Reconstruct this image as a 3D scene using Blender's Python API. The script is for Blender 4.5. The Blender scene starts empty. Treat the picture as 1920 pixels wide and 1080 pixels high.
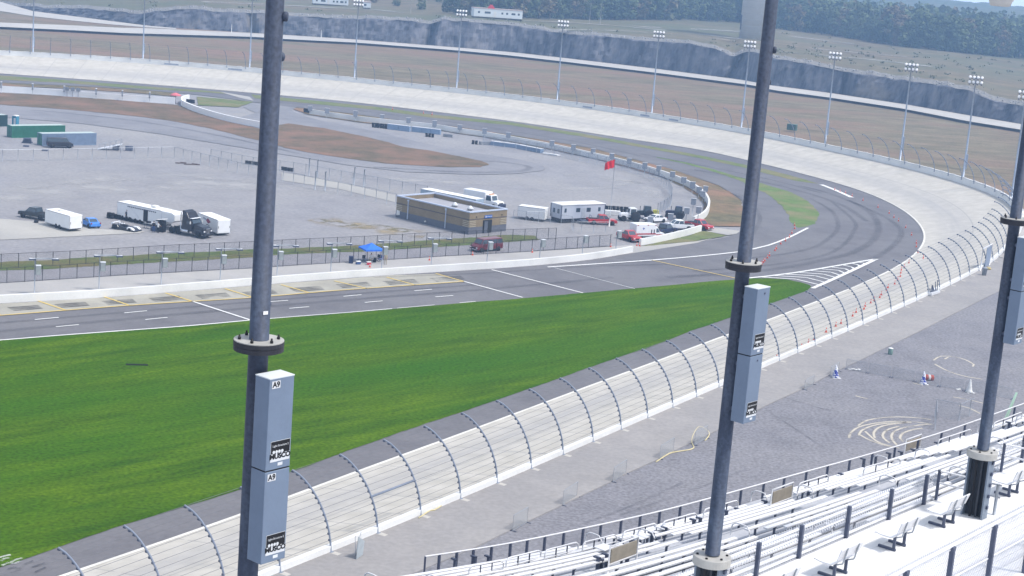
import bpy, bmesh, math, random
from mathutils import Vector, Matrix, noise
from mathutils.geometry import tessellate_polygon
random.seed(7)
SC = bpy.context.scene
COL = SC.collection
R = math.radians
# ------------------------------------------------------------------ camera
CF, CP, CR, CH = 3100.0, 0.202172669, 0.0788356584, 48.0
_f = Vector((0, math.cos(CP), -math.sin(CP)))
_r0 = Vector((1, 0, 0)); _u0 = _r0.cross(_f)
_r = _r0*math.cos(CR)+_u0*math.sin(CR); _u = -_r0*math.sin(CR)+_u0*math.cos(CR)
CAM = Vector((0, 0, CH))
def ray(x, y): return _f+_r*((x-960)/CF)-_u*((y-540)/CF)
def G(x, y, z=0.0):
    """world point on the horizontal plane z that the photograph shows at pixel x,y"""
    d = ray(x, y); return CAM+d*((z-CH)/d.z)
def G2(p, z=0.0): return G(p[0], p[1], z)
def P(v):
    d = Vector(v)-CAM; w = d.dot(_f); return 960+CF*d.dot(_r)/w, 540-CF*d.dot(_u)/w
def ZY(X, Y, y):
    lo, hi = -20.0, 75.0
    for _ in range(50):
        m = (lo+hi)/2
        if P((X, Y, m))[1] > y: lo = m
        else: hi = m
    return (lo+hi)/2
cd = bpy.data.cameras.new('camera'); co = bpy.data.objects.new('camera', cd); COL.objects.link(co)
co.matrix_world = Matrix(((_r.x, _u.x, -_f.x, 0), (_r.y, _u.y, -_f.y, 0), (_r.z, _u.z, -_f.z, CH), (0, 0, 0, 1)))
cd.sensor_width = 36; cd.lens = CF*36/1920; cd.clip_start = .5; cd.clip_end = 9000
SC.camera = co
# ------------------------------------------------------------------ materials
MATS = {}
def nodes(name):
    m = bpy.data.materials.new(name); m.use_nodes = True; return m, m.node_tree.nodes, m.node_tree.links, m.node_tree.nodes['Principled BSDF']
def rgb(c): return (c[0], c[1], c[2], 1)
def M(name, c, rough=.6, metal=0.0, var=.14, scale=2.0, c2=None, bump=0.0, stretch=None, c3=None, s3=.05, spec=.3, fine=0.0, coord='Object'):
    """procedural surface: two tones mixed by noise, an optional third tone in large patches, optional bump"""
    if name in MATS: return MATS[name]
    m, N, L, b = nodes(name)
    tc = N.new('ShaderNodeTexCoord'); mp = N.new('ShaderNodeMapping')
    L.new(tc.outputs[coord], mp.inputs[0])
    if stretch: mp.inputs['Scale'].default_value = stretch
    nz = N.new('ShaderNodeTexNoise'); nz.inputs['Scale'].default_value = scale; nz.inputs['Detail'].default_value = 7; nz.inputs['Roughness'].default_value = .62
    L.new(mp.outputs[0], nz.inputs['Vector'])
    rp = N.new('ShaderNodeMapRange'); rp.inputs[1].default_value = .3; rp.inputs[2].default_value = .7
    L.new(nz.outputs['Fac'], rp.inputs[0])
    mx = N.new('ShaderNodeMix'); mx.data_type = 'RGBA'
    a = tuple(v*(1-var) for v in c); d = c2 if c2 else tuple(min(1, v*(1+var)) for v in c)
    mx.inputs[6].default_value = rgb(a); mx.inputs[7].default_value = rgb(d)
    L.new(rp.outputs[0], mx.inputs[0]); out = mx.outputs[2]
    if c3:
        n3 = N.new('ShaderNodeTexNoise'); n3.inputs['Scale'].default_value = s3; n3.inputs['Detail'].default_value = 5; n3.inputs['Roughness'].default_value = .6
        L.new(mp.outputs[0], n3.inputs['Vector'])
        r3 = N.new('ShaderNodeMapRange'); r3.inputs[1].default_value = .42; r3.inputs[2].default_value = .66
        L.new(n3.outputs['Fac'], r3.inputs[0])
        m3 = N.new('ShaderNodeMix'); m3.data_type = 'RGBA'; m3.inputs[7].default_value = rgb(c3)
        L.new(r3.outputs[0], m3.inputs[0]); L.new(out, m3.inputs[6]); out = m3.outputs[2]
    if fine:
        n4 = N.new('ShaderNodeTexNoise'); n4.inputs['Scale'].default_value = scale*9; n4.inputs['Detail'].default_value = 3
        L.new(tc.outputs[coord], n4.inputs['Vector'])
        r4 = N.new('ShaderNodeMapRange'); r4.inputs[1].default_value = .25; r4.inputs[2].default_value = .75; r4.inputs[3].default_value = 1-fine; r4.inputs[4].default_value = 1+fine
        L.new(n4.outputs['Fac'], r4.inputs[0])
        m4 = N.new('ShaderNodeMix'); m4.data_type = 'RGBA'; m4.blend_type = 'MULTIPLY'; m4.inputs[0].default_value = 1
        L.new(out, m4.inputs[6]); L.new(r4.outputs[0], m4.inputs[7]); out = m4.outputs[2]
    L.new(out, b.inputs['Base Color'])
    b.inputs['Roughness'].default_value = rough; b.inputs['Metallic'].default_value = metal; b.inputs['Specular IOR Level'].default_value = spec
    if bump:
        bp = N.new('ShaderNodeBump'); bp.inputs['Strength'].default_value = bump; bp.inputs['Distance'].default_value = .05
        L.new(nz.outputs['Fac'], bp.inputs['Height']); L.new(bp.outputs[0], b.inputs['Normal'])
    MATS[name] = m; return m
def glass(name, c=(.03, .045, .06), rough=.08):
    if name in MATS: return MATS[name]
    m, N, L, b = nodes(name); nz = N.new('ShaderNodeTexNoise'); nz.inputs['Scale'].default_value = 1.5
    mx = N.new('ShaderNodeMix'); mx.data_type = 'RGBA'; mx.inputs[6].default_value = rgb(c); mx.inputs[7].default_value = rgb(tuple(v*1.8 for v in c))
    L.new(nz.outputs['Fac'], mx.inputs[0]); L.new(mx.outputs[2], b.inputs['Base Color'])
    b.inputs['Roughness'].default_value = rough; b.inputs['Specular IOR Level'].default_value = .7
    MATS[name] = m; return m
def mesh_mat(name, c, cover, cell=.06, metal=.6):
    """woven wire: diamonds of open air between wires, covering about the given share"""
    if name in MATS: return MATS[name]
    m, N, L, b = nodes(name)
    b.inputs['Base Color'].default_value = rgb(c); b.inputs['Roughness'].default_value = .5; b.inputs['Metallic'].default_value = metal
    uv = N.new('ShaderNodeUVMap'); sp = N.new('ShaderNodeSeparateXYZ'); L.new(uv.outputs[0], sp.inputs[0])
    def mth(op, a, v=None, c2=None):
        q = N.new('ShaderNodeMath'); q.operation = op; L.new(a, q.inputs[0])
        if v is not None:
            if isinstance(v, (int, float)): q.inputs[1].default_value = v
            else: L.new(v, q.inputs[1])
        return q.outputs[0]
    fs = []
    for op in ('ADD', 'SUBTRACT'):
        s = mth(op, sp.outputs[0], sp.outputs[1]); s = mth('MULTIPLY', s, 1/cell); s = mth('FRACT', s); s = mth('LESS_THAN', s, cover/2); fs.append(s)
    tot = mth('MAXIMUM', fs[0], fs[1])
    tr = N.new('ShaderNodeBsdfTransparent'); ms = N.new('ShaderNodeMixShader')
    L.new(tot, ms.inputs[0]); L.new(tr.outputs[0], ms.inputs[1]); L.new(b.outputs[0], ms.inputs[2])
    L.new(ms.outputs[0], N['Material Output'].inputs['Surface'])
    MATS[name] = m; return m
def ground_mark(name, c, alpha, rough=.8, scale=.6, lo=.35, hi=.7):
    """worn paint or rubber: patchy cover over the surface below"""
    if name in MATS: return MATS[name]
    m, N, L, b = nodes(name)
    b.inputs['Base Color'].default_value = rgb(c); b.inputs['Roughness'].default_value = rough
    tc = N.new('ShaderNodeTexCoord'); nz = N.new('ShaderNodeTexNoise'); nz.inputs['Scale'].default_value = scale; nz.inputs['Detail'].default_value = 6
    L.new(tc.outputs['Object'], nz.inputs['Vector'])
    mr = N.new('ShaderNodeMapRange'); mr.inputs[1].default_value = lo; mr.inputs[2].default_value = hi; mr.inputs[3].default_value = 0; mr.inputs[4].default_value = alpha
    L.new(nz.outputs['Fac'], mr.inputs[0])
    uv = N.new('ShaderNodeUVMap'); sp = N.new('ShaderNodeSeparateXYZ'); L.new(uv.outputs[0], sp.inputs[0])
    e = N.new('ShaderNodeMath'); e.operation = 'PINGPONG'; e.inputs[1].default_value = .5; L.new(sp.outputs[1], e.inputs[0])
    e2 = N.new('ShaderNodeMapRange'); e2.inputs[1].default_value = 0; e2.inputs[2].default_value = .3; L.new(e.outputs[0], e2.inputs[0])
    mu = N.new('ShaderNodeMath'); mu.operation = 'MULTIPLY'; L.new(mr.outputs[0], mu.inputs[0]); L.new(e2.outputs[0], mu.inputs[1])
    tr = N.new('ShaderNodeBsdfTransparent'); ms = N.new('ShaderNodeMixShader')
    L.new(mu.outputs[0], ms.inputs[0]); L.new(tr.outputs[0], ms.inputs[1]); L.new(b.outputs[0], ms.inputs[2])
    L.new(ms.outputs[0], N['Material Output'].inputs['Surface'])
    MATS[name] = m; return m
# ------------------------------------------------------------------ mesh builder
class MB:
    def __init__(s): s.bm = bmesh.new(); s.uv = s.bm.loops.layers.uv.new('UVMap'); s.mi = 0; s.mats = []
    def mat(s, m):
        if m not in s.mats: s.mats.append(m)
        s.mi = s.mats.index(m); return s
    def face(s, pts, uvs=None):
        vs = [s.bm.verts.new(p) for p in pts]
        f = s.bm.faces.new(vs); f.material_index = s.mi
        if uvs:
            for l, u in zip(f.loops, uvs): l[s.uv].uv = u
        return f
    def box(s, c, d, rz=0.0, bevel=0.0, mtx=None):
        """box of size d centred on c"""
        b = bmesh.new(); bmesh.ops.create_cube(b, size=1)
        bmesh.ops.scale(b, vec=d, verts=b.verts)
        if bevel: bmesh.ops.bevel(b, geom=b.edges[:], offset=bevel, segments=2, affect='EDGES', profile=.5)
        mm = mtx if mtx is not None else Matrix.Translation(c) @ Matrix.Rotation(rz, 4, 'Z')
        s.add(b, mm); return s
    def add(s, b, mm):
        vm = {v: s.bm.verts.new(mm @ v.co) for v in b.verts}
        for f in b.faces:
            try:
                g = s.bm.faces.new([vm[v] for v in f.verts]); g.material_index = s.mi; g.smooth = f.smooth
            except ValueError: pass
        b.free()
    def prism(s, poly, w, axis='Y', bevel=0.0, top=None, mtx=None):
        """side outline (x,z) pushed out to +-w/2 along y; top=(z0,inset) draws the sides in above z0"""
        b = bmesh.new()
        def yy(x, z, sg):
            y = w/2
            if top and z > top[0]: y -= top[1]*(z-top[0])/max(.01, max(q[1] for q in poly)-top[0])
            return sg*y
        A = [b.verts.new((x, yy(x, z, -1), z)) for x, z in poly]; B = [b.verts.new((x, yy(x, z, 1), z)) for x, z in poly]
        n = len(poly)
        b.faces.new(A); b.faces.new(B[::-1])
        for i in range(n): b.faces.new((A[i], B[i], B[(i+1) % n], A[(i+1) % n]))
        bmesh.ops.recalc_face_normals(b, faces=b.faces)
        if bevel: bmesh.ops.bevel(b, geom=b.edges[:], offset=bevel, segments=2, affect='EDGES', profile=.5)
        s.add(b, mtx if mtx is not None else Matrix.Identity(4)); return s
    def tube(s, pts, r, n=8, cap=True, r2=None):
        pts = [Vector(p) for p in pts]; rings = []
        for i, p in enumerate(pts):
            t = (pts[min(i+1, len(pts)-1)]-pts[max(i-1, 0)]).normalized()
            a = t.cross(Vector((0, 0, 1)))
            if a.length < .05: a = t.cross(Vector((0, 1, 0)))
            a.normalize(); c = a.cross(t)
            q = r if r2 is None else r+(r2-r)*i/(len(pts)-1)
            rings.append([s.bm.verts.new(p+a*q*math.cos(2*math.pi*k/n)+c*q*math.sin(2*math.pi*k/n)) for k in range(n)])
        for i in range(len(rings)-1):
            for k in range(n):
                f = s.bm.faces.new((rings[i][k], rings[i][(k+1) % n], rings[i+1][(k+1) % n], rings[i+1][k])); f.material_index = s.mi; f.smooth = n > 5
        if cap:
            f = s.bm.faces.new(rings[0]); f.material_index = s.mi
            f = s.bm.faces.new(rings[-1][::-1]); f.material_index = s.mi
        return s
    def lathe(s, prof, n=20, mtx=None, smooth=True):
        """(r,z) outline turned about z"""
        mm = mtx if mtx is not None else Matrix.Identity(4); rings = []
        for r, z in prof:
            rings.append([s.bm.verts.new(mm @ Vector((max(r, .0005)*math.cos(2*math.pi*k/n), max(r, .0005)*math.sin(2*math.pi*k/n), z))) for k in range(n)])
        for i in range(len(rings)-1):
            for k in range(n):
                f = s.bm.faces.new((rings[i][k], rings[i][(k+1) % n], rings[i+1][(k+1) % n], rings[i+1][k])); f.material_index = s.mi; f.smooth = smooth
        for q in (rings[0][::-1], rings[-1]):
            f = s.bm.faces.new(q); f.material_index = s.mi
        return s
    def wheel(s, x, y, r, w, tyre, rim):
        mt = Matrix.Translation((x, y, r)) @ Matrix.Rotation(R(90), 4, 'X')
        s.mat(tyre).lathe([(r*.62, -w/2), (r*.93, -w/2), (r, -w*.32), (r, w*.32), (r*.93, w/2), (r*.62, w/2)], 18, mt)
        s._rim = (x, y, r, w, rim); return s
    def build(s, name, parent=None, loc=None, rz=0.0, mats=None, smooth=False, recalc=False, link=True):
        if recalc: bmesh.ops.recalc_face_normals(s.bm, faces=s.bm.faces)
        me = bpy.data.meshes.new(name); s.bm.to_mesh(me); s.bm.free()
        for m in (mats or s.mats): me.materials.append(m)
        if smooth:
            for p in me.polygons: p.use_smooth = True
        o = bpy.data.objects.new(name, me)
        if link: COL.objects.link(o)
        if parent: o.parent = parent
        if loc is not None: o.location = loc
        o.rotation_euler.z = rz
        if getattr(s, '_rim', None):
            x, y, r, w, rim = s._rim; q = MB().mat(rim)
            q.lathe([(r*.1, -w*.46), (r*.62, -w*.42), (r*.63, 0), (r*.62, w*.42), (r*.1, w*.46)], 14, Matrix.Translation((x, y, r)) @ Matrix.Rotation(R(90), 4, 'X')); q.build('rim', o)
        return o
def tag(o, label=None, cat=None, group=None, kind=None):
    if label: o['label'] = label
    if cat: o['category'] = cat
    if group: o['group'] = group
    if kind: o['kind'] = kind
    return o
def thing(name, label, cat, loc=(0, 0, 0), rz=0.0, group=None):
    o = bpy.data.objects.new(name, None); COL.objects.link(o); o.empty_display_size = .3
    o.location = loc; o.rotation_euler.z = rz
    return tag(o, label, cat, group)
def copy_tree(o, parent=None, loc=None, rz=None):
    c = o.copy(); COL.objects.link(c); c.parent = parent
    for ch in o.children: copy_tree(ch, c)
    if loc is not None: c.location = loc
    if rz is not None: c.rotation_euler.z = rz
    return c
def struct(o, kind='structure'): o['kind'] = kind; return o
ORD = ['first', 'second', 'third', 'fourth', 'fifth', 'sixth', 'seventh', 'eighth', 'ninth', 'tenth', 'eleventh', 'twelfth', 'thirteenth', 'fourteenth', 'fifteenth', 'sixteenth', 'seventeenth', 'eighteenth', 'nineteenth', 'twentieth', 'twenty-first', 'twenty-second', 'twenty-third', 'twenty-fourth', 'twenty-fifth', 'twenty-sixth', 'twenty-seventh', 'twenty-eighth', 'twenty-ninth', 'thirtieth']
def nth(i, n=0):
    if i < len(ORD): return ORD[i]
    return '%dth' % (i+1)
def text(s, size, mat, parent, mtx, name='lettering', ext=.004, align='CENTER', sx=1.0, bold=0.0):
    cu = bpy.data.curves.new(name, 'FONT'); cu.body = s; cu.size = size; cu.extrude = ext; cu.offset = bold; cu.align_x = align; cu.align_y = 'CENTER'
    o = bpy.data.objects.new(name, cu); COL.objects.link(o)
    dg = bpy.context.evaluated_depsgraph_get(); dg.update()
    me = bpy.data.meshes.new_from_object(o.evaluated_get(dg)); COL.objects.unlink(o); bpy.data.objects.remove(o)
    me.transform(mtx @ Matrix.Diagonal((sx, 1, 1, 1))); me.materials.clear(); me.materials.append(mat)
    q = bpy.data.objects.new(name, me); COL.objects.link(q); q.parent = parent; return q
# ------------------------------------------------------------------ curves
def cr(pts, step):
    """smooth curve through points, resampled about every step metres"""
    pts = [Vector(p) for p in pts]; out = []
    for i in range(len(pts)-1):
        a = pts[max(i-1, 0)]; b = pts[i]; c = pts[i+1]; d = pts[min(i+2, len(pts)-1)]
        n = max(1, int((c-b).length/step))
        for k in range(n):
            t = k/n
            out.append(.5*((2*b)+(c-a)*t+(2*a-5*b+4*c-d)*t*t+(3*b-a-3*c+d)*t**3))
    out.append(pts[-1]); return out
def resample(pts, step):
    out = [Vector(pts[0])]; need = step
    for i in range(len(pts)-1):
        a, b = Vector(pts[i]), Vector(pts[i+1]); l = (b-a).length; t = need
        while t <= l and l > 0:
            out.append(a+(b-a)*(t/l)); t += step
        need = t-l
    return out
def smooth_line(pts, it=3):
    pts = [Vector(p) for p in pts]
    for _ in range(it): pts = [pts[0]]+[(pts[i-1]+pts[i]*2+pts[i+1])/4 for i in range(1, len(pts)-1)]+[pts[-1]]
    return pts
def tang(pts, i):
    t = pts[min(i+1, len(pts)-1)]-pts[max(i-1, 0)]; t.z = 0; return t.normalized()
def tess(name, pts, mat):
    clean = [p for i, p in enumerate(pts) if (p-pts[i-1]).length > 1e-4]
    tri = tessellate_polygon([[Vector((p.x, p.y, 0)) for p in clean]])
    fs = []
    for t in tri:
        a, b, c = (clean[k] for k in t); n = (b-a).cross(c-a).z
        if abs(n) < 1e-6: continue
        fs.append(t if n > 0 else (t[0], t[2], t[1]))
    me = bpy.data.meshes.new(name); me.from_pydata([tuple(p) for p in clean], [], fs); me.update(); me.materials.append(mat); return me
def ragged(pts, amp, step=.7):
    out = []
    for i in range(len(pts)):
        a, b = pts[i], pts[(i+1) % len(pts)]; n = max(1, min(160, int((b-a).length/step)))
        for k in range(n):
            p = a.lerp(b, k/n); out.append(p+Vector((noise.noise(p*1.1), noise.noise(p*1.1+Vector((9, 4, 0))), 0))*amp+Vector((noise.noise(p*.23), noise.noise(p*.23+Vector((3, 8, 0))), 0))*amp*1.3)
    return out
def sheet(name, px, z, mat, smooth_step=None, kind='structure', world=False, solid=0.0, rag=0.0):
    pts = [Vector((p[0], p[1], z)) if world else G(p[0], p[1], z) for p in px]
    if smooth_step:
        q = cr(pts+[pts[0]], smooth_step)[:-1]; pts = q
    if rag: pts = ragged(pts, rag)
    o0 = sum(pts, Vector())/len(pts)
    me = tess(name, [p-o0 for p in pts], mat)
    o = bpy.data.objects.new(name, me); COL.objects.link(o); o.location = o0
    return struct(o, kind)
def ribbon(mb, pts, w, z=None, vdir=True):
    """flat strip of width w along pts, uv u in metres and v across"""
    pts = [Vector(p) for p in pts]; L_ = 0; prev = None
    for i, p in enumerate(pts):
        t = tang(pts, i); n = Vector((-t.y, t.x, 0))
        a, b = p+n*w/2, p-n*w/2
        if prev:
            l2 = L_+(p-pts[i-1]).length
            mb.face([prev[1], b, a, prev[0]], [(L_, 0), (l2, 0), (l2, 1), (L_, 1)]); L_ = l2
        prev = (a, b)
    return mb
def ipl(tab, x):
    """linear table lookup with extrapolation"""
    if x <= tab[0][0]: i = 0
    elif x >= tab[-1][0]: i = len(tab)-2
    else: i = max(k for k in range(len(tab)-1) if tab[k][0] <= x)
    (x0, y0), (x1, y1) = tab[i], tab[i+1]
    return y0+(y1-y0)*(x-x0)/(x1-x0)
HAZE, EXPO = 4.0e-4, 0.53
# ================================================================== SETTING
WHITE = M('white_paint', (.78, .78, .76), .5, var=.05, scale=.6)
CONC = M('pale_concrete', (.40, .385, .35), .85, var=.10, scale=.25, c3=(.33, .32, .30), s3=.06, fine=.06)
GRAVEL = M('grey_gravel', (.245, .24, .25), .95, var=.12, scale=.16, c3=(.29, .28, .275), s3=.035, fine=.16)
ASPH = M('worn_asphalt', (.135, .13, .138), .85, var=.12, scale=.2, c3=(.165, .16, .165), s3=.05, fine=.10)
DRY = M('dry_grass', (.105, .10, .045), .95, var=.30, scale=.4, c2=(.19, .155, .08), c3=(.25, .145, .085), s3=.06, fine=.3, bump=.4)
GREENDRY = M('rough_grass', (.12, .155, .05), .95, var=.30, scale=.5, c3=(.20, .17, .08), s3=.09, fine=.3, bump=.4)
DIRT = M('red_dirt_grass', (.105, .090, .045), .95, var=.25, scale=.3, c2=(.165, .115, .068), c3=(.215, .125, .08), s3=.085, fine=.25, bump=.4)
# mown lawn: streaks run along the straight
LAWN = M('mown_lawn', (.036, .096, .001), .95, var=.20, scale=.30, c2=(.088, .155, .003), c3=(.034, .104, .002), s3=.07, fine=.40, bump=.5, spec=0.0)
mp = [n for n in LAWN.node_tree.nodes if n.type == 'MAPPING'][0]; _d = G(420, 731)-G(300, 750); mp.vector_type = 'TEXTURE'; mp.inputs['Rotation'].default_value = (0, 0, math.atan2(_d.y, _d.x)); mp.inputs['Scale'].default_value = (4.5, .75, 1)

# base ground
gb = MB().mat(GRAVEL)
gb.face([(-900, -300, -.25), (900, -300, -.25), (900, 470, -.25), (-900, 470, -.25)])
struct(gb.build('ground'))

INNER = [(-300, 117), (0, 138), (250, 156), (475, 174.5), (655, 191), (805, 208.5), (960, 227.5), (1085, 246), (1185, 262), (1285, 276), (1335, 285), (1385, 297), (1440, 310), (1502, 325), (1552, 339), (1595, 351), (1635, 365), (1665, 379), (1690, 392), (1712, 409), (1727, 425), (1734, 442), (1732, 455), (1722, 470), (1700, 489), (1665, 509), (1602, 538), (1515, 571), (1440, 600), (1367, 626), (1292, 654), (1200, 689), (1095, 727), (960, 777), (847, 820), (687, 877), (544, 930), (395, 986), (112, 1080), (-120, 1160)]
ASPH_FAR = [(-200, 581), (0, 569), (212, 556.5), (516, 532), (730, 516), (960, 501), (1080, 490), (1195, 473), (1307, 455), (1365, 444), (1387, 434), (1394, 427), (1395, 390), (1392, 377), (1380, 367), (1347, 347), (1297, 330), (1260, 317), (1222, 307), (1172, 294), (1110, 277.5), (1035, 265), (955, 252), (855, 237), (755, 226), (655, 212), (555, 201), (480, 192), (420, 183.5), (375, 178), (250, 167), (125, 160), (0, 154.5), (-300, 135)]
sheet('infield_ground', [(-500, 190), (-300, 128), (0, 146), (475, 184), (960, 240), (1285, 290), (1502, 335), (1640, 380), (1690, 430), (1600, 520), (1200, 670), (700, 850), (100, 1060), (-500, 1100)], -.12, GRAVEL)
sheet('asphalt', ASPH_FAR+INNER[:1]+[(p[0], p[1]-.8) if i < 19 else (p[0]+.8, p[1]+.6) for i, p in enumerate(INNER[1:])]+[(-500, 1120)], 0, ASPH)
sheet('infield_road', [(555, 199), (547, 207), (567, 217), (605, 227), (655, 237), (705, 246), (780, 265), (860, 282), (910, 290), (960, 296.5), (997, 304), (1018, 311), (1024, 316), (1016, 320), (972, 325), (922, 327), (860, 326), (760, 322), (650, 309), (540, 291), (480, 281), (420, 271), (300, 251), (150, 231), (0, 219), (-300, 205), (-300, 183), (0, 182), (300, 197), (440, 222), (480, 212), (455, 200), (470, 193)], -.03, M('infield_asphalt', (.20, .198, .212), .85, var=.09, scale=.2, c3=(.245, .24, .25), s3=.05, fine=.1), rag=.2)
sheet('dirt_island', [(-300, 160), (0, 174), (100, 179), (200, 186), (300, 194), (335, 197), (375, 213), (450, 233), (490, 242), (540, 231), (605, 240), (680, 255), (730, 267), (755, 275), (805, 282), (855, 292), (905, 302), (916, 309), (900, 313), (830, 313), (730, 307), (630, 294), (580, 286), (530, 276), (480, 262), (400, 242), (325, 227), (250, 217), (125, 205), (0, 196), (-300, 178)], .03, DIRT, rag=.35)
sheet('grass_verge', [(0, 155), (125, 160.5), (250, 167.5), (330, 174.5), (330, 181), (250, 173.5), (125, 165.5), (0, 160.5), (-300, 142), (-300, 136.5)], .03, DRY, rag=.35)
sheet('grass_verge', [(370, 181), (475, 190.5), (462, 196), (445, 201), (370, 197)], .03, GREENDRY, rag=.35)
sheet('grass_strip', [(-300, 121), (0, 141.5), (125, 150), (250, 160), (375, 169), (412, 172), (425, 176), (375, 172.5), (250, 165.5), (125, 155.5), (0, 149.5), (-300, 131)], .03, GREENDRY, rag=.35)
sheet('grass_strip', [(470, 177), (705, 200), (805, 214), (960, 229.5), (1085, 249), (1197, 270), (1285, 286), (1385, 306), (1440, 318), (1490, 331), (1536, 345), (1490, 338.5), (1440, 326), (1385, 312), (1285, 291), (1197, 275), (1085, 255), (960, 235), (805, 220), (705, 206), (478, 184)], .03, GREENDRY, rag=.35)
sheet('grass_island', [(1230, 294), (1285, 304.5), (1335, 316.5), (1385, 332), (1430, 344.5), (1477, 358), (1507, 372), (1527, 387), (1536, 402), (1530, 415), (1515, 425), (1497, 427), (1485, 420), (1477, 402), (1465, 385), (1452, 373), (1435, 362), (1410, 350), (1385, 337.5), (1335, 321), (1285, 307), (1230, 295.5)], .03, M('island_grass', (.105, .17, .04), .95, var=.25, scale=.4, c3=(.20, .18, .085), s3=.12, fine=.3, bump=.4), rag=.35)
sheet('grass_verge', [(555, 201.5), (655, 212.5), (755, 226.5), (855, 237.5), (955, 252.5), (1035, 265.5), (1110, 278), (1172, 294.5), (1222, 307.5), (1260, 317.5), (1297, 330.5), (1347, 347.5), (1379, 367), (1391, 377), (1394, 390), (1393, 424), (1340, 424), (1316, 413), (1322, 398), (1319, 380), (1300, 362), (1280, 349), (1235, 330), (1185, 316), (1110, 296), (1047, 283), (985, 271), (910, 257), (860, 250), (805, 241), (680, 230), (580, 215), (552, 205)], .03, DRY, rag=.35)
sheet('grass_verge', [(1211, 460.8), (1228, 459), (1265, 455.5), (1307, 451.5), (1338, 445.5), (1364, 441.5), (1325, 434), (1319, 433), (1286, 442.5), (1244, 452.5), (1203, 461)], .03, GREENDRY, rag=.35)
sheet('concrete_pad', [(1195, 473.2), (1307, 455.2), (1338, 446), (1307, 452), (1265, 456), (1228, 459.6), (1201, 461.5), (1196, 466)], .015, CONC)
sheet('concrete_path', [(1316, 427), (1350, 428), (1388, 433), (1381, 438), (1365, 441), (1325, 433.5)], .045, CONC)
sheet('concrete_path', [(413, 172), (468, 181.5), (476, 189), (452, 184), (425, 176)], .045, CONC)
sheet('pit_stall_concrete', [(-200, 605), (0, 591), (242, 572), (475, 557.5), (630, 544.5), (870, 527.5), (822, 513), (730, 516.4), (516, 532.4), (212, 557), (0, 569.5), (-200, 581.5)], .02, M('stall_concrete', (.36, .345, .29), .85, var=.14, scale=.3, c3=(.30, .285, .24), s3=.12, fine=.08, stretch=(1, 1, 1)))
PITF = [(-200, 543), (15, 530.5), (110, 524.5), (232, 516.5), (375, 508.5), (482, 503), (537, 499), (640, 492.5), (736, 487), (830, 481), (960, 474), (1146, 462)]
sheet('pit_sidewalk', PITF+[(1200, 458), (1197, 473), (1080, 489.5), (960, 500.5), (730, 515.5), (516, 531.5), (212, 556), (0, 568.5), (-200, 580.5)], .02, M('sidewalk_concrete', (.385, .37, .35), .85, var=.08, scale=.3, c3=(.335, .325, .315), s3=.07, fine=.06))
sheet('service_path', [(-200, 520), (0, 507), (78, 505), (160, 499), (480, 482), (530, 477), (655, 472), (755, 467), (855, 461), (952, 454), (1007, 450), (1042, 450), (1146, 461)]+PITF[::-1][1:], .005, M('path_asphalt', (.235, .228, .24), .9, var=.1, scale=.3, fine=.1))
sheet('grass_strip', [(-200, 505), (0, 491), (78, 488), (160, 483), (480, 467), (530, 466), (630, 462), (730, 456), (805, 450), (930, 442), (960, 440), (1005, 442), (1009, 449), (952, 454), (855, 461), (755, 467), (655, 472), (530, 477), (480, 482), (160, 499.5), (78, 505), (0, 507.5), (-200, 520)], .03, M('strip_grass', (.085, .12, .03), .95, var=.3, scale=.5, c3=(.15, .125, .05), s3=.13, fine=.3, bump=.4), rag=.35)
sheet('concrete_pad', [(-200, 400), (0, 410), (75, 416), (150, 425), (200, 430), (272, 433), (262, 437), (175, 441), (75, 446), (0, 449.5), (-200, 460)], -.06, CONC, rag=.2)
sheet('concrete_lane', [(528, 323), (634, 341), (741, 366), (741, 379), (635, 354), (528, 338)], -.06, CONC)
DM = ground_mark('bare_earth', (.36, .29, .17), .75, .95, .25, .42, .62)
mb = MB().mat(DM)
ribbon(mb, [G(x, y, -.09) for x, y in [(590, 410), (650, 420), (700, 428), (760, 436), (800, 440)]], 9)
mb.mat(ground_mark('weeds', (.16, .15, .06), .8, .95, .5, .5, .66)); ribbon(mb, [G(x, y, -.075) for x, y in [(600, 411), (660, 424), (720, 425), (770, 434)]], 5)
mb.mat(ground_mark('pale_wear', (.46, .45, .44), .55, .95, .12, .42, .62))
for l, w in (([(0, 375), (200, 352), (400, 345), (700, 360)], 16), ([(30, 350), (300, 330), (500, 340)], 8), ([(640, 330), (800, 340), (960, 345)], 6), ([(1060, 330), (1200, 340), (1220, 370)], 7), ([(1000, 355), (1150, 350), (1240, 330)], 5)):
    ribbon(mb, cr([G(x, y, -.09) for x, y in l], 6), w)
struct(mb.build('bare_ground'))

# ------------------------------------------------------------------ lawn
sheet('lawn', [(-300, 664), (0, 638), (236, 620), (470, 600.5), (660, 586), (890, 566), (960, 561), (1095, 549), (1185, 541), (1280, 532.5), (1330, 527.5), (1380, 524), (1411, 521.9), (1440, 521.8), (1474, 523.5), (1500, 529), (1517.5, 534), (1521, 537), (1514, 544.5), (1474, 559), (1440, 571), (1370, 595), (1297, 620), (1255, 637), (1210, 654), (1160, 670), (1110, 687), (1055, 707), (960, 740), (755, 809), (642, 848), (575, 874), (457, 915), (337, 952), (212, 990), (82, 1035), (0, 1064), (-150, 1115), (-500, 1170)], .04, LAWN, rag=.10)
drain = MB().mat(M('drain_iron', (.012, .014, .012), .9, spec=.1)); drain.box((0, 0, .02), (2.4, .5, .06), bevel=.02)
for k in range(9): drain.box((-1.0+k*.25, 0, .055), (.05, .44, .02))
d0 = G(257, 684, .045); tag(drain.build('drain_grate', loc=d0, rz=R(12)), 'dark slotted drain grate set in the green lawn', 'drain')

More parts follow.
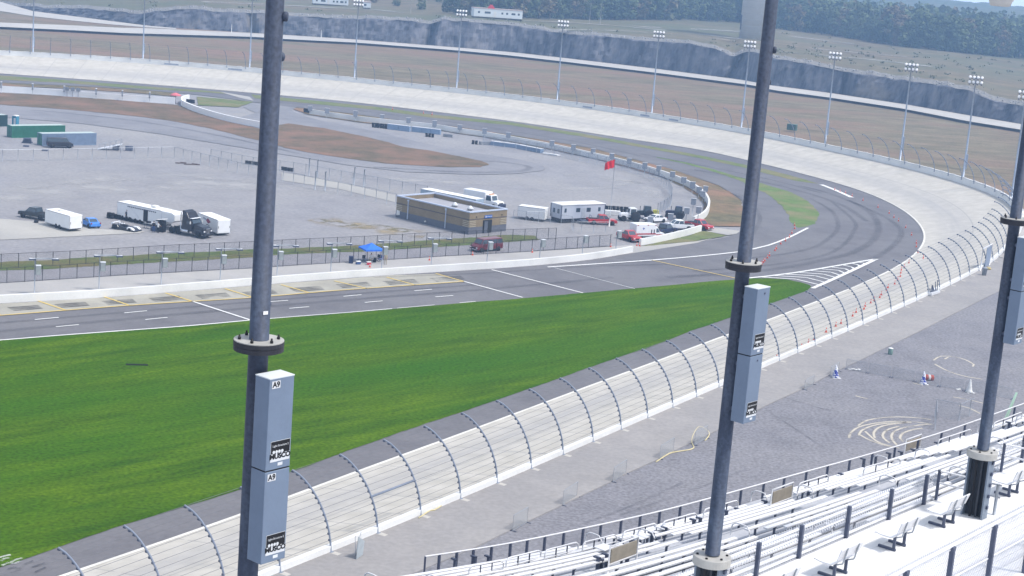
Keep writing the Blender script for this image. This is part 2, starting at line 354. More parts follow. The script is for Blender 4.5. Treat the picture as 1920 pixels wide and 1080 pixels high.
# ------------------------------------------------------------------ banked track
ZW = 2.35
NEARB = [(523.8, 1072), (623.8, 1033.8), (713.8, 998.8), (794, 965), (867.5, 934), (936, 904.5), (998.8, 876.5), (1059.5, 850), (1115.5, 825.5), (1168.8, 802.5), (1220, 781), (1265.5, 761), (1309.5, 742), (1351, 724.5), (1463, 675), (1497.5, 660.5), (1528.8, 647), (1560, 633.8), (1589, 621), (1617, 609.3), (1643.8, 597.8), (1668.8, 586.5), (1693, 575.5), (1717.5, 564.5), (1741, 553.8), (1781, 535), (1802.5, 525), (1821, 515), (1854, 497), (1870, 487)]
FARB = [(1890, 380), (1865, 366), (1815, 347.5), (1740, 325.5), (1665, 307), (1565, 285), (1502, 271.5), (1410, 252.5), (1310, 235.5), (1210, 220), (1110, 205), (960, 186), (805, 169), (655, 153.5), (475, 136), (250, 118), (0, 103.5), (-300, 90)]
nb = [G(x, y, ZW) for x, y in NEARB]
dd = (nb[6]-nb[0]).normalized()
nb = [nb[0]-dd*60-Vector((-1.5, 0, 0)), nb[0]-dd*25]+nb
fb = [G(x, y, 4.0) for x, y in FARB]
mid = [Vector((91.5, 302, 3.0)), Vector((99.0, 322, 3.5))]
OUT = resample(smooth_line(cr(nb+mid+fb, 2.0), 30), 2.5)
OUT = smooth_line(OUT, 6)
INN = [G(x, y, .02) for x, y in INNER][::-1]
INN = [INN[0]+(INN[0]-INN[1]).normalized()*50]+INN
INN = smooth_line(resample(smooth_line(cr(INN, 1.5), 40), 1.5), 10)
def track_material():
    m, N, L, b = nodes('track_concrete')
    uv = N.new('ShaderNodeUVMap'); sp = N.new('ShaderNodeSeparateXYZ'); L.new(uv.outputs[0], sp.inputs[0])
    def mt(op, a, v): 
        q = N.new('ShaderNodeMath'); q.operation = op
        for i, t in enumerate((a, v)):
            if isinstance(t, (int, float)): q.inputs[i].default_value = t
            else: L.new(t, q.inputs[i])
        return q.outputs[0]
    cb = N.new('ShaderNodeCombineXYZ'); L.new(mt('MULTIPLY', sp.outputs[0], .02), cb.inputs[0]); L.new(mt('MULTIPLY', sp.outputs[1], 7.0), cb.inputs[1])
    nz = N.new('ShaderNodeTexNoise'); nz.inputs['Scale'].default_value = 2.2; nz.inputs['Detail'].default_value = 7; L.new(cb.outputs[0], nz.inputs['Vector'])
    tc = N.new('ShaderNodeTexCoord'); n2 = N.new('ShaderNodeTexNoise'); n2.inputs['Scale'].default_value = .5; n2.inputs['Detail'].default_value = 7; L.new(tc.outputs['Object'], n2.inputs['Vector'])
    # racing groove: rubbered band up the middle of the banking
    g = mt('ABSOLUTE', mt('SUBTRACT', sp.outputs[1], .36), 0.0); g = mt('SUBTRACT', 1.0, mt('MULTIPLY', g, 3.6)); g = mt('MAXIMUM', g, 0.0)
    g = mt('MULTIPLY', g, mt('MULTIPLY', nz.outputs['Fac'], 1.15))
    jt = mt('LESS_THAN', mt('FRACT', mt('MULTIPLY', sp.outputs[0], 1/9.0), 0.0), .02)
    jt = mt('MULTIPLY', jt, mt('GREATER_THAN', nz.outputs['Fac'], .38))
    j2 = mt('LESS_THAN', mt('ABSOLUTE', mt('SUBTRACT', sp.outputs[1], .52), 0.0), .006)
    jt = mt('MAXIMUM', jt, j2)
    m1 = N.new('ShaderNodeMix'); m1.data_type = 'RGBA'; m1.inputs[6].default_value = (.43, .405, .35, 1); m1.inputs[7].default_value = (.53, .50, .44, 1)
    mr = N.new('ShaderNodeMapRange'); mr.inputs[1].default_value = .3; mr.inputs[2].default_value = .7; L.new(n2.outputs['Fac'], mr.inputs[0]); L.new(mr.outputs[0], m1.inputs[0])
    m2 = N.new('ShaderNodeMix'); m2.data_type = 'RGBA'; m2.inputs[7].default_value = (.29, .285, .29, 1); L.new(m1.outputs[2], m2.inputs[6]); L.new(mt('MULTIPLY', g, .8), m2.inputs[0])
    m3 = N.new('ShaderNodeMix'); m3.data_type = 'RGBA'; m3.inputs[7].default_value = (.27, .26, .25, 1); L.new(m2.outputs[2], m3.inputs[6]); L.new(mt('MULTIPLY', jt, .55), m3.inputs[0])
    L.new(m3.outputs[2], b.inputs['Base Color']); b.inputs['Roughness'].default_value = .85; return m
tb = MB().mat(track_material())
near = []; last = 0
for o in OUT:
    best = min(range(last, min(len(INN), last+90)), key=lambda k: (INN[k].x-o.x)**2+(INN[k].y-o.y)**2); last = best; near.append(best)
# even out the matching so the cross joints stay square
nf = [float(v) for v in near]
for _ in range(30): nf = [nf[0]]+[(nf[i-1]+2*nf[i]+nf[i+1])/4 for i in range(1, len(nf)-1)]+[nf[-1]]
def innat(v):
    i = min(int(v), len(INN)-2); return INN[i].lerp(INN[i+1], v-i)
TRK = [(innat(v), o) for v, o in zip(nf, OUT)]
VS = [0, .03, .2, .4, .6, .8, 1.0]
uacc = 0
for i in range(len(TRK)-1):
    a0, a1 = TRK[i]; b0, b1 = TRK[i+1]; l = (b1-a1).length
    for k in range(len(VS)-1):
        v0, v1 = VS[k], VS[k+1]
        f = tb.face([a0.lerp(a1, v0), a0.lerp(a1, v1), b0.lerp(b1, v1), b0.lerp(b1, v0)], [(uacc, v0), (uacc, v1), (uacc+l, v1), (uacc+l, v0)])
    uacc += l
bmesh.ops.remove_doubles(tb.bm, verts=tb.bm.verts, dist=.001)
bmesh.ops.recalc_face_normals(tb.bm, faces=tb.bm.faces)
if sum(f.normal.z for f in tb.bm.faces) < 0: bmesh.ops.reverse_faces(tb.bm, faces=tb.bm.faces)
struct(tb.build('race_track', smooth=True))
# white edge line on the inside of the banking
el = MB().mat(M('edge_line_paint', (.66, .64, .58), .7, var=.12, scale=.4))
ribbon(el, [a.lerp(b, .012)+Vector((0, 0, .05)) for a, b in TRK], .35); struct(el.build('edge_line'))

# ------------------------------------------------------------------ walkway and gravel yard behind the straight
EDGE = [(300, 1265), (500, 1185), (700, 1105), (828, 1052), (890, 1026), (987.5, 977.5), (1022, 961.5), (1055, 946), (1082, 932), (1147, 902), (1172, 888), (1235, 860), (1262, 845), (1335, 811), (1440, 758), (1510, 726), (1565, 697), (1625, 669), (1650, 656), (1715, 625), (1790, 587), (1870, 547), (1960, 505)]
ed = [G(x, y, ZW) for x, y in EDGE]
rear = [p for p in OUT if p.y < 292 and p.x > -60 and p.x < 90]
fa = MB().mat(M('walkway_concrete', (.295, .28, .268), .9, var=.09, scale=.25, c3=(.255, .245, .24), s3=.09, fine=.10))
edr = resample(cr(ed, 3), 3)
# slab with a small drop on its yard side
pol = [Vector((p.x, p.y, ZW-.01)) for p in rear]+[Vector((p.x, p.y, ZW-.01)) for p in edr[::-1]]
def poly_slab(name, pts, mat, depth):
    me = tess(name, pts, mat); b = bmesh.new(); b.from_mesh(me); n = len(pts)
    hi = [b.verts.new(p) for p in pts]; lo = [b.verts.new(p-Vector((0, 0, depth))) for p in pts]
    ar = sum(pts[i].x*pts[(i+1) % n].y-pts[(i+1) % n].x*pts[i].y for i in range(n))
    for i in range(n):
        q = (hi[i], lo[i], lo[(i+1) % n], hi[(i+1) % n]); b.faces.new(q if ar < 0 else q[::-1])
    b.to_mesh(me); b.free(); o = bpy.data.objects.new(name, me); COL.objects.link(o); return struct(o)
fa.bm.free(); poly_slab('walkway', pol, MATS['walkway_concrete'], .12)
YARD = M('yard_gravel', (.185, .182, .197), .95, var=.14, scale=.34, c3=(.215, .21, .22), s3=.08, fine=.34)
yd = [Vector((p.x, p.y, ZW-.10)) for p in edr]
yd = [Vector((-260, -160, ZW-.10)), Vector((-70, 60, ZW-.10))]+yd+[Vector((105, 300, ZW-.1)), Vector((420, 330, ZW-.10)), Vector((420, -160, ZW-.10))]
poly_slab('gravel_yard', yd, YARD, 2.6)
ym = MB().mat(ground_mark('spin_marks', (.50, .46, .38), .95, .9, .6, .2, .5))
def ys(px, w=.40): ribbon(ym, cr([G(x, y, ZW-.085) for x, y in px], .8), w)
def z6(l): return [(1480+x/4.364, 640+y/4.364) for x, y in l]
for l in ([(490, 790), (500, 750), (570, 700), (700, 670), (860, 655), (1040, 660), (1170, 680)], [(560, 690), (640, 645), (760, 625), (900, 618), (1080, 628), (1160, 640)], [(570, 770), (590, 730), (680, 690), (800, 670), (1000, 665)], [(580, 765), (660, 810), (760, 845), (900, 873)], [(620, 735), (680, 790), (740, 830), (860, 865)], [(700, 790), (690, 750), (730, 705), (820, 680), (960, 665)], [(820, 830), (770, 790), (770, 750), (820, 715), (900, 695)], [(890, 860), (840, 800), (845, 750), (920, 710), (1060, 685), (1170, 677)], [(930, 820), (905, 790), (930, 750), (1020, 720), (1090, 710)],
          [(1180, 155), (1240, 120), (1330, 122), (1440, 150), (1510, 190), (1500, 205)], [(1190, 185), (1260, 225), (1360, 265), (1470, 292), (1580, 310)], [(1340, 455), (1480, 480), (1620, 515)], [(1390, 525), (1470, 545), (1560, 590)], [(540, 445), (640, 470)], [(1010, 340), (1080, 355)], [(1300, 130), (1270, 145)]):
    ys(z6(l))
ym.mat(ground_mark('tyre_wear', (.15, .15, .165), .35, .9, .3, .35, .6))
for l in ([(1085, 985), (1180, 950), (1280, 905)], [(1165, 965), (1290, 922), (1400, 880)], [(1440, 770), (1500, 810), (1545, 840)], [(1470, 745), (1560, 770), (1700, 790)]): ys(l, .5)
struct(ym.build('yard_marks'))

# ------------------------------------------------------------------ painted markings
LP = M('line_paint', (.72, .72, .70), .7, var=.10, scale=1.2)
YP = M('yellow_line_paint', (.62, .46, .13), .7, var=.15, scale=1.2)
wl = MB().mat(LP); yl = MB().mat(YP)
def ln(mb, px, w, z=.07): ribbon(mb, cr([G(x, y, z) for x, y in px], 4) if len(px) > 2 else [G(x, y, z) for x, y in px], w)
ln(wl, [(-200, 655), (0, 637.5), (104, 629), (236, 619.3), (355, 610.5), (470, 600)], .3)
ln(wl, [(470, 600), (560, 592.7), (660, 585), (735, 578.5)], .22); ln(wl, [(745, 577.6), (815, 571.5)], .16); ln(wl, [(862, 567.5), (892, 565)], .2)
for a in ([(360, 564.5), (470, 600)], [(870, 527.5), (980, 557.5)], [(922, 505.5), (1093, 549)]): ln(wl, a, .35)
ln(wl, [(1040, 502), (1190, 541)], .14)
for a in ((65.5, 599, 110, 595), (105, 612.5, 148, 608.5), (233, 586.5, 275.5, 582.5), (272.5, 599, 314, 595), (500, 566, 540, 563), (542.5, 578, 579.5, 575), (644, 555.5, 678, 552.5), (684, 567, 717.5, 564), (777, 545, 809.5, 542.5), (816, 556.5, 849.5, 554), (-95, 614, -50, 610)): ln(wl, [(a[0], a[1]), (a[2], a[3])], .26)
ln(wl, [(1027, 500.5), (1120, 494.5), (1222, 487.5), (1310, 480), (1385, 472), (1415, 466), (1440, 460), (1477, 446), (1515, 427)], .5)
def z4(l): return [(1380+x/6.4, 460+y/6.4) for x, y in l]
ln(wl, z4([(150, 391), (700, 328), (1690, 160)]), .55); ln(wl, z4([(920, 515), (1330, 330), (1690, 160)]), .7)
for l in ([(310, 380), (720, 405), (995, 472)], [(460, 362), (840, 385), (1060, 440)], [(590, 345), (950, 365), (1130, 412)], [(760, 325), (1050, 345), (1195, 385)], [(900, 303), (1140, 322), (1255, 360)], [(1030, 283), (1230, 300), (1315, 338)], [(1150, 262), (1310, 280), (1370, 310)], [(1290, 238), (1385, 258), (1425, 285)], [(1400, 218), (1460, 232), (1490, 250)], [(1480, 203), (1530, 212), (1550, 225)]):
    q = [G(x, y, .075) for x, y in z4(l)]; ribbon(wl, [q[0], q[1]], .42); ribbon(wl, [q[1], q[2]], .42)
ln(wl, [(1540, 346), (1566, 356), (1597, 370)], 1.1)
struct(wl.build('white_road_lines'))
ln(yl, [(-200, 605), (0, 591), (242, 572.3), (475, 557.5), (630, 544.5), (870, 527.5)], .3)
for a in ((-55, 572, 0, 590), (72, 564, 122, 581), (195, 556, 242, 572), (310, 549, 360, 564.5), (422, 541, 475, 557.5), (527, 533.5, 580, 548.5), (627, 526.5, 690, 541), (725, 519.5, 780, 534.5), (817, 512.5, 870, 527.5)): ln(yl, [(a[0], a[1]), (a[2], a[3])], .3)
ln(yl, [(1222, 487.5), (1380, 521.5)], .3)
struct(yl.build('yellow_road_lines'))
tm = MB().mat(ground_mark('rubber_marks', (.06, .06, .07), .30, .8, .12, .1, .7))
for l, w in (([(1520, 372), (1555, 392), (1569, 410), (1570, 430), (1550, 450), (1522, 465), (1465, 477), (1380, 486)], 1.3), ([(1560, 378), (1602, 415), (1600, 435), (1580, 460), (1540, 480), (1440, 497), (1300, 508)], 1.2), ([(1500, 348), (1560, 364), (1615, 387), (1640, 407), (1647, 430), (1635, 452), (1602, 472), (1560, 484), (1440, 506), (1250, 520)], 2.0), ([(1590, 375), (1625, 390), (1665, 410), (1690, 432), (1680, 455), (1647, 480), (1600, 500)], 1.6), ([(1300, 318), (1400, 335), (1500, 358), (1580, 385), (1625, 415)], 1.8), ([(1200, 288), (1330, 313), (1450, 338), (1540, 362)], 1.6), ([(900, 238), (1060, 262), (1200, 292)], 1.6), ([(560, 195), (760, 217), (950, 243)], 1.4), ([(1310, 352), (1370, 362), (1410, 385), (1425, 410), (1410, 440)], 1.2), ([(700, 520), (900, 512), (1100, 500), (1250, 495)], 1.0)):
    ribbon(tm, cr([G(x, y, .05) for x, y in l], 3), w)
for l, w in (([(-100, 628), (0, 621), (225, 599), (470, 577), (700, 558), (900, 543), (1150, 520)], 1.6), ([(-100, 612), (0, 605), (225, 586), (470, 566), (700, 548), (900, 533)], 1.2)): ribbon(tm, cr([G(x, y, .05) for x, y in l], 4), w)
tm.mat(ground_mark('stall_rubber', (.09, .085, .08), .62, .8, .3, .3, .6))
for k in range(10):
    x = 15+k*88; yb = ipl([(0, 581), (242, 565), (475, 550), (630, 537), (870, 521)], x)
    for j in range(3): ribbon(tm, [G(x+j*5, yb-3+j*2.5, .05), G(x+30+j*4, yb-5.2+j*2.5, .05), G(x+58+j*3, yb-7.5+j*2.5, .05)], .9)
tm.mat(MATS['rubber_marks'])
ribbon(tm, cr([G(x, y, .0) for x, y in [(860, 300), (930, 303), (985, 310), (990, 317), (960, 322), (860, 322), (700, 313)]], 3), 2.2)
ribbon(tm, cr([G(x, y, .0) for x, y in [(60, 206), (250, 226), (420, 256), (560, 288)]], 3), 2.0)
struct(tm.build('tyre_marks'))

lm = MB().mat(ground_mark('old_paint', (.62, .64, .60), .8, .9, .9, .3, .6))
for l in ([(-5, 1046), (14, 1041), (20, 1040)], [(2, 1052), (8, 1047), (18, 1046)], [(20, 1054), (30, 1049), (42, 1046)], [(26, 1057), (38, 1052)], [(4, 1060), (16, 1055), (24, 1056)]): ribbon(lm, [G(x, y, .07) for x, y in l], .35)
lm.mat(ground_mark('old_marks', (.07, .07, .08), .7, .9, .9, .3, .6))
for l in ([(14, 1066), (26, 1063), (40, 1066)], [(20, 1074), (38, 1068)], [(46, 1057), (62, 1051)], [(60, 1063), (84, 1055)], [(66, 1072), (86, 1063)]): ribbon(lm, [G(x, y, .09 if x < 200 else .6) for x, y in l], .28)
struct(lm.build('old_ground_marks'))
# ================================================================== BEYOND THE TRACK
T0 = [(x, y) for x, y in FARB][::-1]+[(1960, 418), (2100, 500)]
T1 = [(-200, 50), (0, 53), (100, 58), (250, 66), (475, 71.5), (540, 76), (670, 82), (855, 96), (960, 106.5), (1060, 118), (1235, 139.5), (1410, 162), (1452, 172), (1557, 186), (1690, 206), (1815, 231), (1910, 246)]
T2 = [(-200, 36), (0, 42), (125, 47), (225, 52), (271, 52.5), (475, 62), (540, 66), (670, 74.3), (862, 89.5), (960, 98), (1051, 108), (1230, 129), (1400, 151), (1445, 160), (1557, 174.5), (1699, 196), (1820, 217), (1910, 232)]
T4 = [(-200, 0), (60, 12), (88, 15), (162, 16), (225, 22), (260, 26), (290, 21), (350, 17), (375, 16), (400, 22), (475, 24), (555, 30), (630, 34), (705, 35), (767, 39), (802, 45), (830, 37), (880, 41), (960, 47.5), (1022, 57), (1060, 64), (1110, 66), (1210, 76), (1285, 81), (1335, 91), (1372, 105), (1397, 96), (1422, 100), (1452, 110), (1515, 120), (1577, 134), (1640, 142), (1690, 150), (1765, 160), (1815, 170), (1865, 190), (1910, 197)]
T5 = [(-200, -60), (480, -18), (640, -2), (720, 8), (800, 20), (880, 29), (960, 34), (1085, 36.5), (1285, 38), (1385, 43), (1460, 55), (1565, 68), (1665, 84), (1765, 96), (1915, 111)]
ROADZ = 3.0
def row_pts(tab, z, xs): return [G(x, ipl(tab, x), z) for x in xs]
XS = [-700+k*15 for k in range(int((2300+700)/15)+1)]
def hdir(x): 
    d = ray(x, 300); return Vector((d.x, d.y, 0)).normalized()
def loft(name, rows, mat, smooth=True):
    b = bmesh.new(); V = [[b.verts.new(p) for p in r] for r in rows]
    for i in range(len(V)-1):
        for k in range(len(V[0])-1): b.faces.new((V[i][k], V[i][k+1], V[i+1][k+1], V[i+1][k]))
    bmesh.ops.recalc_face_normals(b, faces=b.faces)
    me = bpy.data.meshes.new(name); b.to_mesh(me); b.free(); me.materials.append(mat)
    for p in me.polygons: p.use_smooth = smooth
    o = bpy.data.objects.new(name, me); COL.objects.link(o); return struct(o)
FIELD = M('dry_field', (.125, .105, .055), .95, var=.20, scale=.22, c2=(.225, .185, .115), c3=(.215, .135, .09), s3=.03, fine=.3, bump=.4, stretch=(.4, 1, 1))
r0 = [G(x, ipl(T0, x), 4.0)+hdir(x)*.8 for x in XS]
for p in r0: p.z = 3.0
rr1 = row_pts(T1, 2.0, XS)
rows = [r0]
for t in (.03, .1, .25, .4, .55, .7, .85, 1):
    q = []
    for a, b_ in zip(r0, rr1):
        p = a.lerp(b_, t); p.z = 3.0-(1-math.cos(min(t, .25)*4*math.pi/2*2))*.5*.9+(.9 if t > .25 else 0)*(t-.25)/.75
        p.z = {0.03: 3.0, .1: 2.4, .25: 1.6}.get(t, 1.6+(t-.25)*.55)
        p.z += .25*noise.noise(p*.03) if t < 1 else 0
        q.append(p)
    rows.append(q)
for p, a in zip(rows[-1], rr1): p.x, p.y, p.z = a.x, a.y, 2.0
loft('outer_field', rows, FIELD)
pk = MB().mat(M('path_concrete', (.38, .36, .345), .9, var=.1, scale=.3))
wp = [OUT[i]+Vector((tang(OUT, i).y, -tang(OUT, i).x, 0))*2.0 for i in range(len(OUT)) if OUT[i].y > 300 and OUT[i].x > 55]
for p in wp: p.z = 3.06
ribbon(pk, wp, 3.0); struct(pk.build('outer_path'))
# perimeter road on its low bank
rb = [a.lerp(b_, .42) for a, b_ in zip(rr1, row_pts(T2, ROADZ, XS))]
rb = [G(x, ipl(T1, x)*.74+ipl(T2, x)*.26, ROADZ) for x in XS]
r2 = row_pts(T2, ROADZ, XS)
BANK = M('road_bank', (.33, .32, .27), .95, var=.2, scale=.3, c3=(.19, .19, .13), s3=.1, fine=.2)
loft('road_bank', [rr1, rb], BANK)
loft('perimeter_road', [rb, [a.lerp(c, .5)+Vector((0, 0, .12)) for a, c in zip(rb, r2)], r2], M('perimeter_concrete', (.44, .42, .385), .9, var=.08, scale=.1, fine=.06))
# left branch of the road climbing out of the picture, with rough grass between
T2C = [(-200, -25), (-30, -6), (20, 9), (62, 21), (130, 29.5), (200, 38.5), (271, 47.5), (330, 53)]+[p for p in T2 if p[0] > 400]
loft('verge_field', [[a-Vector((0, 0, .06)) for a in r2], [G(x, min(ipl(T2, x), ipl(T2C, x))-.5, ROADZ-.06) for x in XS]], FIELD)
br = [(330, 52.5), (271, 47.5), (200, 38.5), (130, 29.5), (62, 21), (20, 9), (-30, -6), (-200, -25)]
b2 = [(330, 54.5), (271, 51), (200, 45), (130, 38), (62, 30.5), (10, 22), (-60, 14), (-300, -2)]
brm = MB().mat(MATS['perimeter_concrete'])
A_ = [G(x, y, ROADZ+.1) for x, y in br]; B_ = [G(x, y, ROADZ+.1) for x, y in b2]
for i in range(len(A_)-1): brm.face([A_[i], A_[i+1], B_[i+1], B_[i]])
bmesh.ops.recalc_face_normals(brm.bm, faces=brm.bm.faces); struct(brm.build('side_road'))
# rock cut
def cliffmat():
    m, N, L, b = nodes('quarry_rock')
    tc = N.new('ShaderNodeTexCoord'); mp = N.new('ShaderNodeMapping'); mp.inputs['Scale'].default_value = (.16, .16, .03); L.new(tc.outputs['Object'], mp.inputs[0])
    n1 = N.new('ShaderNodeTexNoise'); n1.inputs['Scale'].default_value = 1.3; n1.inputs['Detail'].default_value = 9; n1.inputs['Roughness'].default_value = .7; L.new(mp.outputs[0], n1.inputs['Vector'])
    cr_ = N.new('ShaderNodeValToRGB'); e = cr_.color_ramp.elements
    e[0].position = .36; e[0].color = (.025, .028, .04, 1); e[1].position = .66; e[1].color = (.21, .20, .21, 1)
    k = cr_.color_ramp.elements.new(.5); k.color = (.11, .112, .13, 1)
    L.new(n1.outputs['Fac'], cr_.inputs[0])
    n2 = N.new('ShaderNodeTexNoise'); n2.inputs['Scale'].default_value = .05; n2.inputs['Detail'].default_value = 4; L.new(tc.outputs['Object'], n2.inputs['Vector'])
    mr = N.new('ShaderNodeMapRange'); mr.inputs[1].default_value = .58; mr.inputs[2].default_value = .75; L.new(n2.outputs['Fac'], mr.inputs[0])
    mx = N.new('ShaderNodeMix'); mx.data_type = 'RGBA'; mx.inputs[7].default_value = (.20, .175, .15, 1); L.new(cr_.outputs[0], mx.inputs[6]); L.new(mr.outputs[0], mx.inputs[0])
    L.new(mx.outputs[2], b.inputs['Base Color']); b.inputs['Roughness'].default_value = .95
    bp = N.new('ShaderNodeBump'); bp.inputs['Strength'].default_value = .8; bp.inputs['Distance'].default_value = .8; L.new(n1.outputs['Fac'], bp.inputs['Height']); L.new(bp.outputs[0], b.inputs['Normal'])
    return m
XC = [-700+k*5 for k in range(int((2300+700)/5)+1)]
base = [G(x, min(ipl(T2, x), ipl(T2C, x)), ROADZ)+hdir(x)*5 for x in XC]
tops = []
for x, p in zip(XC, base):
    q = p+hdir(x)*3.0; z = ZY(q.x, q.y, P((q.x, q.y, 8))[1]) if False else None
    # height where the photograph shows the rim, at this distance
    d = ray(x, ipl(T4, x)); hz = math.hypot(q.x, q.y)/math.hypot(d.x, d.y); z = CH+d.z*hz
    tops.append(Vector((q.x, q.y, z+.5*noise.noise(Vector((x*.05, 0, 0))))))
low = [Vector((p.x, p.y, ROADZ-.6)) for p in base]
cl = [[G(x, min(ipl(T2, x), ipl(T2C, x)), ROADZ)-Vector((0, 0, .15)) for x in XC], low]
for t in (.02, .15, .3, .45, .6, .75, .88, .96, 1.0):
    q = []
    for k, (a, b_) in enumerate(zip(low, tops)):
        p = a.lerp(b_, t); u = XC[k]*.02
        s = 1.0 if .0 < t < 1 else .4
        gl = sum(5.0*math.exp(-((XC[k]-(xa+(xb-xa)*(1-t)))/7.0)**2) for xa, xb in ((812, 802), (1054, 1040), (1387, 1367), (1584, 1582), (470, 474)))
        off = gl+2.6*noise.noise(Vector((p.x*.09, p.y*.09, 3)))+1.1*noise.noise(Vector((p.x*.33, p.y*.33, t*2.5)))+.6*noise.noise(Vector((p.x*.8, p.y*.8, t*6)))
        p = p+hdir(XC[k])*off*s
        q.append(p)
    cl.append(q)
loft('rock_cut', cl, cliffmat(), smooth=False)
rim = cl[-1]
# plateau behind the rim
PLAT = M('plateau_grass', (.115, .095, .05), .95, var=.22, scale=.12, c2=(.205, .16, .095), c3=(.10, .11, .055), s3=.016, fine=.25, bump=.4, stretch=(.5, 1, 1))
rubble = M('rim_rubble', (.20, .19, .175), .95, var=.35, scale=.6, fine=.35, bump=.8)
rz_ = []
zs = [p.z for p in tops]
sm = [sum(zs[max(0, i-14):i+15])/len(zs[max(0, i-14):i+15]) for i in range(len(zs))]
def tree_line(x, k): return G(x, ipl(T5, x), sm[k]+1.0)
rowsP = [rim]
rr = []
for k, x in enumerate(XC):
    p = rim[k]+hdir(x)*(9+3*noise.noise(Vector((x*.03, 5, 0)))); p.z = rim[k].z+1.0+.7*noise.noise(Vector((x*.2, 2, 2))); rr.append(p)
loft('rim_rubble', [rim, [a.lerp(b_, .4)+Vector((0, 0, .35*noise.noise(a*.6))) for a, b_ in zip(rim, rr)], rr], rubble, smooth=False)
fr = []
TL = []
for k, x in enumerate(XC):
    t = tree_line(x, k); base_d = math.hypot(rr[k].x, rr[k].y); d = math.hypot(t.x, t.y)
    if d < base_d+25: t = rr[k]+hdir(x)*25; t.z = sm[k]+1.0
    TL.append(t)
pl = [rr]
for t in (.15, .35, .6, .8, 1.0):
    pl.append([Vector((a.x+(b_.x-a.x)*t, a.y+(b_.y-a.y)*t, a.z+(b_.z-a.z)*min(1, t*2.2)+.25*noise.noise(Vector((a.x*.02, t*9, 1))))) for a, b_ in zip(rr, TL)])
last = pl[-1]
for dist, up in ((150, 1.0), (420, 3), (900, 6)):
    pl.append([p+hdir(x)*dist+Vector((0, 0, up+3*noise.noise(Vector((x*.006, dist, 0))))) for x, p in zip(XC, last)])
loft('plateau', pl, PLAT)
sw = MB().mat(ground_mark('plateau_track', (.40, .38, .35), .85, .9, .12, .25, .6))
def onplat(x, y):
    k = max(0, min(len(XC)-1, int((x+700)/5))); return G(x, y, sm[k]+1.25)
for l, w in (([(380, 3), (500, 8), (600, 13), (690, 17), (760, 24)], 9), ([(985, 38.5), (1100, 44), (1210, 53), (1330, 66), (1430, 78), (1540, 92), (1700, 106)], 7), ([(1040, 55), (1150, 57), (1260, 64), (1380, 76)], 5), ([(1200, 50), (1300, 54), (1400, 60), (1500, 70), (1600, 82)], 14), ([(1460, 96), (1540, 103), (1640, 112), (1750, 125)], 8)):
    q = cr([onplat(x, y) for x, y in l], 6); ribbon(sw, q, w)
struct(sw.build('dirt_track'))
# hills with woodland closing the view
def hillmat():
    return M('hill_woodland', (.06, .09, .05), .95, var=.5, scale=.035, c2=(.11, .14, .075), c3=(.12, .11, .07), s3=.006, fine=.5, bump=1.0)
HX = [-900+k*8 for k in range(int((2700+900)/8)+1)]
RIDGE = [(-900, -90), (900, -66), (1300, -36), (1500, -18), (1700, -3), (1780, 3), (1840, 8.5), (1880, 11), (1920, 14), (2100, 24), (2700, 60)]
hrows = []
for j, (dist, f) in enumerate(((1150, 0), (1300, .35), (1500, .6), (1700, .8), (1900, 1.0), (2200, .9))):
    q = []
    for x in HX:
        d = ray(x, ipl(RIDGE, x)); hz = 1900/math.hypot(d.x, d.y); zr = CH+d.z*hz
        n = noise.noise(Vector((x*.02, j*1.7, 4)))*2.2+noise.noise(Vector((x*.09, j*5.1, 9)))*2.0
        z = 12+(zr-12)*f+n*(.4+.4*f)
        h = hdir(x)*dist; q.append(Vector((h.x, h.y, z)))
    hrows.append(q)
loft('hills', hrows, hillmat(), smooth=False)

# ------------------------------------------------------------------ trees
def leafmat(name, c, c2, c3):
    m = M(name, c, .9, var=.4, scale=.5, c2=c2, c3=c3, s3=.09, fine=.4); return m
LEAF = [leafmat('leaf_dark', (.05, .085, .045), (.10, .14, .07), (.075, .105, .06)), leafmat('leaf_green', (.085, .13, .055), (.16, .20, .09), (.11, .14, .07)), leafmat('leaf_rust', (.15, .12, .065), (.22, .17, .095), (.12, .14, .065))]
BARK = M('bark', (.10, .085, .07), .95, var=.3, scale=3)
def tree_proto(kind, h, seed):
    rnd = random.Random(seed); w = h*rnd.uniform(.27, .40)
    tr = MB().mat(BARK); tr.tube([(0, 0, 0), (rnd.uniform(-.2, .2), .1, h*.4), (0, 0, h*.8)], h*.018+.08, 7, r2=.06)
    for k in range(6):
        a = k*1.05+rnd.random(); z0 = h*rnd.uniform(.3, .62); tr.tube([(0, 0, z0), (math.cos(a)*w*.6, math.sin(a)*w*.6, z0+h*.16)], .10, 5, r2=.03)
    cw = MB().mat(LEAF[kind])
    clumps = []
    for k in range(26):
        u = rnd.random(); z = h*(.10+.84*u); rr_ = w*(1.0-(abs(u-.38)/.62)**1.7*.75)*rnd.uniform(.2, 1); a = rnd.random()*6.283
        clumps.append((Vector((math.cos(a)*rr_, math.sin(a)*rr_, z)), w*rnd.uniform(.22, .42)))
    for c, r in clumps:
        for k in range(40):
            d = Vector((rnd.gauss(0, 1), rnd.gauss(0, 1), rnd.gauss(0, .8))).normalized()*r*rnd.uniform(.6, 1.08); p = c+d
            n = (d.normalized()+Vector((rnd.uniform(-.7, .7), rnd.uniform(-.7, .7), rnd.uniform(-.3, .9)))).normalized()
            a = n.cross(Vector((0, 0, 1)));
            if a.length < .1: a = Vector((1, 0, 0))
            a.normalize(); b_ = n.cross(a); s = r*rnd.uniform(.22, .42)
            cw.face([p-a*s, p-b_*s*.8, p+a*s, p+b_*s*.9])
    root = thing('tree', '', 'tree'); tr.build('trunk', root); cw.build('crown', root)
    return root
protos = []
for k in range(9): protos.append(tree_proto((0, 1, 1, 0, 1, 2, 0, 1, 2)[k], 1.0*(16+k % 3*2), 100+k))
hh = [16+k % 3*2 for k in range(9)]
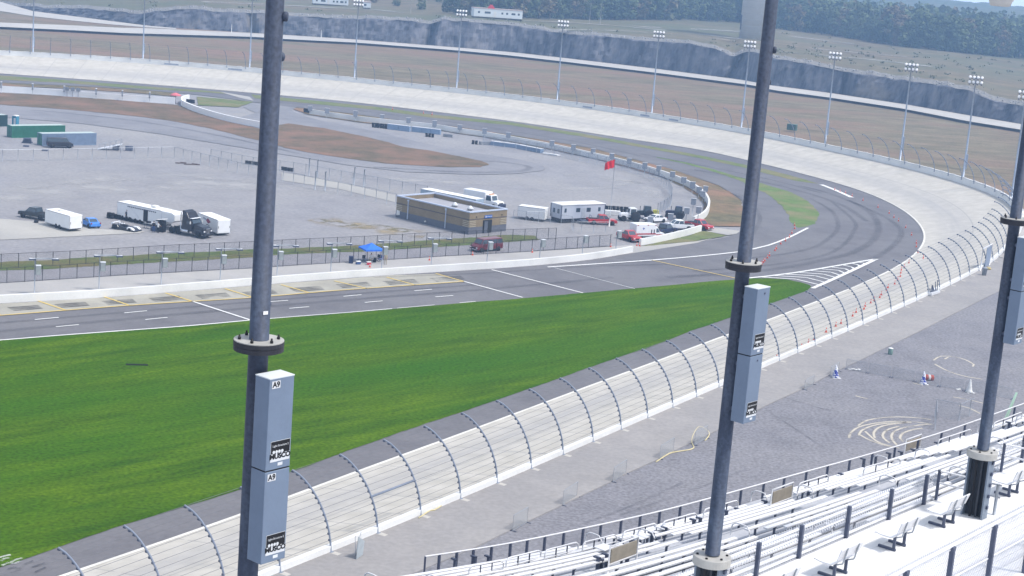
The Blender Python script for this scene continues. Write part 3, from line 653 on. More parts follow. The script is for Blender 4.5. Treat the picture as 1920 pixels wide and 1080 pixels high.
rnd = random.Random(5); used = set(); ntree = 0
KL = ['tall dark green tree', 'mid green leafy tree', 'rusty autumn coloured tree']
spots = []
x = 905.0
while x < 1945:
    if not (1380 < x < 1452): spots.append((x, rnd.uniform(0, 7), rnd.uniform(.72, 1.05)))
    x += rnd.uniform(13, 22)
x = 900.0
while x < 1945: spots.append((x, rnd.uniform(14, 32), rnd.uniform(.85, 1.25))); x += rnd.uniform(13, 20)
for x, y in ((655, -6), (700, -3), (745, 2), (790, 8), (835, 12), (870, 17), (880, 8), (850, 2)): spots.append((x, 3, rnd.uniform(.4, .62)))
for i, (x, back, s) in enumerate(spots):
    k = max(0, min(len(XC)-1, int((x+700)/5))); p = TL[k]+hdir(x)*back
    pi = rnd.randrange(9)
    if pi in used: o = copy_tree(protos[pi])
    else: o = protos[pi]; used.add(pi)
    o.location = (p.x, p.y, p.z-.4); o.rotation_euler.z = rnd.random()*6.28; o.scale = (s*rnd.uniform(.9, 1.2), s*rnd.uniform(.9, 1.2), s)
    kind = (0, 1, 1, 0, 1, 2, 0, 1, 2)[pi]
    where = 'in the front rank along the far edge of the dry plateau' if back <= 7 else 'in the rank behind the front trees of the far wood'
    if x < 900: where = 'standing alone on the hazy slope left of the white office cabin'
    tag(o, KL[kind]+' '+where, 'tree', 'trees of the far wood' if x >= 900 else 'small trees on the hazy slope')
for k in range(9):
    if k not in used:
        for ch in list(protos[k].children): bpy.data.objects.remove(ch)
        bpy.data.objects.remove(protos[k])
# the wood behind as one mass
wm = MB(); rnd = random.Random(11)
for i in range(1150):
    x = rnd.uniform(520, 2050); back = 28+300*rnd.random()**1.3
    if x < 900: back += 60+(900-x)*.35
    k = max(0, min(len(XC)-1, int((x+700)/5))); p = TL[k]+hdir(x)*back; h = rnd.uniform(13, 21)
    wm.mat(LEAF[rnd.choice((0, 0, 1, 1, 1, 2))])
    for j in range(52):
        u = rnd.random(); w = 6.0*(1-(abs(u-.35)/.65)**1.8*.8); a = rnd.random()*6.283; r = w*math.sqrt(rnd.random())
        c = p+Vector((math.cos(a)*r, math.sin(a)*r, h*(.04+.96*u)))
        n = Vector((rnd.gauss(0, 1), rnd.gauss(0, 1)-.6, rnd.gauss(.4, .8))).normalized(); aa = n.cross(Vector((0, 0, 1)))
        if aa.length < .1: aa = Vector((1, 0, 0))
        aa.normalize(); bb = n.cross(aa); s = rnd.uniform(.9, 2.0)
        wm.face([c-aa*s, c-bb*s*.8, c+aa*s, c+bb*s])
tag(wm.build('woodland'), kind='stuff')
# scrub on the plateau
SCRUB = M('scrub_leaf', (.13, .14, .07), .95, var=.3); sb = MB(); rnd = random.Random(3)
for i in range(130):
    x = rnd.uniform(1440, 1950) if i < 80 else rnd.uniform(0, 1950); t = rnd.uniform(.05, .9); k = max(0, min(len(XC)-1, int((x+700)/5)))
    p = rr[k].lerp(TL[k], t if i < 80 else rnd.uniform(0, .2)); p.z = max(p.z, sm[k]+.9); sb.mat(SCRUB)
    for j in range(8):
        c = p+Vector((rnd.gauss(0, .8), rnd.gauss(0, .8), rnd.uniform(0, .8))); s = rnd.uniform(.25, .55); a = rnd.random()*3.14
        sb.face([c+Vector((math.cos(a)*s, math.sin(a)*s, 0)), c+Vector((0, 0, s)), c-Vector((math.cos(a)*s, math.sin(a)*s, 0)), c-Vector((0, 0, s*.5))])
tag(sb.build('scrub'), kind='stuff')
# white boulders along the rim
rk = MB().mat(M('rim_stone', (.32, .31, .30), .9, var=.2, scale=2)); rnd = random.Random(8)
for i in range(500):
    x = rnd.uniform(-20, 1940); k = max(0, min(len(XC)-1, int((x+700)/5))); p = rim[k].lerp(rr[k], rnd.uniform(.02, .9)); s = rnd.uniform(.15, .55)
    b = bmesh.new(); bmesh.ops.create_icosphere(b, subdivisions=1, radius=s)
    for v in b.verts: v.co *= rnd.uniform(.7, 1.2)
    rk.add(b, Matrix.Translation(p+Vector((0, 0, .2))))
tag(rk.build('boulders'), kind='stuff')
# ================================================================== WALLS AND CATCH FENCES
STEEL = M('galvanised_steel', (.19, .22, .28), .5, metal=.0, var=.12, scale=3)
DARKST = M('dark_steel', (.085, .10, .15), .5, metal=.3, var=.15, scale=3)
BLACK = M('black_paint', (.018, .018, .022), .5, var=.2, scale=4)
RUBBER = M('tyre_rubber', (.022, .022, .025), .85, var=.25, scale=4)
WIRE = M('wire', (.13, .135, .15), .6, var=.1)
ALU = M('aluminium', (.70, .71, .73), .35, metal=.25, var=.05, scale=1.5)
WALLW = M('wall_white', (.74, .74, .72), .6, var=.07, scale=.5, c3=(.63, .63, .61), s3=.25, fine=.04)
def wallstrip(name, line, h, thick, mat, side=1, parent=None, zoff=0.0, steps=None):
    """solid wall standing on line; side=+1 puts its body to the left of the line"""
    mb = MB().mat(mat); pts = [Vector(p)+Vector((0, 0, zoff)) for p in line]; sec = []
    for i, p in enumerate(pts):
        t = tang(pts, i); n = Vector((-t.y, t.x, 0))*side
        sec.append([p, p+Vector((0, 0, h)), p+n*thick+Vector((0, 0, h)), p+n*thick])
    for i in range(len(sec)-1):
        a, b = sec[i], sec[i+1]
        for k in range(4): mb.face([a[k], b[k], b[(k+1) % 4], a[(k+1) % 4]])
    mb.face(sec[0]); mb.face(sec[-1][::-1])
    bmesh.ops.remove_doubles(mb.bm, verts=mb.bm.verts, dist=.0005)
    return mb.build(name, parent, recalc=True)
def base_thing(o, label, cat, group=None): return tag(o, label, cat, group)
NI = min(range(len(OUT)), key=lambda i: abs(OUT[i].y-300)+(100 if OUT[i].x < 60 else 0))
front = OUT[:NI+1]; back = OUT[NI:]
tw = wallstrip('straight_wall', front, .6, .45, WALLW, 1, zoff=-.15)
tag(tw, 'low white concrete wall below the near curved catch fence', 'wall')
bk = thing('turn_wall', 'long white concrete wall round the outside of the far banked turn', 'wall', (0, 0, 0))
wallstrip('wall_body', back, 1.6, .5, WALLW, -1, bk, zoff=-.12)
rail_ = MB().mat(M('wall_cap', (.60, .60, .60), .7, var=.15, scale=.4))
for i in range(0, len(back)-2):
    if i % 2 == 0:
        a, b = back[i], back[i+1]; t = tang(back, i); n = Vector((t.y, -t.x, 0))
        rail_.box(((a+b)/2+n*.25+Vector((0, 0, 1.53)))[:], ((b-a).length*.55, .3, .08), math.atan2(t.y, t.x))
rail_.build('cap_block', bk)
ST = M('wall_stain', (.28, .31, .38), .7, var=.3, scale=1)
for px in (315, 437, 1100, 1215, 1262):
    i = min(range(len(back)), key=lambda k: abs(P(back[k])[0]-px)); t = tang(back, i); n = Vector((-t.y, t.x, 0))
    m_ = MB().mat(ST); m_.box((0, 0, 0), (4.4 if px < 1000 else 3.2, .05, .42), bevel=.02)
    m_.build('faded_board', bk, back[i]+n*.03+Vector((0, 0, .5)), math.atan2(t.y, t.x))
# --- curved catch fence posts
PROF = [(0, 0), (.12, .9), (.3, 1.6), (.8, 2.75), (1.6, 3.9), (2.6, 4.8), (3.5, 5.3), (4.2, 5.5)]
def prof_at(s):
    q = cr([Vector((a, 0, b)) for a, b in PROF], .35); L_ = [0]
    for i in range(1, len(q)): L_.append(L_[-1]+(q[i]-q[i-1]).length)
    v = s*L_[-1]
    for i in range(1, len(q)):
        if L_[i] >= v: return q[i-1].lerp(q[i], (v-L_[i-1])/max(1e-6, L_[i]-L_[i-1]))
    return q[-1]
def post_mesh(r, nclamp):
    mb = MB().mat(STEEL); mb.tube(cr([Vector((a, 0, b)) for a, b in PROF], .5), r, 7)
    mb.box((0, 0, .03), (.42, .36, .05)); mb.mat(DARKST)
    for k in range(nclamp):
        p = prof_at(.06+.93*k/(nclamp-1)); mb.box((p.x+.10*(.6 if k < nclamp*.6 else .2), 0, p.z-.10*(.2 if k < nclamp*.5 else .9)), (.20, .13, .15))
    return mb
def catch_fence(name, label, line, step, ncab, r, rc, first_off=0.0, zoff=-.05, mesh=None, side=1):
    root = thing(name, label, 'fence', (0, 0, 0))
    pts = []
    for p in resample(line, step): pts.append(p)
    proto = None; fr = []
    for p in pts:
        i = min(range(len(line)), key=lambda k: (line[k]-p).length); t = tang(line, i); n = Vector((-t.y, t.x, 0))*side
        a = math.atan2(n.y, n.x)
        if proto is None: o = proto = post_mesh(r, ncab).build('post', root)
        else: o = proto.copy(); COL.objects.link(o); o.parent = root
        o.location = p+Vector((0, 0, zoff)); o.rotation_euler.z = a; fr.append((p+Vector((0, 0, zoff)), n))
    for k in range(ncab):
        q = prof_at(.06+.93*k/(ncab-1)); mb = MB().mat(WIRE)
        mb.tube([p+n*(q.x+.06)+Vector((0, 0, q.z-.02)) for p, n in fr], rc, 4, cap=False); mb.build('cable', root)
    return root, fr
j0 = min(range(len(front)), key=lambda i: (front[i]-nb[2]).length)
# step the posts so that one stands at each base seen in the photograph
seg = (nb[14]-nb[2]).length
nearline = resample(front, .25)
k0 = min(range(len(nearline)), key=lambda i: (nearline[i]-nb[2]).length)
stp = None
acc = [0]
for i in range(1, len(nearline)): acc.append(acc[-1]+(nearline[i]-nearline[i-1]).length)
k1 = min(range(len(nearline)), key=lambda i: (nearline[i]-nb[26]).length)
stp = (acc[k1]-acc[k0])/26.0   # 26 bays between the first and the twenty-seventh base
off = acc[k0]-int(acc[k0]/stp)*stp
s0 = min(range(len(acc)), key=lambda i: abs(acc[i]-off))
cf, FR = catch_fence('catch_fence', 'near curved steel catch fence with cables leaning over the straight', nearline[s0:], stp, 15, .075, .016)
db = MB().mat(STEEL)
ib = min(range(len(FR)), key=lambda i: (FR[i][0]-nb[4]).length)
q = prof_at(.40); a = FR[ib][0]+FR[ib][1]*q.x+Vector((0, 0, q.z)); b = FR[ib+1][0]+FR[ib+1][1]*q.x+Vector((0, 0, q.z))
db.tube([a, b], .10, 8); db.build('cross_bar', cf)
for fr_, n in FR: pass
fp = MB().mat(M('footing', (.46, .44, .40), .9, var=.1)); fp.box((0, 0, .02), (.7, .5, .06), bevel=.01); fpo = fp.build('concrete_footing', cf); fpo.location = FR[0][0]-FR[0][1]*.5
for fr_, n in FR[1:]:
    o = fpo.copy(); COL.objects.link(o); o.parent = cf; o.location = fr_-n*.5; o.rotation_euler.z = math.atan2(n.y, n.x)
ff_, FR2 = catch_fence('catch_fence', 'far curved steel catch fence standing on the outer wall of the banked turn', [p+Vector((0, 0, .95)) for p in back], 6.0, 5, .09, .014)
# gate frame in the near fence, with its open panel
gp = MB().mat(STEEL)
def fl(x, y): return G(x, y, ZW)
g0, g1 = fl(1838, 507), fl(1855, 497)
gr = thing('fence_gate', 'grey metal gate frame with a solid door panel in the near catch fence', 'gate', g0, 0)
dv = g1-g0
fm = MB().mat(ALU); fm.tube([(0, 0, 0), (0, 0, 3.6)], .09, 6); fm.tube([dv, dv+Vector((0, 0, 3.6))], .09, 6); fm.tube([(0, 0, 3.6), dv+Vector((0, 0, 3.6))], .09, 6); fm.build('frame', gr)
pn = MB().mat(M('panel_blue_grey', (.22, .27, .36), .5, var=.1)); pn.box(dv*.72+Vector((0, 0, 1.7)), (dv.length*.5, .08, 3.3), math.atan2(dv.y, dv.x), .01); pn.build('door_panel', gr)
bx = MB().mat(M('sand_bag', (.45, .36, .14), .9, var=.2)); bx.lathe([(0, 0), (.42, .02), (.5, .16), (.35, .32), (0, .36)], 10); tag(bx.build('sandbag', loc=fl(1853, 505)), 'small yellow sandbag lying at the foot of the fence gate', 'sandbag')
bb = MB().mat(M('bin_grey', (.26, .28, .31), .6)); bb.lathe([(.36, 0), (.42, 1.1), (.45, 1.12), (.45, 1.2), (.2, 1.32), (0, 1.34)], 14); tag(bb.build('litter_bin', loc=fl(1845, 516)), 'grey litter bin standing before the gate in the near fence', 'bin')
# small wheeled frame with torn netting at the fence
tn = thing('netting_stand', 'low steel stand holding dark netting against the near catch fence', 'stand', fl(1750, 552), math.atan2(.82, .57))
f1 = MB().mat(ALU); f1.box((0, 0, .25), (3.4, .8, .4), bevel=.03); f1.build('trough', tn)
f2 = MB().mat(DARKST)
for k in range(9): f2.tube([(-1.4+k*.35, 0, .45), (-1.5+k*.33+random.uniform(-.3, .3), .1, .9+random.random()*1.2)], .06, 5)
f2.build('netting', tn)
# --- inner walls of the road course
def pxline(px, z=0.0, step=2.0): return resample(cr([G(x, y, z) for x, y in px], .6), step)
PW = [(0, 569), (212, 556.5), (516, 532), (730, 516), (960, 501), (1080, 490), (1150, 480), (1192, 472)]
tag(wallstrip('pit_wall', pxline([(-200, 581)]+PW, 0.0, 3), 1.0, .5, WALLW, 1), 'long low white pit wall between the stalls and the sidewalk', 'wall')
W1 = [(580, 214.5), (680, 229), (805, 242), (860, 250.5), (910, 257.5), (985, 271), (1047, 283), (1097, 294), (1145, 305), (1185, 315), (1235, 330), (1280, 347), (1305, 361), (1318, 372), (1326, 386), (1325, 399), (1316, 411), (1296, 421)]
w1l = pxline(W1, -.1, 1.5)
tag(wallstrip('infield_wall', w1l, 1.45, .4, WALLW, 1), 'long curving white wall from the tyre stack to the parked trucks', 'wall')
tag(wallstrip('infield_wall', pxline([(1201.5, 460.6), (1244, 452.5), (1286, 442.5), (1319.7, 432.5)], 0, 1.5), 1.15, .4, WALLW, 1), 'short white wall in front of the parked trucks and ambulance', 'wall')
W3 = [(-300, 158), (0, 173), (80, 177.5), (200, 187), (310, 194), (335, 196)]
w3l = pxline(W3, -.1, 2)
tag(wallstrip('infield_wall', w3l, 1.7, .4, M('wall_white_blue', (.72, .74, .76), .6, var=.06, scale=.3, c3=(.76, .76, .76), s3=.04), 1), 'straight pale wall with boards at the far left of the infield', 'wall')
W4 = [(343, 200.5), (337, 196), (339, 190), (352, 190.5)]
tag(wallstrip('jersey_wall', pxline([(352, 187.5), (341, 190.5), (339, 196), (345, 201), (375, 213), (430, 228.5), (490, 240)], .02, 1.5), 1.5, .5, M('jersey_white', (.82, .82, .81), .6, var=.03), 1), 'bright white barrier bending round the end of the dirt island', 'wall')
tyre_i = 0
def tyre_bundle(loc, n, rows, label, rz=0, group=None, wrap=None):
    mb = MB().mat(RUBBER)
    for a in range(n):
        for k in range(rows):
            mb.lathe([(.22, 0), (.34, .02), (.36, .12), (.34, .22), (.22, .24)], 14, Matrix.Translation((a*.66-(n-1)*.33+random.uniform(-.04, .04), random.uniform(-.04, .04), k*.245)))
    return tag(mb.build('tyre_stack', loc=loc, rz=rz), label, 'tyres', group)
tyre_bundle(G(575, 212, -.12), 3, 5, 'black tyre stack at the tip of the curving infield wall', R(-30))
tyre_bundle(G(357, 193, .02), 4, 4, 'black tyre bundle tucked inside the bend of the white barrier', R(-20))
tyre_bundle(G(492, 239, .02), 3, 4, 'black tyre stack at the right end of the white barrier', R(-30))
# --- posts with grey boxes along the walls
BOXG = M('box_grey', (.26, .28, .32), .5, metal=.2, var=.12, scale=3)
GALV = M('pole_grey', (.33, .36, .40), .45, metal=.4, var=.1, scale=2)
def boxpole(h, w, bh, rnd_top=False):
    root = thing('box_post', '', 'post')
    p = MB().mat(GALV); p.tube([(0, 0, 0), (0, 0, h-bh*.3)], .06, 7); p.build('pole', root)
    b = MB().mat(BOXG)
    if rnd_top: b.prism([(-w/2, 0), (-w*.36, -bh*.18), (w*.36, -bh*.18), (w/2, 0), (w/2, bh), (-w/2, bh)], .35, bevel=.03, mtx=Matrix.Translation((0, 0, h-bh)))
    else: b.box((.12, 0, h-bh/2), (w, .5, bh), bevel=.03)
    b.build('box', root); l = MB().mat(M('box_lid', (.62, .64, .66), .5)); l.box((.0 if rnd_top else .12, 0, h+.02), (w*1.06, .42 if rnd_top else .54, .05), bevel=.01); l.build('lid', root)
    return root
BP = [(580.8, 202.5, 215), (612.5, 207, 221), (665.7, 212.5, 228), (715.7, 218.7, 232), (765, 225, 239), (813.7, 231, 248), (861.2, 238.7, 251), (907.5, 245, 260), (952, 252.5, 267), (1033.7, 268, 283), (1074, 275.5, 290), (1111, 284, 297), (1146, 292.5, 306), (1178.5, 301, 316), (1207.5, 310, 327), (1234, 318, 330), (1259.5, 328, 341), (1280.5, 338, 352), (1297, 346, 363), (1309.5, 358, 371), (1320.5, 354, 380), (1315, 366, 390), (1297.5, 377, 407), (1307, 393, 424), (1285, 400, 424), (1254.5, 408, 436), (1216.7, 413, 442)]
bp0 = boxpole(2.9, 1.15, 1.35, True); bp1 = boxpole(4.3, 1.0, 1.25, True)
for i, (x, yc, yb) in enumerate(BP):
    pr_ = bp0 if i < 20 else bp1
    o = pr_ if i in (0, 20) else copy_tree(pr_)
    g = G(x, yb, -.1); zc = ZY(g.x, g.y, yc); o.location = g; d = Vector((g.x, g.y)).normalized(); o.rotation_euler.z = math.atan2(d.y, d.x)+R(90); sc = (zc+.1)/(2.25 if i < 20 else 3.7); o.scale = (1, 1, max(.8, min(1.25, sc)))
    tag(o, '%s post with a grey box counted from the tyre stack along the curving infield wall' % nth(i), 'post', 'box posts along the curving infield wall')
for i, x in enumerate((2, 61, 120, 180, 229, 280)):
    yb = ipl(W3, x)+1; o = copy_tree(bp0, None, G(x, yb, -.1)); o.scale = (1, 1, 1.0); o.rotation_euler.z = R(100)
    tag(o, '%s box post from the left in front of the pale far left wall' % nth(i), 'post', 'box posts along the far left wall')
bg = thing('board_cluster', 'cluster of small dark boards on posts before the pale far left wall', 'boards', G(136, 182, -.1))
for k in range(3):
    m_ = MB().mat(BOXG); m_.tube([(k*1.5-1.5, 0, 0), (k*1.5-1.5, 0, 1.9)], .05, 5); m_.box((k*1.5-1.5, 0, 2.1), (1.1, .1, .9), bevel=.02); m_.build('board', bg)
# pit lane light posts
def pitpost(lights):
    root = thing('pit_light_post', '', 'light post')
    p = MB().mat(GALV); p.tube([(0, 0, 0), (0, 0, 4.85 if lights else 3.1)], .07, 8); p.build('pole', root)
    b = MB().mat(M('pit_box', (.33, .36, .36), .5, metal=.2, var=.12)); hb = 3.25 if lights else 3.0
    b.box((.42, 0, hb), (.62, .7, 1.15), bevel=.03); b.build('box', root)
    s = MB().mat(M('box_side', (.05, .055, .075), .6)); s.box((.745, 0, hb), (.03, .6, 1.0)); s.build('side_panel', root)
    l = MB().mat(MATS['box_lid']); l.box((.42, 0, hb+.61), (.68, .76, .06)); l.build('lid', root)
    if lights:
        a = MB().mat(GALV); a.tube([(-.3, 0, 4.75), (2.6, 0, 4.75)], .075, 6); a.build('arm', root)
        for sx in (-.35, 2.5):
            f = MB().mat(DARKST); f.box((sx, 0, 4.64), (.85, .5, .20), bevel=.03); f.mat(MATS['box_lid']); f.box((sx, 0, 4.75), (.72, .4, .06)); f.build('lamp', root)
    return root
pp = None; ppb = None
pts_ = [(64.5, 553, 1), (185.5, 545.5, 1), (302, 537.5, 1), (412.5, 530, 1), (519, 522, 1), (619.5, 517, 1), (715, 511, 1), (808, 504.5, 1), (912.5, 497, 0), (1011, 491.5, 0), (1091, 483, 0), (1154, 473, 0)]
for i, (x, y, l) in enumerate(pts_):
    if l: o = pp = pitpost(1) if pp is None else copy_tree(pp)
    else: o = ppb = pitpost(0) if ppb is None else copy_tree(ppb)
    g = G(x, y, .02); o.location = g; o.rotation_euler.z = R(20)
    tag(o, ('%s pit post from the left, with box and two lamp arm, behind the pit wall' if l else '%s pit post from the left with only a grey box behind the pit wall') % nth(i), 'light post', 'posts behind the pit wall')
# --- chain link fences
MESHB = mesh_mat('black_chain_link', (.02, .02, .03), .14, .075)
MESHG = mesh_mat('grey_chain_link', (.32, .34, .38), .10, .075)
def linkfence(name, label, px, z, h, step, pm, mm, rpost=.035, top=True, cat='fence', stations=None, bottom=False, world=None):
    line = world if world else [G(x, y, z) for x, y in px]
    root = thing(name, label, cat, line[0]); o0 = line[0]
    fine = resample(line, .5)
    fine.append(Vector(line[-1]))
    mb = MB().mat(mm); L_ = 0
    for i in range(len(fine)-1):
        a, b = fine[i], fine[i+1]; l = (b-a).length
        if l < 1e-4: continue
        mb.face([a-o0+Vector((0, 0, .04)), b-o0+Vector((0, 0, .04)), b-o0+Vector((0, 0, h-.02)), a-o0+Vector((0, 0, h-.02))], [(L_, 0), (L_+l, 0), (L_+l, h), (L_, h)]); L_ += l
    mb.build('chain_link', root)
    ps = resample(line, step); 
    if (ps[-1]-line[-1]).length > step*.4: ps.append(Vector(line[-1]))
    pr = MB().mat(pm); pr.tube([(0, 0, 0), (0, 0, h+.05)], rpost, 6); pr = pr.build('post', root, ps[0]-o0)
    for p in ps[1:]:
        o = pr.copy(); COL.objects.link(o); o.parent = root; o.location = p-o0
    if top:
        t = MB().mat(pm); t.tube([p-o0+Vector((0, 0, h)) for p in resample(line, max(1.0, step/2))+[line[-1]]], rpost*.7, 5); t.build('top_rail', root)
    if bottom:
        t = MB().mat(pm); t.tube([p-o0+Vector((0, 0, .08)) for p in line], rpost*.7, 5); t.build('bottom_rail', root)
    return root
linkfence('chain_link_fence', 'black chain link fence along the pit sidewalk', PITF, .02, 2.0, 2.42, BLACK, MESHB, .045, bottom=True)
UF = [(-200, 516), (8, 503), (130, 497), (230, 490.5), (330, 484), (465, 477.5), (561, 472), (688, 466), (801, 459), (912, 454), (1042, 449)]
linkfence('chain_link_fence', 'black chain link fence on the grass strip behind the pit lane', UF, .03, 2.0, 2.42, BLACK, MESHB, .045)
linkfence('chain_link_fence', 'grey chain link fence along the left front of the container yard', [(-200, 310), (0, 303), (130, 300.5), (255, 297.5), (327, 296)], -.12, 2.3, 3.1, GALV, MESHG, .05)
linkfence('chain_link_fence', 'grey chain link fence running down the paddock to the tan building', [(327, 296), (440, 324), (528, 341), (620, 362), (690, 374), (742, 387)], -.12, 2.3, 3.1, GALV, MESHG, .05)
linkfence('chain_link_fence', 'second grey chain link fence on the upper side of the paddock lane', [(395, 300), (470, 315), (560, 327), (690, 351), (760, 364), (800, 371)], -.12, 2.3, 3.1, GALV, MESHG, .05)
linkfence('chain_link_fence', 'curved grey chain link fence inside the bend of the white wall', [(905, 272), (1000, 285), (1060, 297), (1110, 308), (1160, 319), (1205, 331), (1235, 344), (1252, 358), (1259, 372), (1258, 385), (1248, 395), (1232, 404)], -.12, 2.4, 3.0, GALV, mesh_mat('dense_chain_link', (.25, .30, .40), .26, .075), .05)
linkfence('chain_link_fence', 'low grey chain link fence around the office trailer yard', [(962, 415), (985, 418), (1029, 419), (1072, 428), (1075, 438), (1140, 438)], -.1, 2.1, 2.4, GALV, MESHG, .04)
# gate posts in the paddock fences
gp0 = MB().mat(GALV); gp0.tube([(0, 0, 0), (0, 0, 3.6)], .11, 8); gp0.box((.1, 0, 3.6), (.3, .18, .2)); gp0 = gp0.build('gate_post')
for i, (x, y) in enumerate(((579, 330), (594.5, 333), (590.5, 356), (609, 357), (663.5, 348), (681.5, 352))):
    o = gp0 if i == 0 else gp0.copy()
    if i: COL.objects.link(o)
    o.location = G(x, y, -.12); tag(o, '%s tall grey gate post from the left along the paddock lane fences' % nth(i), 'gate post', 'tall gate posts of the paddock lane')
# --- floodlight poles of the far turn
FPL = [(61.7, 95, 66, -20), (268, 108, 273, -14), (468, 124, 476, -6), (664.5, 143, 672, 5), (856, 163, 867, 24), (1044.5, 185, 1055.7, 44), (1222, 208.5, 1234.5, 64), (1390, 236, 1404, 82.5), (1547.5, 264, 1562, 104), (1688, 294, 1703.5, 125.5), (1806, 329, 1825.5, 149.5), (1898, 362, 1917, 139)]
LAMPW = M('lamp_white', (.80, .80, .80), .4, var=.03)
def floodpole():
    root = thing('floodlight_pole', '', 'light pole')
    p = MB().mat(M('flood_pole_steel', (.33, .38, .46), .4, metal=.35, var=.1)); p.tube([(0, 0, 0), (0, 0, 12), (0, 0, 23.2)], .26, 10, r2=.14); p.build('pole', root)
    b = MB().mat(MATS['flood_pole_steel']); b.box((.34, 0, 4.2), (.42, .4, 3.4), bevel=.04); b.build('ballast_box', root)
    for z in (21.75, 22.85): a = MB().mat(DARKST); a.box((0, 0, z), (3.0, .12, .12)); a.build('crossarm', root)
    for z in (21.75, 22.85):
        for k in range(4):
            l = MB().mat(LAMPW); l.lathe([(.12, -.26), (.22, -.2), (.33, .18), (.34, .26), (.1, .28)], 12, Matrix.Translation((-1.35+k*.9, -.32, z+.22)) @ Matrix.Rotation(R(62), 4, 'X'))
            l.mat(DARKST); l.box((-1.35+k*.9, .0, z-.2), (.26, .3, .34)); l.build('lamp', root)
    return root
fp0 = None
for i, (bx_, by, tx, ty) in enumerate(FPL):
    o = fp0 = floodpole() if fp0 is None else copy_tree(fp0)
    if i: fp0 = o
    g = G(bx_, by, 4.2); d = Vector((g.x, g.y)).normalized(); g = g+Vector((d.x, d.y, 0))*1.2
    g.z = 3.0; z = ZY(g.x, g.y, ty)-g.z; o.location = g; o.rotation_euler.z = math.atan2(d.y, d.x)-R(90)
    o.scale = (1, 1, 1) if i == 11 else (1, 1, max(.9, min(1.12, z/22.6)))
    tag(o, '%s tall floodlight pole from the left behind the far banked turn' % nth(i), 'light pole', 'floodlight poles behind the far turn')
# ================================================================== VEHICLES AND PADDOCK
GL = glass('window_glass'); RIM = M('wheel_rim', (.45, .46, .48), .35, metal=.6, var=.05); CHROME = M('chrome', (.6, .62, .65), .2, metal=.9, var=.03)
HEADL = M('headlamp', (.75, .76, .78), .15, var=.03); TAILL = M('tail_lamp', (.30, .01, .01), .3, var=.05); UNDER = M('underbody', (.02, .02, .022), .8, var=.2)
ZG = -.12
def paint(name, c): return M(name, c, .28, var=.05, scale=1.5, spec=.6)
def place(front, rear, W, z=ZG, L=None):
    """centre and heading of a vehicle from the ground pixels of its near side"""
    a, b = G(front[0], front[1], z), G(rear[0], rear[1], z); d = (a-b); d.z = 0; l = d.length; d.normalize()
    n = Vector((-d.y, d.x, 0)); m = (a+b)/2
    if n.dot(Vector((m.x, m.y, 0))) < 0: n = -n
    c = m+n*W/2; return c, math.atan2(d.y, d.x), l
def cabin(mb, x0, x1, t0, t1, z0, z1, w0, w1, mat, gl, root, bevel=.05, gap=.10, split=1, front=True, rearw=True):
    """greenhouse of a vehicle: body hexahedron with dark panes set on its faces"""
    mb.mat(mat); b = bmesh.new()
    lo = [(x0, -w0/2, z0), (x1, -w0/2, z0), (x1, w0/2, z0), (x0, w0/2, z0)]; hi = [(t0, -w1/2, z1), (t1, -w1/2, z1), (t1, w1/2, z1), (t0, w1/2, z1)]
    vl = [b.verts.new(p) for p in lo]; vh = [b.verts.new(p) for p in hi]
    b.faces.new(vl[::-1]); b.faces.new(vh)
    for i in range(4): b.faces.new((vl[i], vl[(i+1) % 4], vh[(i+1) % 4], vh[i]))
    if bevel: bmesh.ops.bevel(b, geom=b.edges[:], offset=bevel, segments=2, affect='EDGES', profile=.5)
    mb.add(b, Matrix.Identity(4))
    panes = []
    for i in range(4):
        A, B, C, D = (Vector(lo[i]), Vector(lo[(i+1) % 4]), Vector(hi[(i+1) % 4]), Vector(hi[i]))
        if i == 1 and not front: continue
        if i == 3 and not rearw: continue
        n = (B-A).cross(D-A).normalized(); k = split if i in (0, 2) else 1
        for j in range(k):
            g = gap; u0 = (j+(g if k == 1 else g*.6))/k; u1 = (j+1-(g if k == 1 else g*.6))/k; v0, v1 = .12, .86
            def bl(u, v): return A.lerp(B, u).lerp(D.lerp(C, u), v)+n*.012
            panes.append([bl(u0, v0), bl(u1, v0), bl(u1, v1), bl(u0, v1)])
    for q in panes:
        m_ = MB().mat(gl); m_.face(q); c = m_.build('window', root)
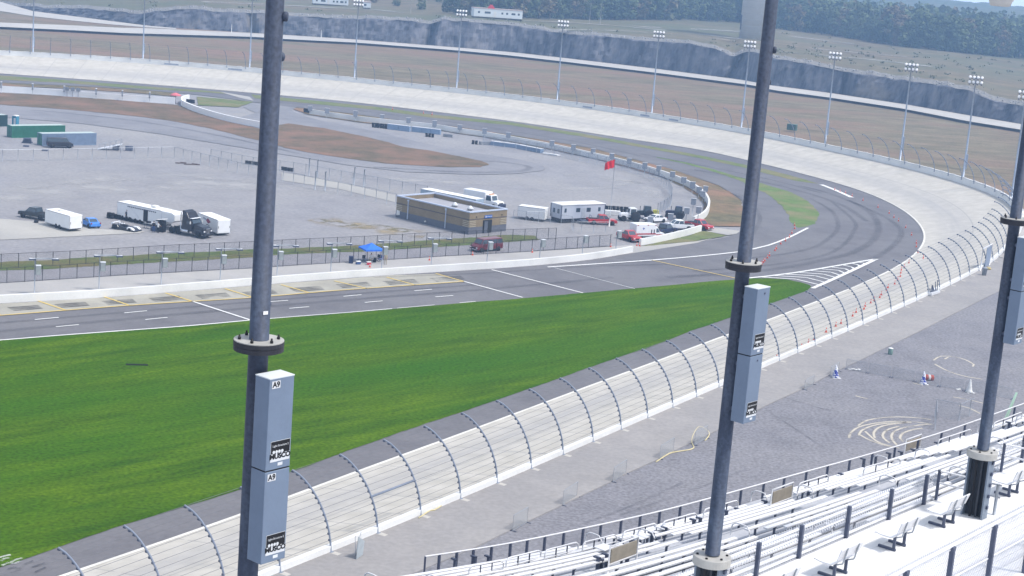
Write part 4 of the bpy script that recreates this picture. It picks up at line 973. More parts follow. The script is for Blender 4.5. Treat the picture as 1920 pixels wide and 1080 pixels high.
def car(kind, label, front, rear, col, z=ZG, group=None, cat=None, length=None, extra=None):
    dims = {'sedan': (4.5, 1.78), 'pickup': (5.5, 1.95), 'suv': (4.8, 1.9), 'van': (5.6, 2.0)}[kind]
    L, W = dims; c, rz, l = place(front, rear, W, z)
    if length: L = length
    name = {'sedan': 'parked_car', 'pickup': 'pickup_truck', 'suv': 'sport_utility_vehicle', 'van': 'passenger_van'}[kind]
    root = thing(name, label, cat or {'sedan': 'car', 'pickup': 'pickup', 'suv': 'SUV', 'van': 'van'}[kind], c, rz, group)
    h = L/2; body = MB().mat(col)
    if kind == 'sedan':
        body.prism([(-h, .42), (-h+.08, .86), (-h+.75, .95), (h-1.35, .92), (h-.25, .72), (h, .55), (h-.05, .28), (-h+.1, .28)], W, bevel=.07, top=(.6, .06))
        cabin(body, -h+.75, h-1.25, -h+1.35, h-2.05, .90, 1.42, W-.1, W-.42, col, GL, root, split=2); wb, wr = (-h+.85, h-.85), .33
    elif kind == 'pickup':
        body.prism([(-h, .5), (-h, 1.08), (-h+2.0, 1.08), (h-1.5, 1.10), (h-.15, 1.0), (h, .8), (h, .42), (-h+.1, .42)], W, bevel=.06, top=(.8, .04))
        cabin(body, -h+1.95, h-1.35, -h+2.1, h-2.1, 1.06, 1.82, W-.08, W-.40, col, GL, root, split=2)
        bed = MB().mat(UNDER); bed.box((-h+1.02, 0, 1.075), (1.75, W-.3, .03)); bed.build('cargo_bed', root); wb, wr = (-h+1.05, h-1.0), .40
    elif kind == 'suv':
        body.prism([(-h, .5), (-h, 1.02), (h-1.3, 1.06), (h-.15, .95), (h, .75), (h, .4), (-h+.1, .4)], W, bevel=.07, top=(.8, .05))
        cabin(body, -h+.05, h-1.2, -h+.3, h-1.9, 1.02, 1.72, W-.08, W-.40, col, GL, root, split=3); wb, wr = (-h+.9, h-.9), .38
    else:
        body.prism([(-h, .45), (-h, 1.25), (h-.95, 1.25), (h-.1, 1.0), (h, .75), (h, .36), (-h+.1, .36)], W, bevel=.08, top=(.9, .04))
        cabin(body, -h+.02, h-.75, -h+.15, h-1.35, 1.22, 2.08, W-.06, W-.34, col, GL, root, split=4, gap=.07); wb, wr = (-h+1.0, h-.85), .37
    if extra: extra(body, root, h, W)
    body.build('body', root)
    for x in wb:
        for s in (-1, 1):
            w_ = MB(); w_.wheel(0, 0, wr, .24, RUBBER, RIM); w_.build('wheel', root, (x, s*(W/2-.11), 0))
            ar = MB().mat(UNDER); ar.lathe([(.0, -.02), (wr*1.16, -.02), (wr*1.16, .01), (0, .01)], 16, Matrix.Translation((x, s*(W/2+.002), wr*1.02)) @ Matrix.Rotation(R(90), 4, 'X'))
            ar.build('wheel_arch', root)
    for s in (-1, 1):
        m_ = MB().mat(HEADL); m_.box((h-.02, s*(W/2-.27), .74 if kind != 'sedan' else .6), (.10, .34, .16), bevel=.02); m_.build('headlight', root)
        m_ = MB().mat(TAILL); m_.box((-h+.01, s*(W/2-.14), .85), (.06, .2, .22), bevel=.02); m_.build('tail_light', root)
        m_ = MB().mat(col); m_.box((h-1.75, s*(W/2+.10), 1.12), (.12, .2, .14), bevel=.03); m_.build('mirror', root)
    m_ = MB().mat(UNDER if kind == 'sedan' else CHROME); m_.box((h+.01, 0, .46), (.1, W*.86, .14), bevel=.03); m_.build('bumper', root)
    m_ = MB().mat(UNDER); m_.box((h-.0, 0, .66), (.06, W*.42, .16), bevel=.01); m_.build('grille', root)
    return root
def box_trailer(label, front, rear, W=2.4, H=2.55, floor=.42, col=None, z=ZG, L=None, axles=(-.4, .55), vent=True, name='box_trailer', cat='trailer', doors=True, deco=None):
    c, rz, l = place(front, rear, W, z); L = L or l; h = L/2; col = col or M('trailer_white', (.76, .77, .77), .45, var=.04, scale=.6)
    root = thing(name, label, cat, c, rz); b = MB().mat(col); b.box((0, 0, (H+floor)/2), (L, W, H-floor), bevel=.05); b.build('body', root)
    t = MB().mat(M('trailer_trim', (.42, .43, .45), .4, metal=.4, var=.05))
    for zz in (floor+.05, H-.04):
        for s in (-1, 1): t.box((0, s*(W/2+.006), zz), (L-.1, .03, .10))
    for s in (-1, 1):
        for x in (-h-.006, h+.006): t.box((x, s*(W/2-.05), (H+floor)/2), (.03, .09, H-floor-.1))
    t.build('edge_trim', root)
    r_ = MB().mat(M('trailer_roof', (.80, .80, .78), .5, var=.03)); r_.box((0, 0, H+.012), (L-.16, W-.16, .03)); r_.build('roof', root)
    if doors:
        d = MB().mat(col); d.box((-h-.02, 0, (H+floor)/2), (.03, W-.3, H-floor-.22)); d.mat(UNDER)
        for s in (-1, 1): d.box((-h-.04, s*(W/2-.22), (H+floor)/2-.1), (.04, .06, .35))
        d.build('rear_door', root)
    if vent:
        v = MB().mat(M('vent_grey', (.55, .56, .57), .5)); v.box((h*.25, 0, H+.1), (.75, .75, .16), bevel=.04); v.build('roof_vent', root)
    for x in axles:
        for s in (-1, 1): w_ = MB(); w_.wheel(0, 0, .36, .22, RUBBER, RIM); w_.build('wheel', root, (x-.3, s*(W/2-.08), 0))
    f = MB().mat(UNDER)
    for s in (-1, 1): f.tube([(h-.2, s*.5, floor-.05), (h+1.1, 0, floor)], .05, 5)
    f.tube([(h+.9, 0, floor), (h+.9, 0, 0)], .05, 6); f.box((0, 0, floor-.06), (L-.2, W*.8, .12)); f.build('tongue', root)
    if deco: deco(root, h, W, H, floor)
    return root
RED = paint('red_paint', (.42, .018, .022)); MAROON = paint('maroon_paint', (.13, .012, .018)); NAVY = paint('navy_paint', (.018, .025, .065)); WHT = paint('vehicle_white', (.76, .77, .78)); DGREY = paint('charcoal_paint', (.022, .028, .032)); BLUE = paint('blue_paint', (.045, .21, .62)); SILV = paint('silver_paint', (.42, .44, .46)); BLKP = paint('black_vehicle_paint', (.012, .012, .018))
ZP = -.06
car('pickup', 'dark charcoal pickup hitched in front of the left white box trailer', (38, 407), (80, 414), DGREY, ZP)
box_trailer('white box trailer with twin axles behind the dark pickup', (84, 421.5), (129.5, 435), 2.4, 2.5, z=ZP)
cb = G(176, 428.5, ZP); dvec = (G(84, 421, ZP)-G(130, 435, ZP)).normalized(); fpt = cb+dvec*4.3
car('sedan', 'bright blue car parked at the right of the left white box trailer', P((fpt.x, fpt.y, ZP)), (170, 429.5), BLUE, ZP)
def awning(root, h, W, H, floor):
    a = MB().mat(M('awning_trim', (.05, .05, .09), .6))
    for k in range(16): a.box((-h+2.6+k*.42, (W/2+.05)*SIDE, H-.42), (.24, .06, .16), bevel=.02)
    a.build('awning_roll', root)
    d = MB().mat(UNDER); d.box((h-3.6, (W/2+.012)*SIDE, 1.55), (1.0, .03, 1.9)); d.build('side_door', root)
    f = MB().mat(ALU); f.tube([(-h+3.2, (W/2+.05)*SIDE, H-.5), (-h+5.2, (W/2+.05)*SIDE, .9)], .03, 5); f.build('awning_arm', root)
    n = MB().mat(MATS['trailer_white']); n.prism([(h-.1, 1.25), (h+2.2, 1.25), (h+2.9, 1.6), (h+2.9, H-.25), (h+2.2, H), (h-.1, H)], W-.04, bevel=.05); n.build('gooseneck', root)
    ac = MB().mat(WALLW); ac.box((h-2.8, 0, H+.2), (1.1, .9, .36), bevel=.1); ac.build('roof_unit', root)
c_, rz_t, l_ = place((302, 428.5), (219, 410), 2.5, ZG)
SIDE = 1 if (Vector((-math.sin(rz_t), math.cos(rz_t), 0)).dot(Vector((c_.x, c_.y, 0))) < 0) else -1
box_trailer('long white gooseneck trailer with roof unit behind the black truck tractor', (302, 428.5), (219, 410), 2.5, 2.85, .5, z=ZG, axles=(-1.6, -.5, .6), vent=False, name='gooseneck_trailer', deco=awning)
def tractor_truck(label, front, rear, col):
    W = 2.45; c, rz, l = place(front, rear, W, ZG); L = 7.2; h = L/2; root = thing('truck_tractor', label, 'truck', c, rz)
    b = MB().mat(col)
    b.prism([(h-2.5, .55), (h-.05, .55), (h, .9), (h-.05, 1.55), (h-.5, 1.78), (h-2.2, 2.05), (h-2.5, 2.05)], 2.1, bevel=.1, top=(1.2, .22)); b.build('hood', root)
    s = MB().mat(col); s.prism([(h-6.0+1.6, .95), (h-2.3, .95), (h-2.3, 2.0), (h-2.75, 2.75), (h-3.0, 2.95), (h-3.55, 3.72), (h-4.2, 3.98), (h-4.45, 3.95)], W, bevel=.08, top=(3.0, .18)); s.build('sleeper_cab', root)
    g = MB().mat(GL); A = [Vector((h-2.30, -.98, 2.08)), Vector((h-2.30, .98, 2.08)), Vector((h-2.66, .9, 2.66)), Vector((h-2.66, -.9, 2.66))]; g.face([p+Vector((.06, 0, .03)) for p in A]); g.build('windscreen', root)
    for q in (-1, 1):
        g = MB().mat(GL); y = q*(W/2+.012); g.face([Vector((h-2.5, y, 2.0)), Vector((h-3.3, y, 2.0)), Vector((h-3.3, y*.985, 2.55)), Vector((h-2.8, y*.985, 2.55))][::q]); g.build('window', root)
        m_ = MB().mat(CHROME); m_.tube([(h-4.7, q*1.05, .9), (h-4.7, q*1.05, 3.6)], .08, 8); m_.build('exhaust_stack', root)
        m_ = MB().mat(CHROME); m_.lathe([(.32, 0), (.34, .02), (.34, 1.5), (.32, 1.52)], 14, Matrix.Translation((h-4.6, q*.98, .75)) @ Matrix.Rotation(R(90), 4, 'Y')); m_.build('fuel_tank', root)
        m_ = MB().mat(HEADL); m_.box((h-.08, q*.8, 1.12), (.14, .34, .24), bevel=.03); m_.build('headlight', root)
        m_ = MB().mat(col); m_.prism([(h-1.75, .6), (h-1.6, 1.15), (h-.6, 1.2), (h-.15, .95), (h-.15, .6), (h-.45, .6), (h-.6, .95), (h-1.35, .95), (h-1.5, .6)], .5, bevel=.04, mtx=Matrix.Translation((0, q*.97, 0))); m_.build('fender', root)
        m_ = MB().mat(WALLW); m_.box((h-2.45, q*(W/2+.22), 2.25), (.1, .16, .42), bevel=.03); m_.build('mirror', root)
        for x in (h-1.05, -h+.7, -h+2.0): w_ = MB(); w_.wheel(0, 0, .52, .30 if x > 0 else .55, RUBBER, RIM); w_.build('wheel', root, (x, q*(1.05 if x > 0 else .92), 0))
    v = MB().mat(M('visor_white', (.72, .74, .78), .4, var=.03)); v.box((h-2.62, 0, 2.86), (.5, 2.1, .07), bevel=.02); v.build('sun_visor', root)
    gr = MB().mat(CHROME); gr.box((h+.005, 0, 1.15), (.05, .95, .85), bevel=.02); gr.mat(UNDER)
    for k in range(7): gr.box((h+.035, -.4+k*.133, 1.15), (.02, .05, .75))
    gr.build('grille', root)
    bp = MB().mat(col); bp.box((h+.08, 0, .58), (.28, 2.35, .36), bevel=.06); bp.build('bumper', root)
    fr = MB().mat(UNDER); fr.box((-1.2, .4, .8), (5.0, .12, .26)); fr.box((-1.2, -.4, .8), (5.0, .12, .26)); fr.box((-h+1.4, 0, 1.02), (1.1, .9, .12), bevel=.03); fr.build('chassis', root)
    return root
tractor_truck('black truck tractor with tall sleeper cab and white visor', (376, 448), (318, 436.5), BLKP)
def deco2(root, h, W, H, floor):
    c, rz, l = place((370, 428.5), (406.5, 443), 2.4, ZG); s = 1 if Vector((-math.sin(rz), math.cos(rz), 0)).dot(Vector((c.x, c.y, 0))) < 0 else -1
    y = s*(W/2+.012); m_ = MB().mat(M('logo_red', (.30, .03, .06), .5)); x = -h*.05
    m_.face([Vector((x-1.0, y, 1.85)), Vector((x, y, 2.35)), Vector((x+.7, y, 1.9)), Vector((x-.1, y, 1.45))]); m_.mat(M('logo_grey', (.30, .33, .42), .5)); m_.face([Vector((x+.4, y*1.002, 2.1)), Vector((x+1.6, y*1.002, 2.3)), Vector((x+1.7, y*1.002, 2.05)), Vector((x+.8, y*1.002, 1.9))])
    m_.mat(UNDER); m_.face([Vector((x-.6, y, 1.2)), Vector((x+.7, y, 1.2)), Vector((x+.7, y, 1.32)), Vector((x-.6, y, 1.32))]); m_.build('painted_emblem', root)
box_trailer('white box trailer with a red emblem on its side behind the black tractor', (370, 428.5), (406.5, 443), 2.4, 2.6, z=ZG, vent=False, deco=deco2)
# sports racer
def racer(front, rear):
    W = 1.95; c, rz, l = place(front, rear, W, ZG); L = 4.5; h = L/2; root = thing('race_car', 'low black and white open sports race car beside the gooseneck trailer', 'race car', c, rz)
    b = MB().mat(BLKP); b.prism([(-h, .3), (-h+.1, .72), (-h+1.2, .78), (-.2, .62), (.6, .55), (h-.5, .42), (h, .22), (h, .1), (-h, .1)], W, bevel=.07, top=(.5, .1)); b.build('body', root)
    for s in (-1, 1):
        f = MB().mat(WHT); f.prism([(h-1.6, .3), (h-1.4, .68), (h-.7, .66), (h-.2, .36), (h-.2, .25)], .5, bevel=.08, mtx=Matrix.Translation((0, s*.75, .02))); f.build('front_fender', root)
        f = MB().mat(WHT if s > 0 else BLKP); f.prism([(-h+.1, .3), (-h+.15, .84), (-h+1.1, .82), (-h+1.45, .4)], .52, bevel=.08, mtx=Matrix.Translation((0, s*.75, .02))); f.build('rear_fender', root)
        for x in (h-1.0, -h+.75): w_ = MB(); w_.wheel(0, 0, .32, .3, RUBBER, RIM); w_.build('wheel', root, (x, s*.86, 0))
    k = MB().mat(UNDER); k.box((-.5, .0, .74), (.9, .8, .14), bevel=.05); k.build('cockpit', root)
    r_ = MB().mat(BLKP); r_.tube(cr([(-.95, -.35, .7), (-.95, -.3, 1.05), (-.95, .3, 1.05), (-.95, .35, .7)], .1), .04, 6); r_.build('roll_hoop', root)
    wg = MB().mat(WHT); wg.box((-h+.1, 0, 1.02), (.35, 1.8, .04), bevel=.01)
    for s in (-1, 1): wg.box((-h+.1, s*.9, .92), (.4, .03, .3))
    wg.build('rear_wing', root)
racer((249, 436), (211.5, 429.5))
# pit gear round the race car
pc = thing('tool_cabinet', 'tall black tool cabinet with a raised white lid beside the black tractor', 'cabinet', G(301, 434.5, ZG), R(-25))
b = MB().mat(BLACK); b.box((0, 0, .95), (1.5, .8, 1.8), bevel=.03); b.build('body', pc); b = MB().mat(WALLW); b.box((.1, 0, 2.0), (1.7, 1.0, .07), mtx=Matrix.Translation((.1, 0, 2.0)) @ Matrix.Rotation(R(-10), 4, 'Y')); b.build('lid', pc)
b = MB().mat(WHT); b.box((-.45, -.415, 1.35), (.5, .03, .7)); b.build('front_panel', pc)
pc = thing('work_table', 'folding work table with pit gear between race car and tool cabinet', 'table', G(281, 429, ZG), R(-25))
b = MB().mat(SILV); b.box((0, 0, .86), (1.9, .8, .06), bevel=.01); b.build('tabletop', pc)
for sx in (-.85, .85):
    for sy in (-.33, .33): b = MB().mat(DARKST); b.tube([(sx, sy, 0), (sx, sy, .84)], .03, 5); b.build('leg', pc)
gb_ = MB().mat(BLACK); gb_.box((-.3, 0, 1.05), (.6, .5, .32), bevel=.04); gb_.mat(WHT); gb_.box((.5, .1, 1.0), (.5, .4, .22), bevel=.03); tag(gb_.build('gear_boxes', loc=G(281, 429, ZG), rz=R(-25)), 'black and white gear boxes standing on the work table', 'boxes')
hj = MB().mat(DARKST); hj.box((0, 0, .4), (1.3, .7, .7), bevel=.05); hj.box((.5, 0, .9), (.4, .6, .4), bevel=.05); tag(hj.build('generator', loc=G(291, 433.5, ZG), rz=R(-20)), 'dark generator on the ground left of the tool cabinet', 'generator')
tyre_bundle(G(207, 409.5, ZG), 2, 4, 'left black tyre pile behind the gooseneck trailer', R(-25), 'tyre piles at the gooseneck trailer')
tyre_bundle(G(222, 410.5, ZG), 4, 3, 'middle black tyre pile at the rear corner of the gooseneck trailer', R(-25), 'tyre piles at the gooseneck trailer')
tyre_bundle(G(248, 415.5, ZG), 4, 3, 'right black tyre pile between race car and gooseneck trailer', R(-25), 'tyre piles at the gooseneck trailer')
tyre_bundle(G(68, 417.5, ZP), 1, 2, 'two loose tyres on the ground beside the dark pickup')
# ------------------------------------------------------------------ people
def person(label, px, z, shirt, trousers, hair, rz=0, sit=False, arm=0.0):
    skin = M('skin', (.42, .24, .17), .6, var=.05)
    V = []; E = []; Rr = []; MI = []
    def ch(pts, rad, par=None):
        prev = par
        for p, r in zip(pts, rad):
            V.append(p); Rr.append(r); i = len(V)-1
            if prev is not None: E.append((prev, i))
            prev = i
        return prev
    hz_ = .55 if sit else .95
    ch([(0, 0, hz_)], [.15]); ch([(0, 0, hz_+.22), (0, 0, hz_+.42), (0, 0, hz_+.56), (0, 0, hz_+.62), (.02, 0, hz_+.72), (.02, 0, hz_+.82)], [.14, .16, .07, .055, .10, .085], 0)
    for s in (-1, 1):
        sh = len(V); ch([(0, s*.19, hz_+.50), (.03+arm*.1, s*.25, hz_+.24), (.10+arm*.25, s*.25, hz_+.02+arm*.15), (.13+arm*.3, s*.245, hz_-.06+arm*.2)], [.075, .05, .042, .035], 2)
        for k, (dx, dy, l) in enumerate(((.02, -.03, .07), (.03, -.01, .085), (.03, .012, .08), (.02, .032, .065), (-.02, -.035, .05))):
            b0 = V[-1] if k == 0 else base_; base_ = b0; q = len(V); V.append((b0[0]+dx, b0[1]+dy*.8, b0[2]-l)); Rr.append(.011); E.append((sh+3, q))
        if sit: ch([(.05, s*.10, hz_-.02), (.45, s*.13, hz_), (.48, s*.13, .08), (.60, s*.13, .04)], [.10, .075, .05, .04], 0)
        else: ch([(0, s*.10, hz_-.08), (.02, s*.11, .5), (-.01, s*.12, .07), (.14, s*.13, .035)], [.10, .07, .048, .04], 0)
    me = bpy.data.meshes.new('person'); me.from_pydata(V, E, []); o = bpy.data.objects.new('person', me); COL.objects.link(o)
    sk = o.modifiers.new('skin', 'SKIN'); sk.use_smooth_shade = True
    for i, sv in enumerate(me.skin_vertices[0].data): sv.radius = (Rr[i], Rr[i]); sv.use_root = (i == 0)
    o.modifiers.new('sub', 'SUBSURF').levels = 1
    dg = bpy.context.evaluated_depsgraph_get(); dg.update(); nm = bpy.data.meshes.new_from_object(o.evaluated_get(dg)); o.modifiers.clear(); o.data = nm
    nm.materials.clear()
    for m_ in (skin, shirt, trousers, UNDER): nm.materials.append(m_)
    for f in nm.polygons:
        c = f.center; k = 0
        if c.z < .09: k = 3
        elif c.z < hz_+.02 and abs(c.y) < .235: k = 2
        elif c.z < hz_+.58 and (abs(c.y) < .2 or c.z > hz_+.22): k = 1
        if sit and c.x > .2 and .1 < c.z < hz_+.1 and abs(c.y) < .22: k = 2
        f.material_index = k
    hm = MB().mat(hair); b = bmesh.new(); bmesh.ops.create_icosphere(b, subdivisions=2, radius=.105)
    for v in list(b.verts):
        if v.co.z < -.02 and v.co.x > -.02: v.co *= .75
    hm.add(b, Matrix.Translation((0.0, 0, hz_+.80)) @ Matrix.Diagonal((1, .92, 1, 1)))
    hm.build('hair', o)
    o.location = G(px[0], px[1], z); o.rotation_euler.z = rz; return tag(o, label, 'person')
HAIR = M('dark_hair', (.03, .022, .018), .8); KHAKI = M('khaki_cloth', (.36, .31, .22), .9); WSH = M('white_cloth', (.66, .66, .64), .9); DKC = M('dark_cloth', (.02, .02, .03), .9); BLC = M('blue_cloth', (.05, .09, .22), .9)
person('person in black clothes standing between race car and gooseneck trailer', (237.5, 414), ZG, DKC, DKC, HAIR, R(-60))
person('person in a white shirt and dark trousers leaning at the tool cabinet', (296, 437), ZG, WSH, DKC, HAIR, R(60), arm=1)
person('person in dark overalls standing beside the work table', (288, 435.5), ZG, DKC, BLC, HAIR, R(100), arm=.6)
person('person in a white shirt sitting under the blue canopy', (695.5, 492), .02, WSH, KHAKI, HAIR, R(-120), sit=True)
person('person in khaki standing right of the blue canopy beside a pit post', (722.5, 496), .02, KHAKI, KHAKI, HAIR, R(-90))
# ------------------------------------------------------------------ container yard
def container(label, a, b_, col, endcol=None, L=12.19):
    c, rz, l = place(b_, a, 2.44, ZG); root = thing('shipping_container', label, 'container', c, rz); m_ = MB().mat(col)
    n = 60; h = L/2
    m_.box((0, 0, 1.3), (L, 2.36, 2.5))
    for k in range(n):
        for s in (-1, 1): m_.box((-h+.2+(L-.4)*(k+.5)/n, s*1.2, 1.3), ((L-.4)/n*.55, .05, 2.3))
    m_.build('body', root); f = MB().mat(col)
    for s in (-1, 1):
        for z in (.08, 2.52): f.box((0, s*1.17, z), (L+.02, .12, .15))
        for x in (-h, h): f.box((x, s*1.17, 1.3), (.14, .13, 2.6))
    f.build('frame', root); r_ = MB().mat(M('container_roof', (.42, .50, .47), .6, var=.1)); r_.box((0, 0, 2.575), (L-.1, 2.25, .04)); r_.build('roof', root)
    e = MB().mat(endcol or col)
    for s in (-1, 1): e.box((-h-.03, s*.58, 1.3), (.06, 1.1, 2.35), bevel=.01)
    e.mat(STEEL)
    for y in (-.8, -.35, .35, .8): e.tube([(-h-.08, y, .2), (-h-.08, y, 2.4)], .025, 5)
    e.build('door', root)
GREENC = M('container_green', (.03, .16, .10), .6, var=.15, scale=1); DGRC = M('container_dark_green', (.022, .06, .06), .6, var=.15); BLUC = M('container_blue_grey', (.19, .25, .35), .6, var=.12, scale=1)
container('blue grey shipping container in front with the dark van parked against it', (78, 274), (181.5, 272), BLUC, GREENC)
container('green shipping container behind the blue grey one', (20, 258.8), (124, 257), GREENC)
container('dark green shipping container at the left picture edge', (-84, 240), (18.5, 236.8), DGRC)
pt = thing('portable_toilet', 'turquoise portable toilet in front of the dark green container', 'toilet', G(29, 235, ZG), R(-15)); b = MB().mat(M('toilet_blue', (.05, .22, .32), .6)); b.box((0, 0, 1.1), (1.15, 1.15, 2.1), bevel=.04); b.build('cabin', pt); b = MB().mat(WALLW); b.prism([(-.6, 0), (.6, 0), (.4, .16), (-.4, .16)], 1.2, mtx=Matrix.Translation((0, 0, 2.15))); b.build('roof', pt); b = MB().mat(MATS['box_lid']); b.box((.12, -.585, .95), (.5, .03, 1.5)); b.build('door', pt)
car('van', 'black van parked in front of the blue grey container', (136, 278.5), (91, 277.5), BLKP, length=5.3)
rp = thing('loading_ramp', 'pale steel loading ramp with railings right of the blue grey container', 'ramp', G(205, 281, ZG), R(8))
b = MB().mat(ALU); b.prism([(-2.2, 0), (2.6, 1.3), (2.6, 1.42), (-2.4, .1)], 2.0); b.build('deck', rp)
for s in (-1, 1):
    b = MB().mat(GALV); b.tube([(-2.2, s, 1.0), (2.6, s, 2.4), (2.6, s, 0)], .05, 6)
    for k in range(5): b.tube([(-2+k*1.1, s, .05+k*.3), (-2+k*1.1, s, 1.05+k*.32)], .04, 5)
    b.build('railing', rp)
b = MB().mat(DARKST); b.box((0, 0, .5), (1.3, 1, 1), bevel=.05); tag(b.build('battery_box', loc=G(217.5, 281, ZG)), 'dark box under the end of the loading ramp', 'box')
b = MB().mat(DARKST); b.box((0, 0, .45), (1.4, 1, .9), bevel=.05); b.box((0, 0, .93), (1.45, 1.05, .08)); tag(b.build('dumpster', loc=G(242, 282.5, ZG)), 'small black lidded bin standing right of the loading ramp', 'bin')
b = MB().mat(DARKST)
for k in range(4): b.box((0, 0, .12+k*.28), (2.0-.2*k, 1.3, .14), .2*k)
tag(b.build('pallet_pile', loc=G(51, 268, ZG)), 'dark leaning pallet pile left of the blue grey container', 'pallets')
for i, (x, y) in enumerate(((84, 283), (49, 275))):
    b = MB().mat(DARKST); b.box((0, 0, .15), (1.2, .5, .3), .2, bevel=.04); tag(b.build('wheel_ramp', loc=G(x, y, ZG)), 'low dark ramp block on the gravel %s' % ('below the black van' if i == 0 else 'left of the pallet pile'), 'ramp')
# tyre rows and blocks inside the road course
def rowof(label, a, b_, rows, z=ZG, group=None):
    A, B = G(a[0], a[1], z), G(b_[0], b_[1], z); n = max(2, int((B-A).length/.68)); mb = MB().mat(RUBBER); d = B-A
    for k in range(n):
        for j in range(rows): mb.lathe([(.2, 0), (.33, .02), (.35, .12), (.33, .22), (.2, .24)], 10, Matrix.Translation(d*((k+.5)/n)+Vector((random.uniform(-.05, .05), random.uniform(-.05, .05), j*.245))))
    return tag(mb.build('tyre_wall', loc=A), label, 'tyres', group)
def foam(label, a, b_, h, w, mat, top=None, z=ZG, name='barrier_block'):
    A, B = G(a[0], a[1], z), G(b_[0], b_[1], z); d = B-A; rz = math.atan2(d.y, d.x); root = thing(name, label, 'barrier', (A+B)/2, rz); m_ = MB().mat(mat); n = max(1, int(d.length/2.4))
    for k in range(n): m_.box((-d.length/2+(k+.5)*d.length/n, 0, h/2), (d.length/n-.06, w, h), bevel=.08)
    m_.build('block', root)
    if top: t = MB().mat(top); t.box((0, 0, h+.03), (d.length-.1, w*.96, .06), bevel=.01); t.build('cover', root)
    return root
BLB = M('barrier_blue', (.20, .28, .40), .7, var=.12, scale=1); GRB = M('barrier_grey', (.24, .25, .27), .8, var=.12)
rowof('left black tyre wall in front of the curving white wall', (697, 238.5), (726, 241.5), 5)
foam('left blue grey barrier beside the long black tyre wall', (727, 242), (769, 247), 1.4, 1.0, BLB, ALU)
foam('second blue grey barrier from the left along the infield wall', (772, 246.5), (826, 252.5), 1.3, 1.0, BLB, ALU)
rowof('short black tyre wall in front of the second blue grey barrier', (797, 256), (814, 258), 4)
foam('small grey block right of the two left blue grey barriers', (831, 256), (849, 258), .8, .7, GRB)
rowof('middle black tyre wall left of the grey block and white topped barriers', (884, 270), (896, 271), 4)
foam('long low grey block beside the middle tyre wall', (899, 271), (919, 271), .8, .8, GRB)
foam('third blue grey barrier with a white top along the infield wall', (921, 271.5), (970, 277.5), .95, 1.5, BLB, WALLW)
foam('fourth blue grey barrier with a white top along the infield wall', (972, 278.5), (1016, 287), 1.0, 1.4, BLB, WALLW)
foam('low white slab at the right end of the barriers', (1019, 288.5), (1048, 293), .35, 1.3, WALLW)
rowof('left black tyre row beyond the paddock lane fence', (459, 307), (490, 311), 3)
rowof('right black tyre row beside the tall gate posts', (527, 318.5), (551, 322), 3)
for i, (x, y) in enumerate(((339, 306.5), (360, 309))):
    b = MB().mat(M('rusty_steel', (.12, .09, .08), .8, var=.3)); b.box((0, 0, .1), (2.2+i, .5, .18), .3, .03); b.box((.5, .2, .22), (1.3, .3, .14), -.2, .03); tag(b.build('steel_scrap', loc=G(x, y, ZG)), '%s rusty steel piece lying inside the paddock fence corner' % ('left' if i == 0 else 'right'), 'scrap')
# ------------------------------------------------------------------ tan building
A, B, C = G(742, 407, ZG), G(878, 440, ZG), G(955, 434.5, ZG)
ux = (B-A).normalized(); LX = (B-A).length; uy = Vector((-ux.y, ux.x, 0)); WY = (C-B).dot(uy)
brz = math.atan2(ux.y, ux.x); bl = thing('restroom_building', 'tan brick flat roofed restroom building with a blue sign', 'building', A, brz)
BR = M('tan_brick', (.25, .195, .12), .85, var=.16, scale=3, c3=(.21, .16, .10), s3=.5, fine=.1); BRD = M('grey_brick', (.12, .125, .15), .85, var=.15, scale=3); BAND = M('brown_band', (.10, .085, .08), .85, var=.1); CAPM = M('parapet_cap', (.45, .50, .60), .5, var=.06); ROOFM = M('roof_membrane', (.33, .33, .355), .9, var=.10, scale=.5); CREAM = M('cream_brick', (.42, .37, .27), .85, var=.1)
HB = 3.75
b = MB().mat(BR); t_ = .3
for (x, y, dx, dy) in ((LX/2, .15, LX, .3), (LX/2, WY-.15, LX, .3), (.15, WY/2, .3, WY-.6), (LX-.15, WY/2, .3, WY-.6)): b.box((x, y, HB/2), (dx, dy, HB))
b.build('wall', bl); b = MB().mat(BRD)
for (x, y, dx, dy) in ((LX/2, .12, LX+.04, .3), (LX/2, WY-.12, LX+.04, .3), (.12, WY/2, .3, WY-.54), (LX-.12, WY/2, .3, WY-.54)): b.box((x, y, .6), (dx, dy, 1.2))
b.build('plinth', bl); b = MB().mat(BAND)
for (x, y, dx, dy) in ((LX/2, .12, LX+.05, .3), (LX/2, WY-.12, LX+.05, .3), (.12, WY/2, .3, WY-.54), (LX-.12, WY/2, .3, WY-.54)): b.box((x, y, 2.55), (dx, dy, .16))
b.build('brick_band', bl); b = MB().mat(CAPM)
for (x, y, dx, dy) in ((LX/2, .12, LX+.16, .44), (LX/2, WY-.12, LX+.16, .44), (.12, WY/2, .44, WY-.68), (LX-.12, WY/2, .44, WY-.68)): b.box((x, y, HB+.09), (dx, dy, .20))
b.build('parapet_cap', bl); b = MB().mat(ROOFM); b.box((LX/2, WY/2, HB-.75), (LX-.62, WY-.62, .1)); b.build('roof', bl)
for x in (LX*.52, LX*.73):
    v = MB().mat(MATS['box_lid']); v.lathe([(.36, 0), (.36, .18), (.55, .24), (.55, .42), (.32, .60), (.22, .80), (0, .86)], 14, Matrix.Translation((x, WY*.55, HB-.7))); v.mat(UNDER); v.lathe([(.57, .2), (.57, .25)], 14, Matrix.Translation((x, WY*.55, HB-.7))); v.build('roof_vent', bl)
for x in (LX*.17, LX*.69):
    v = MB().mat(CAPM); v.box((x, -.09, HB/2-.1), (.16, .14, HB-.5)); v.box((x, -.13, HB-.3), (.32, .24, .3), bevel=.02); v.build('downspout', bl)
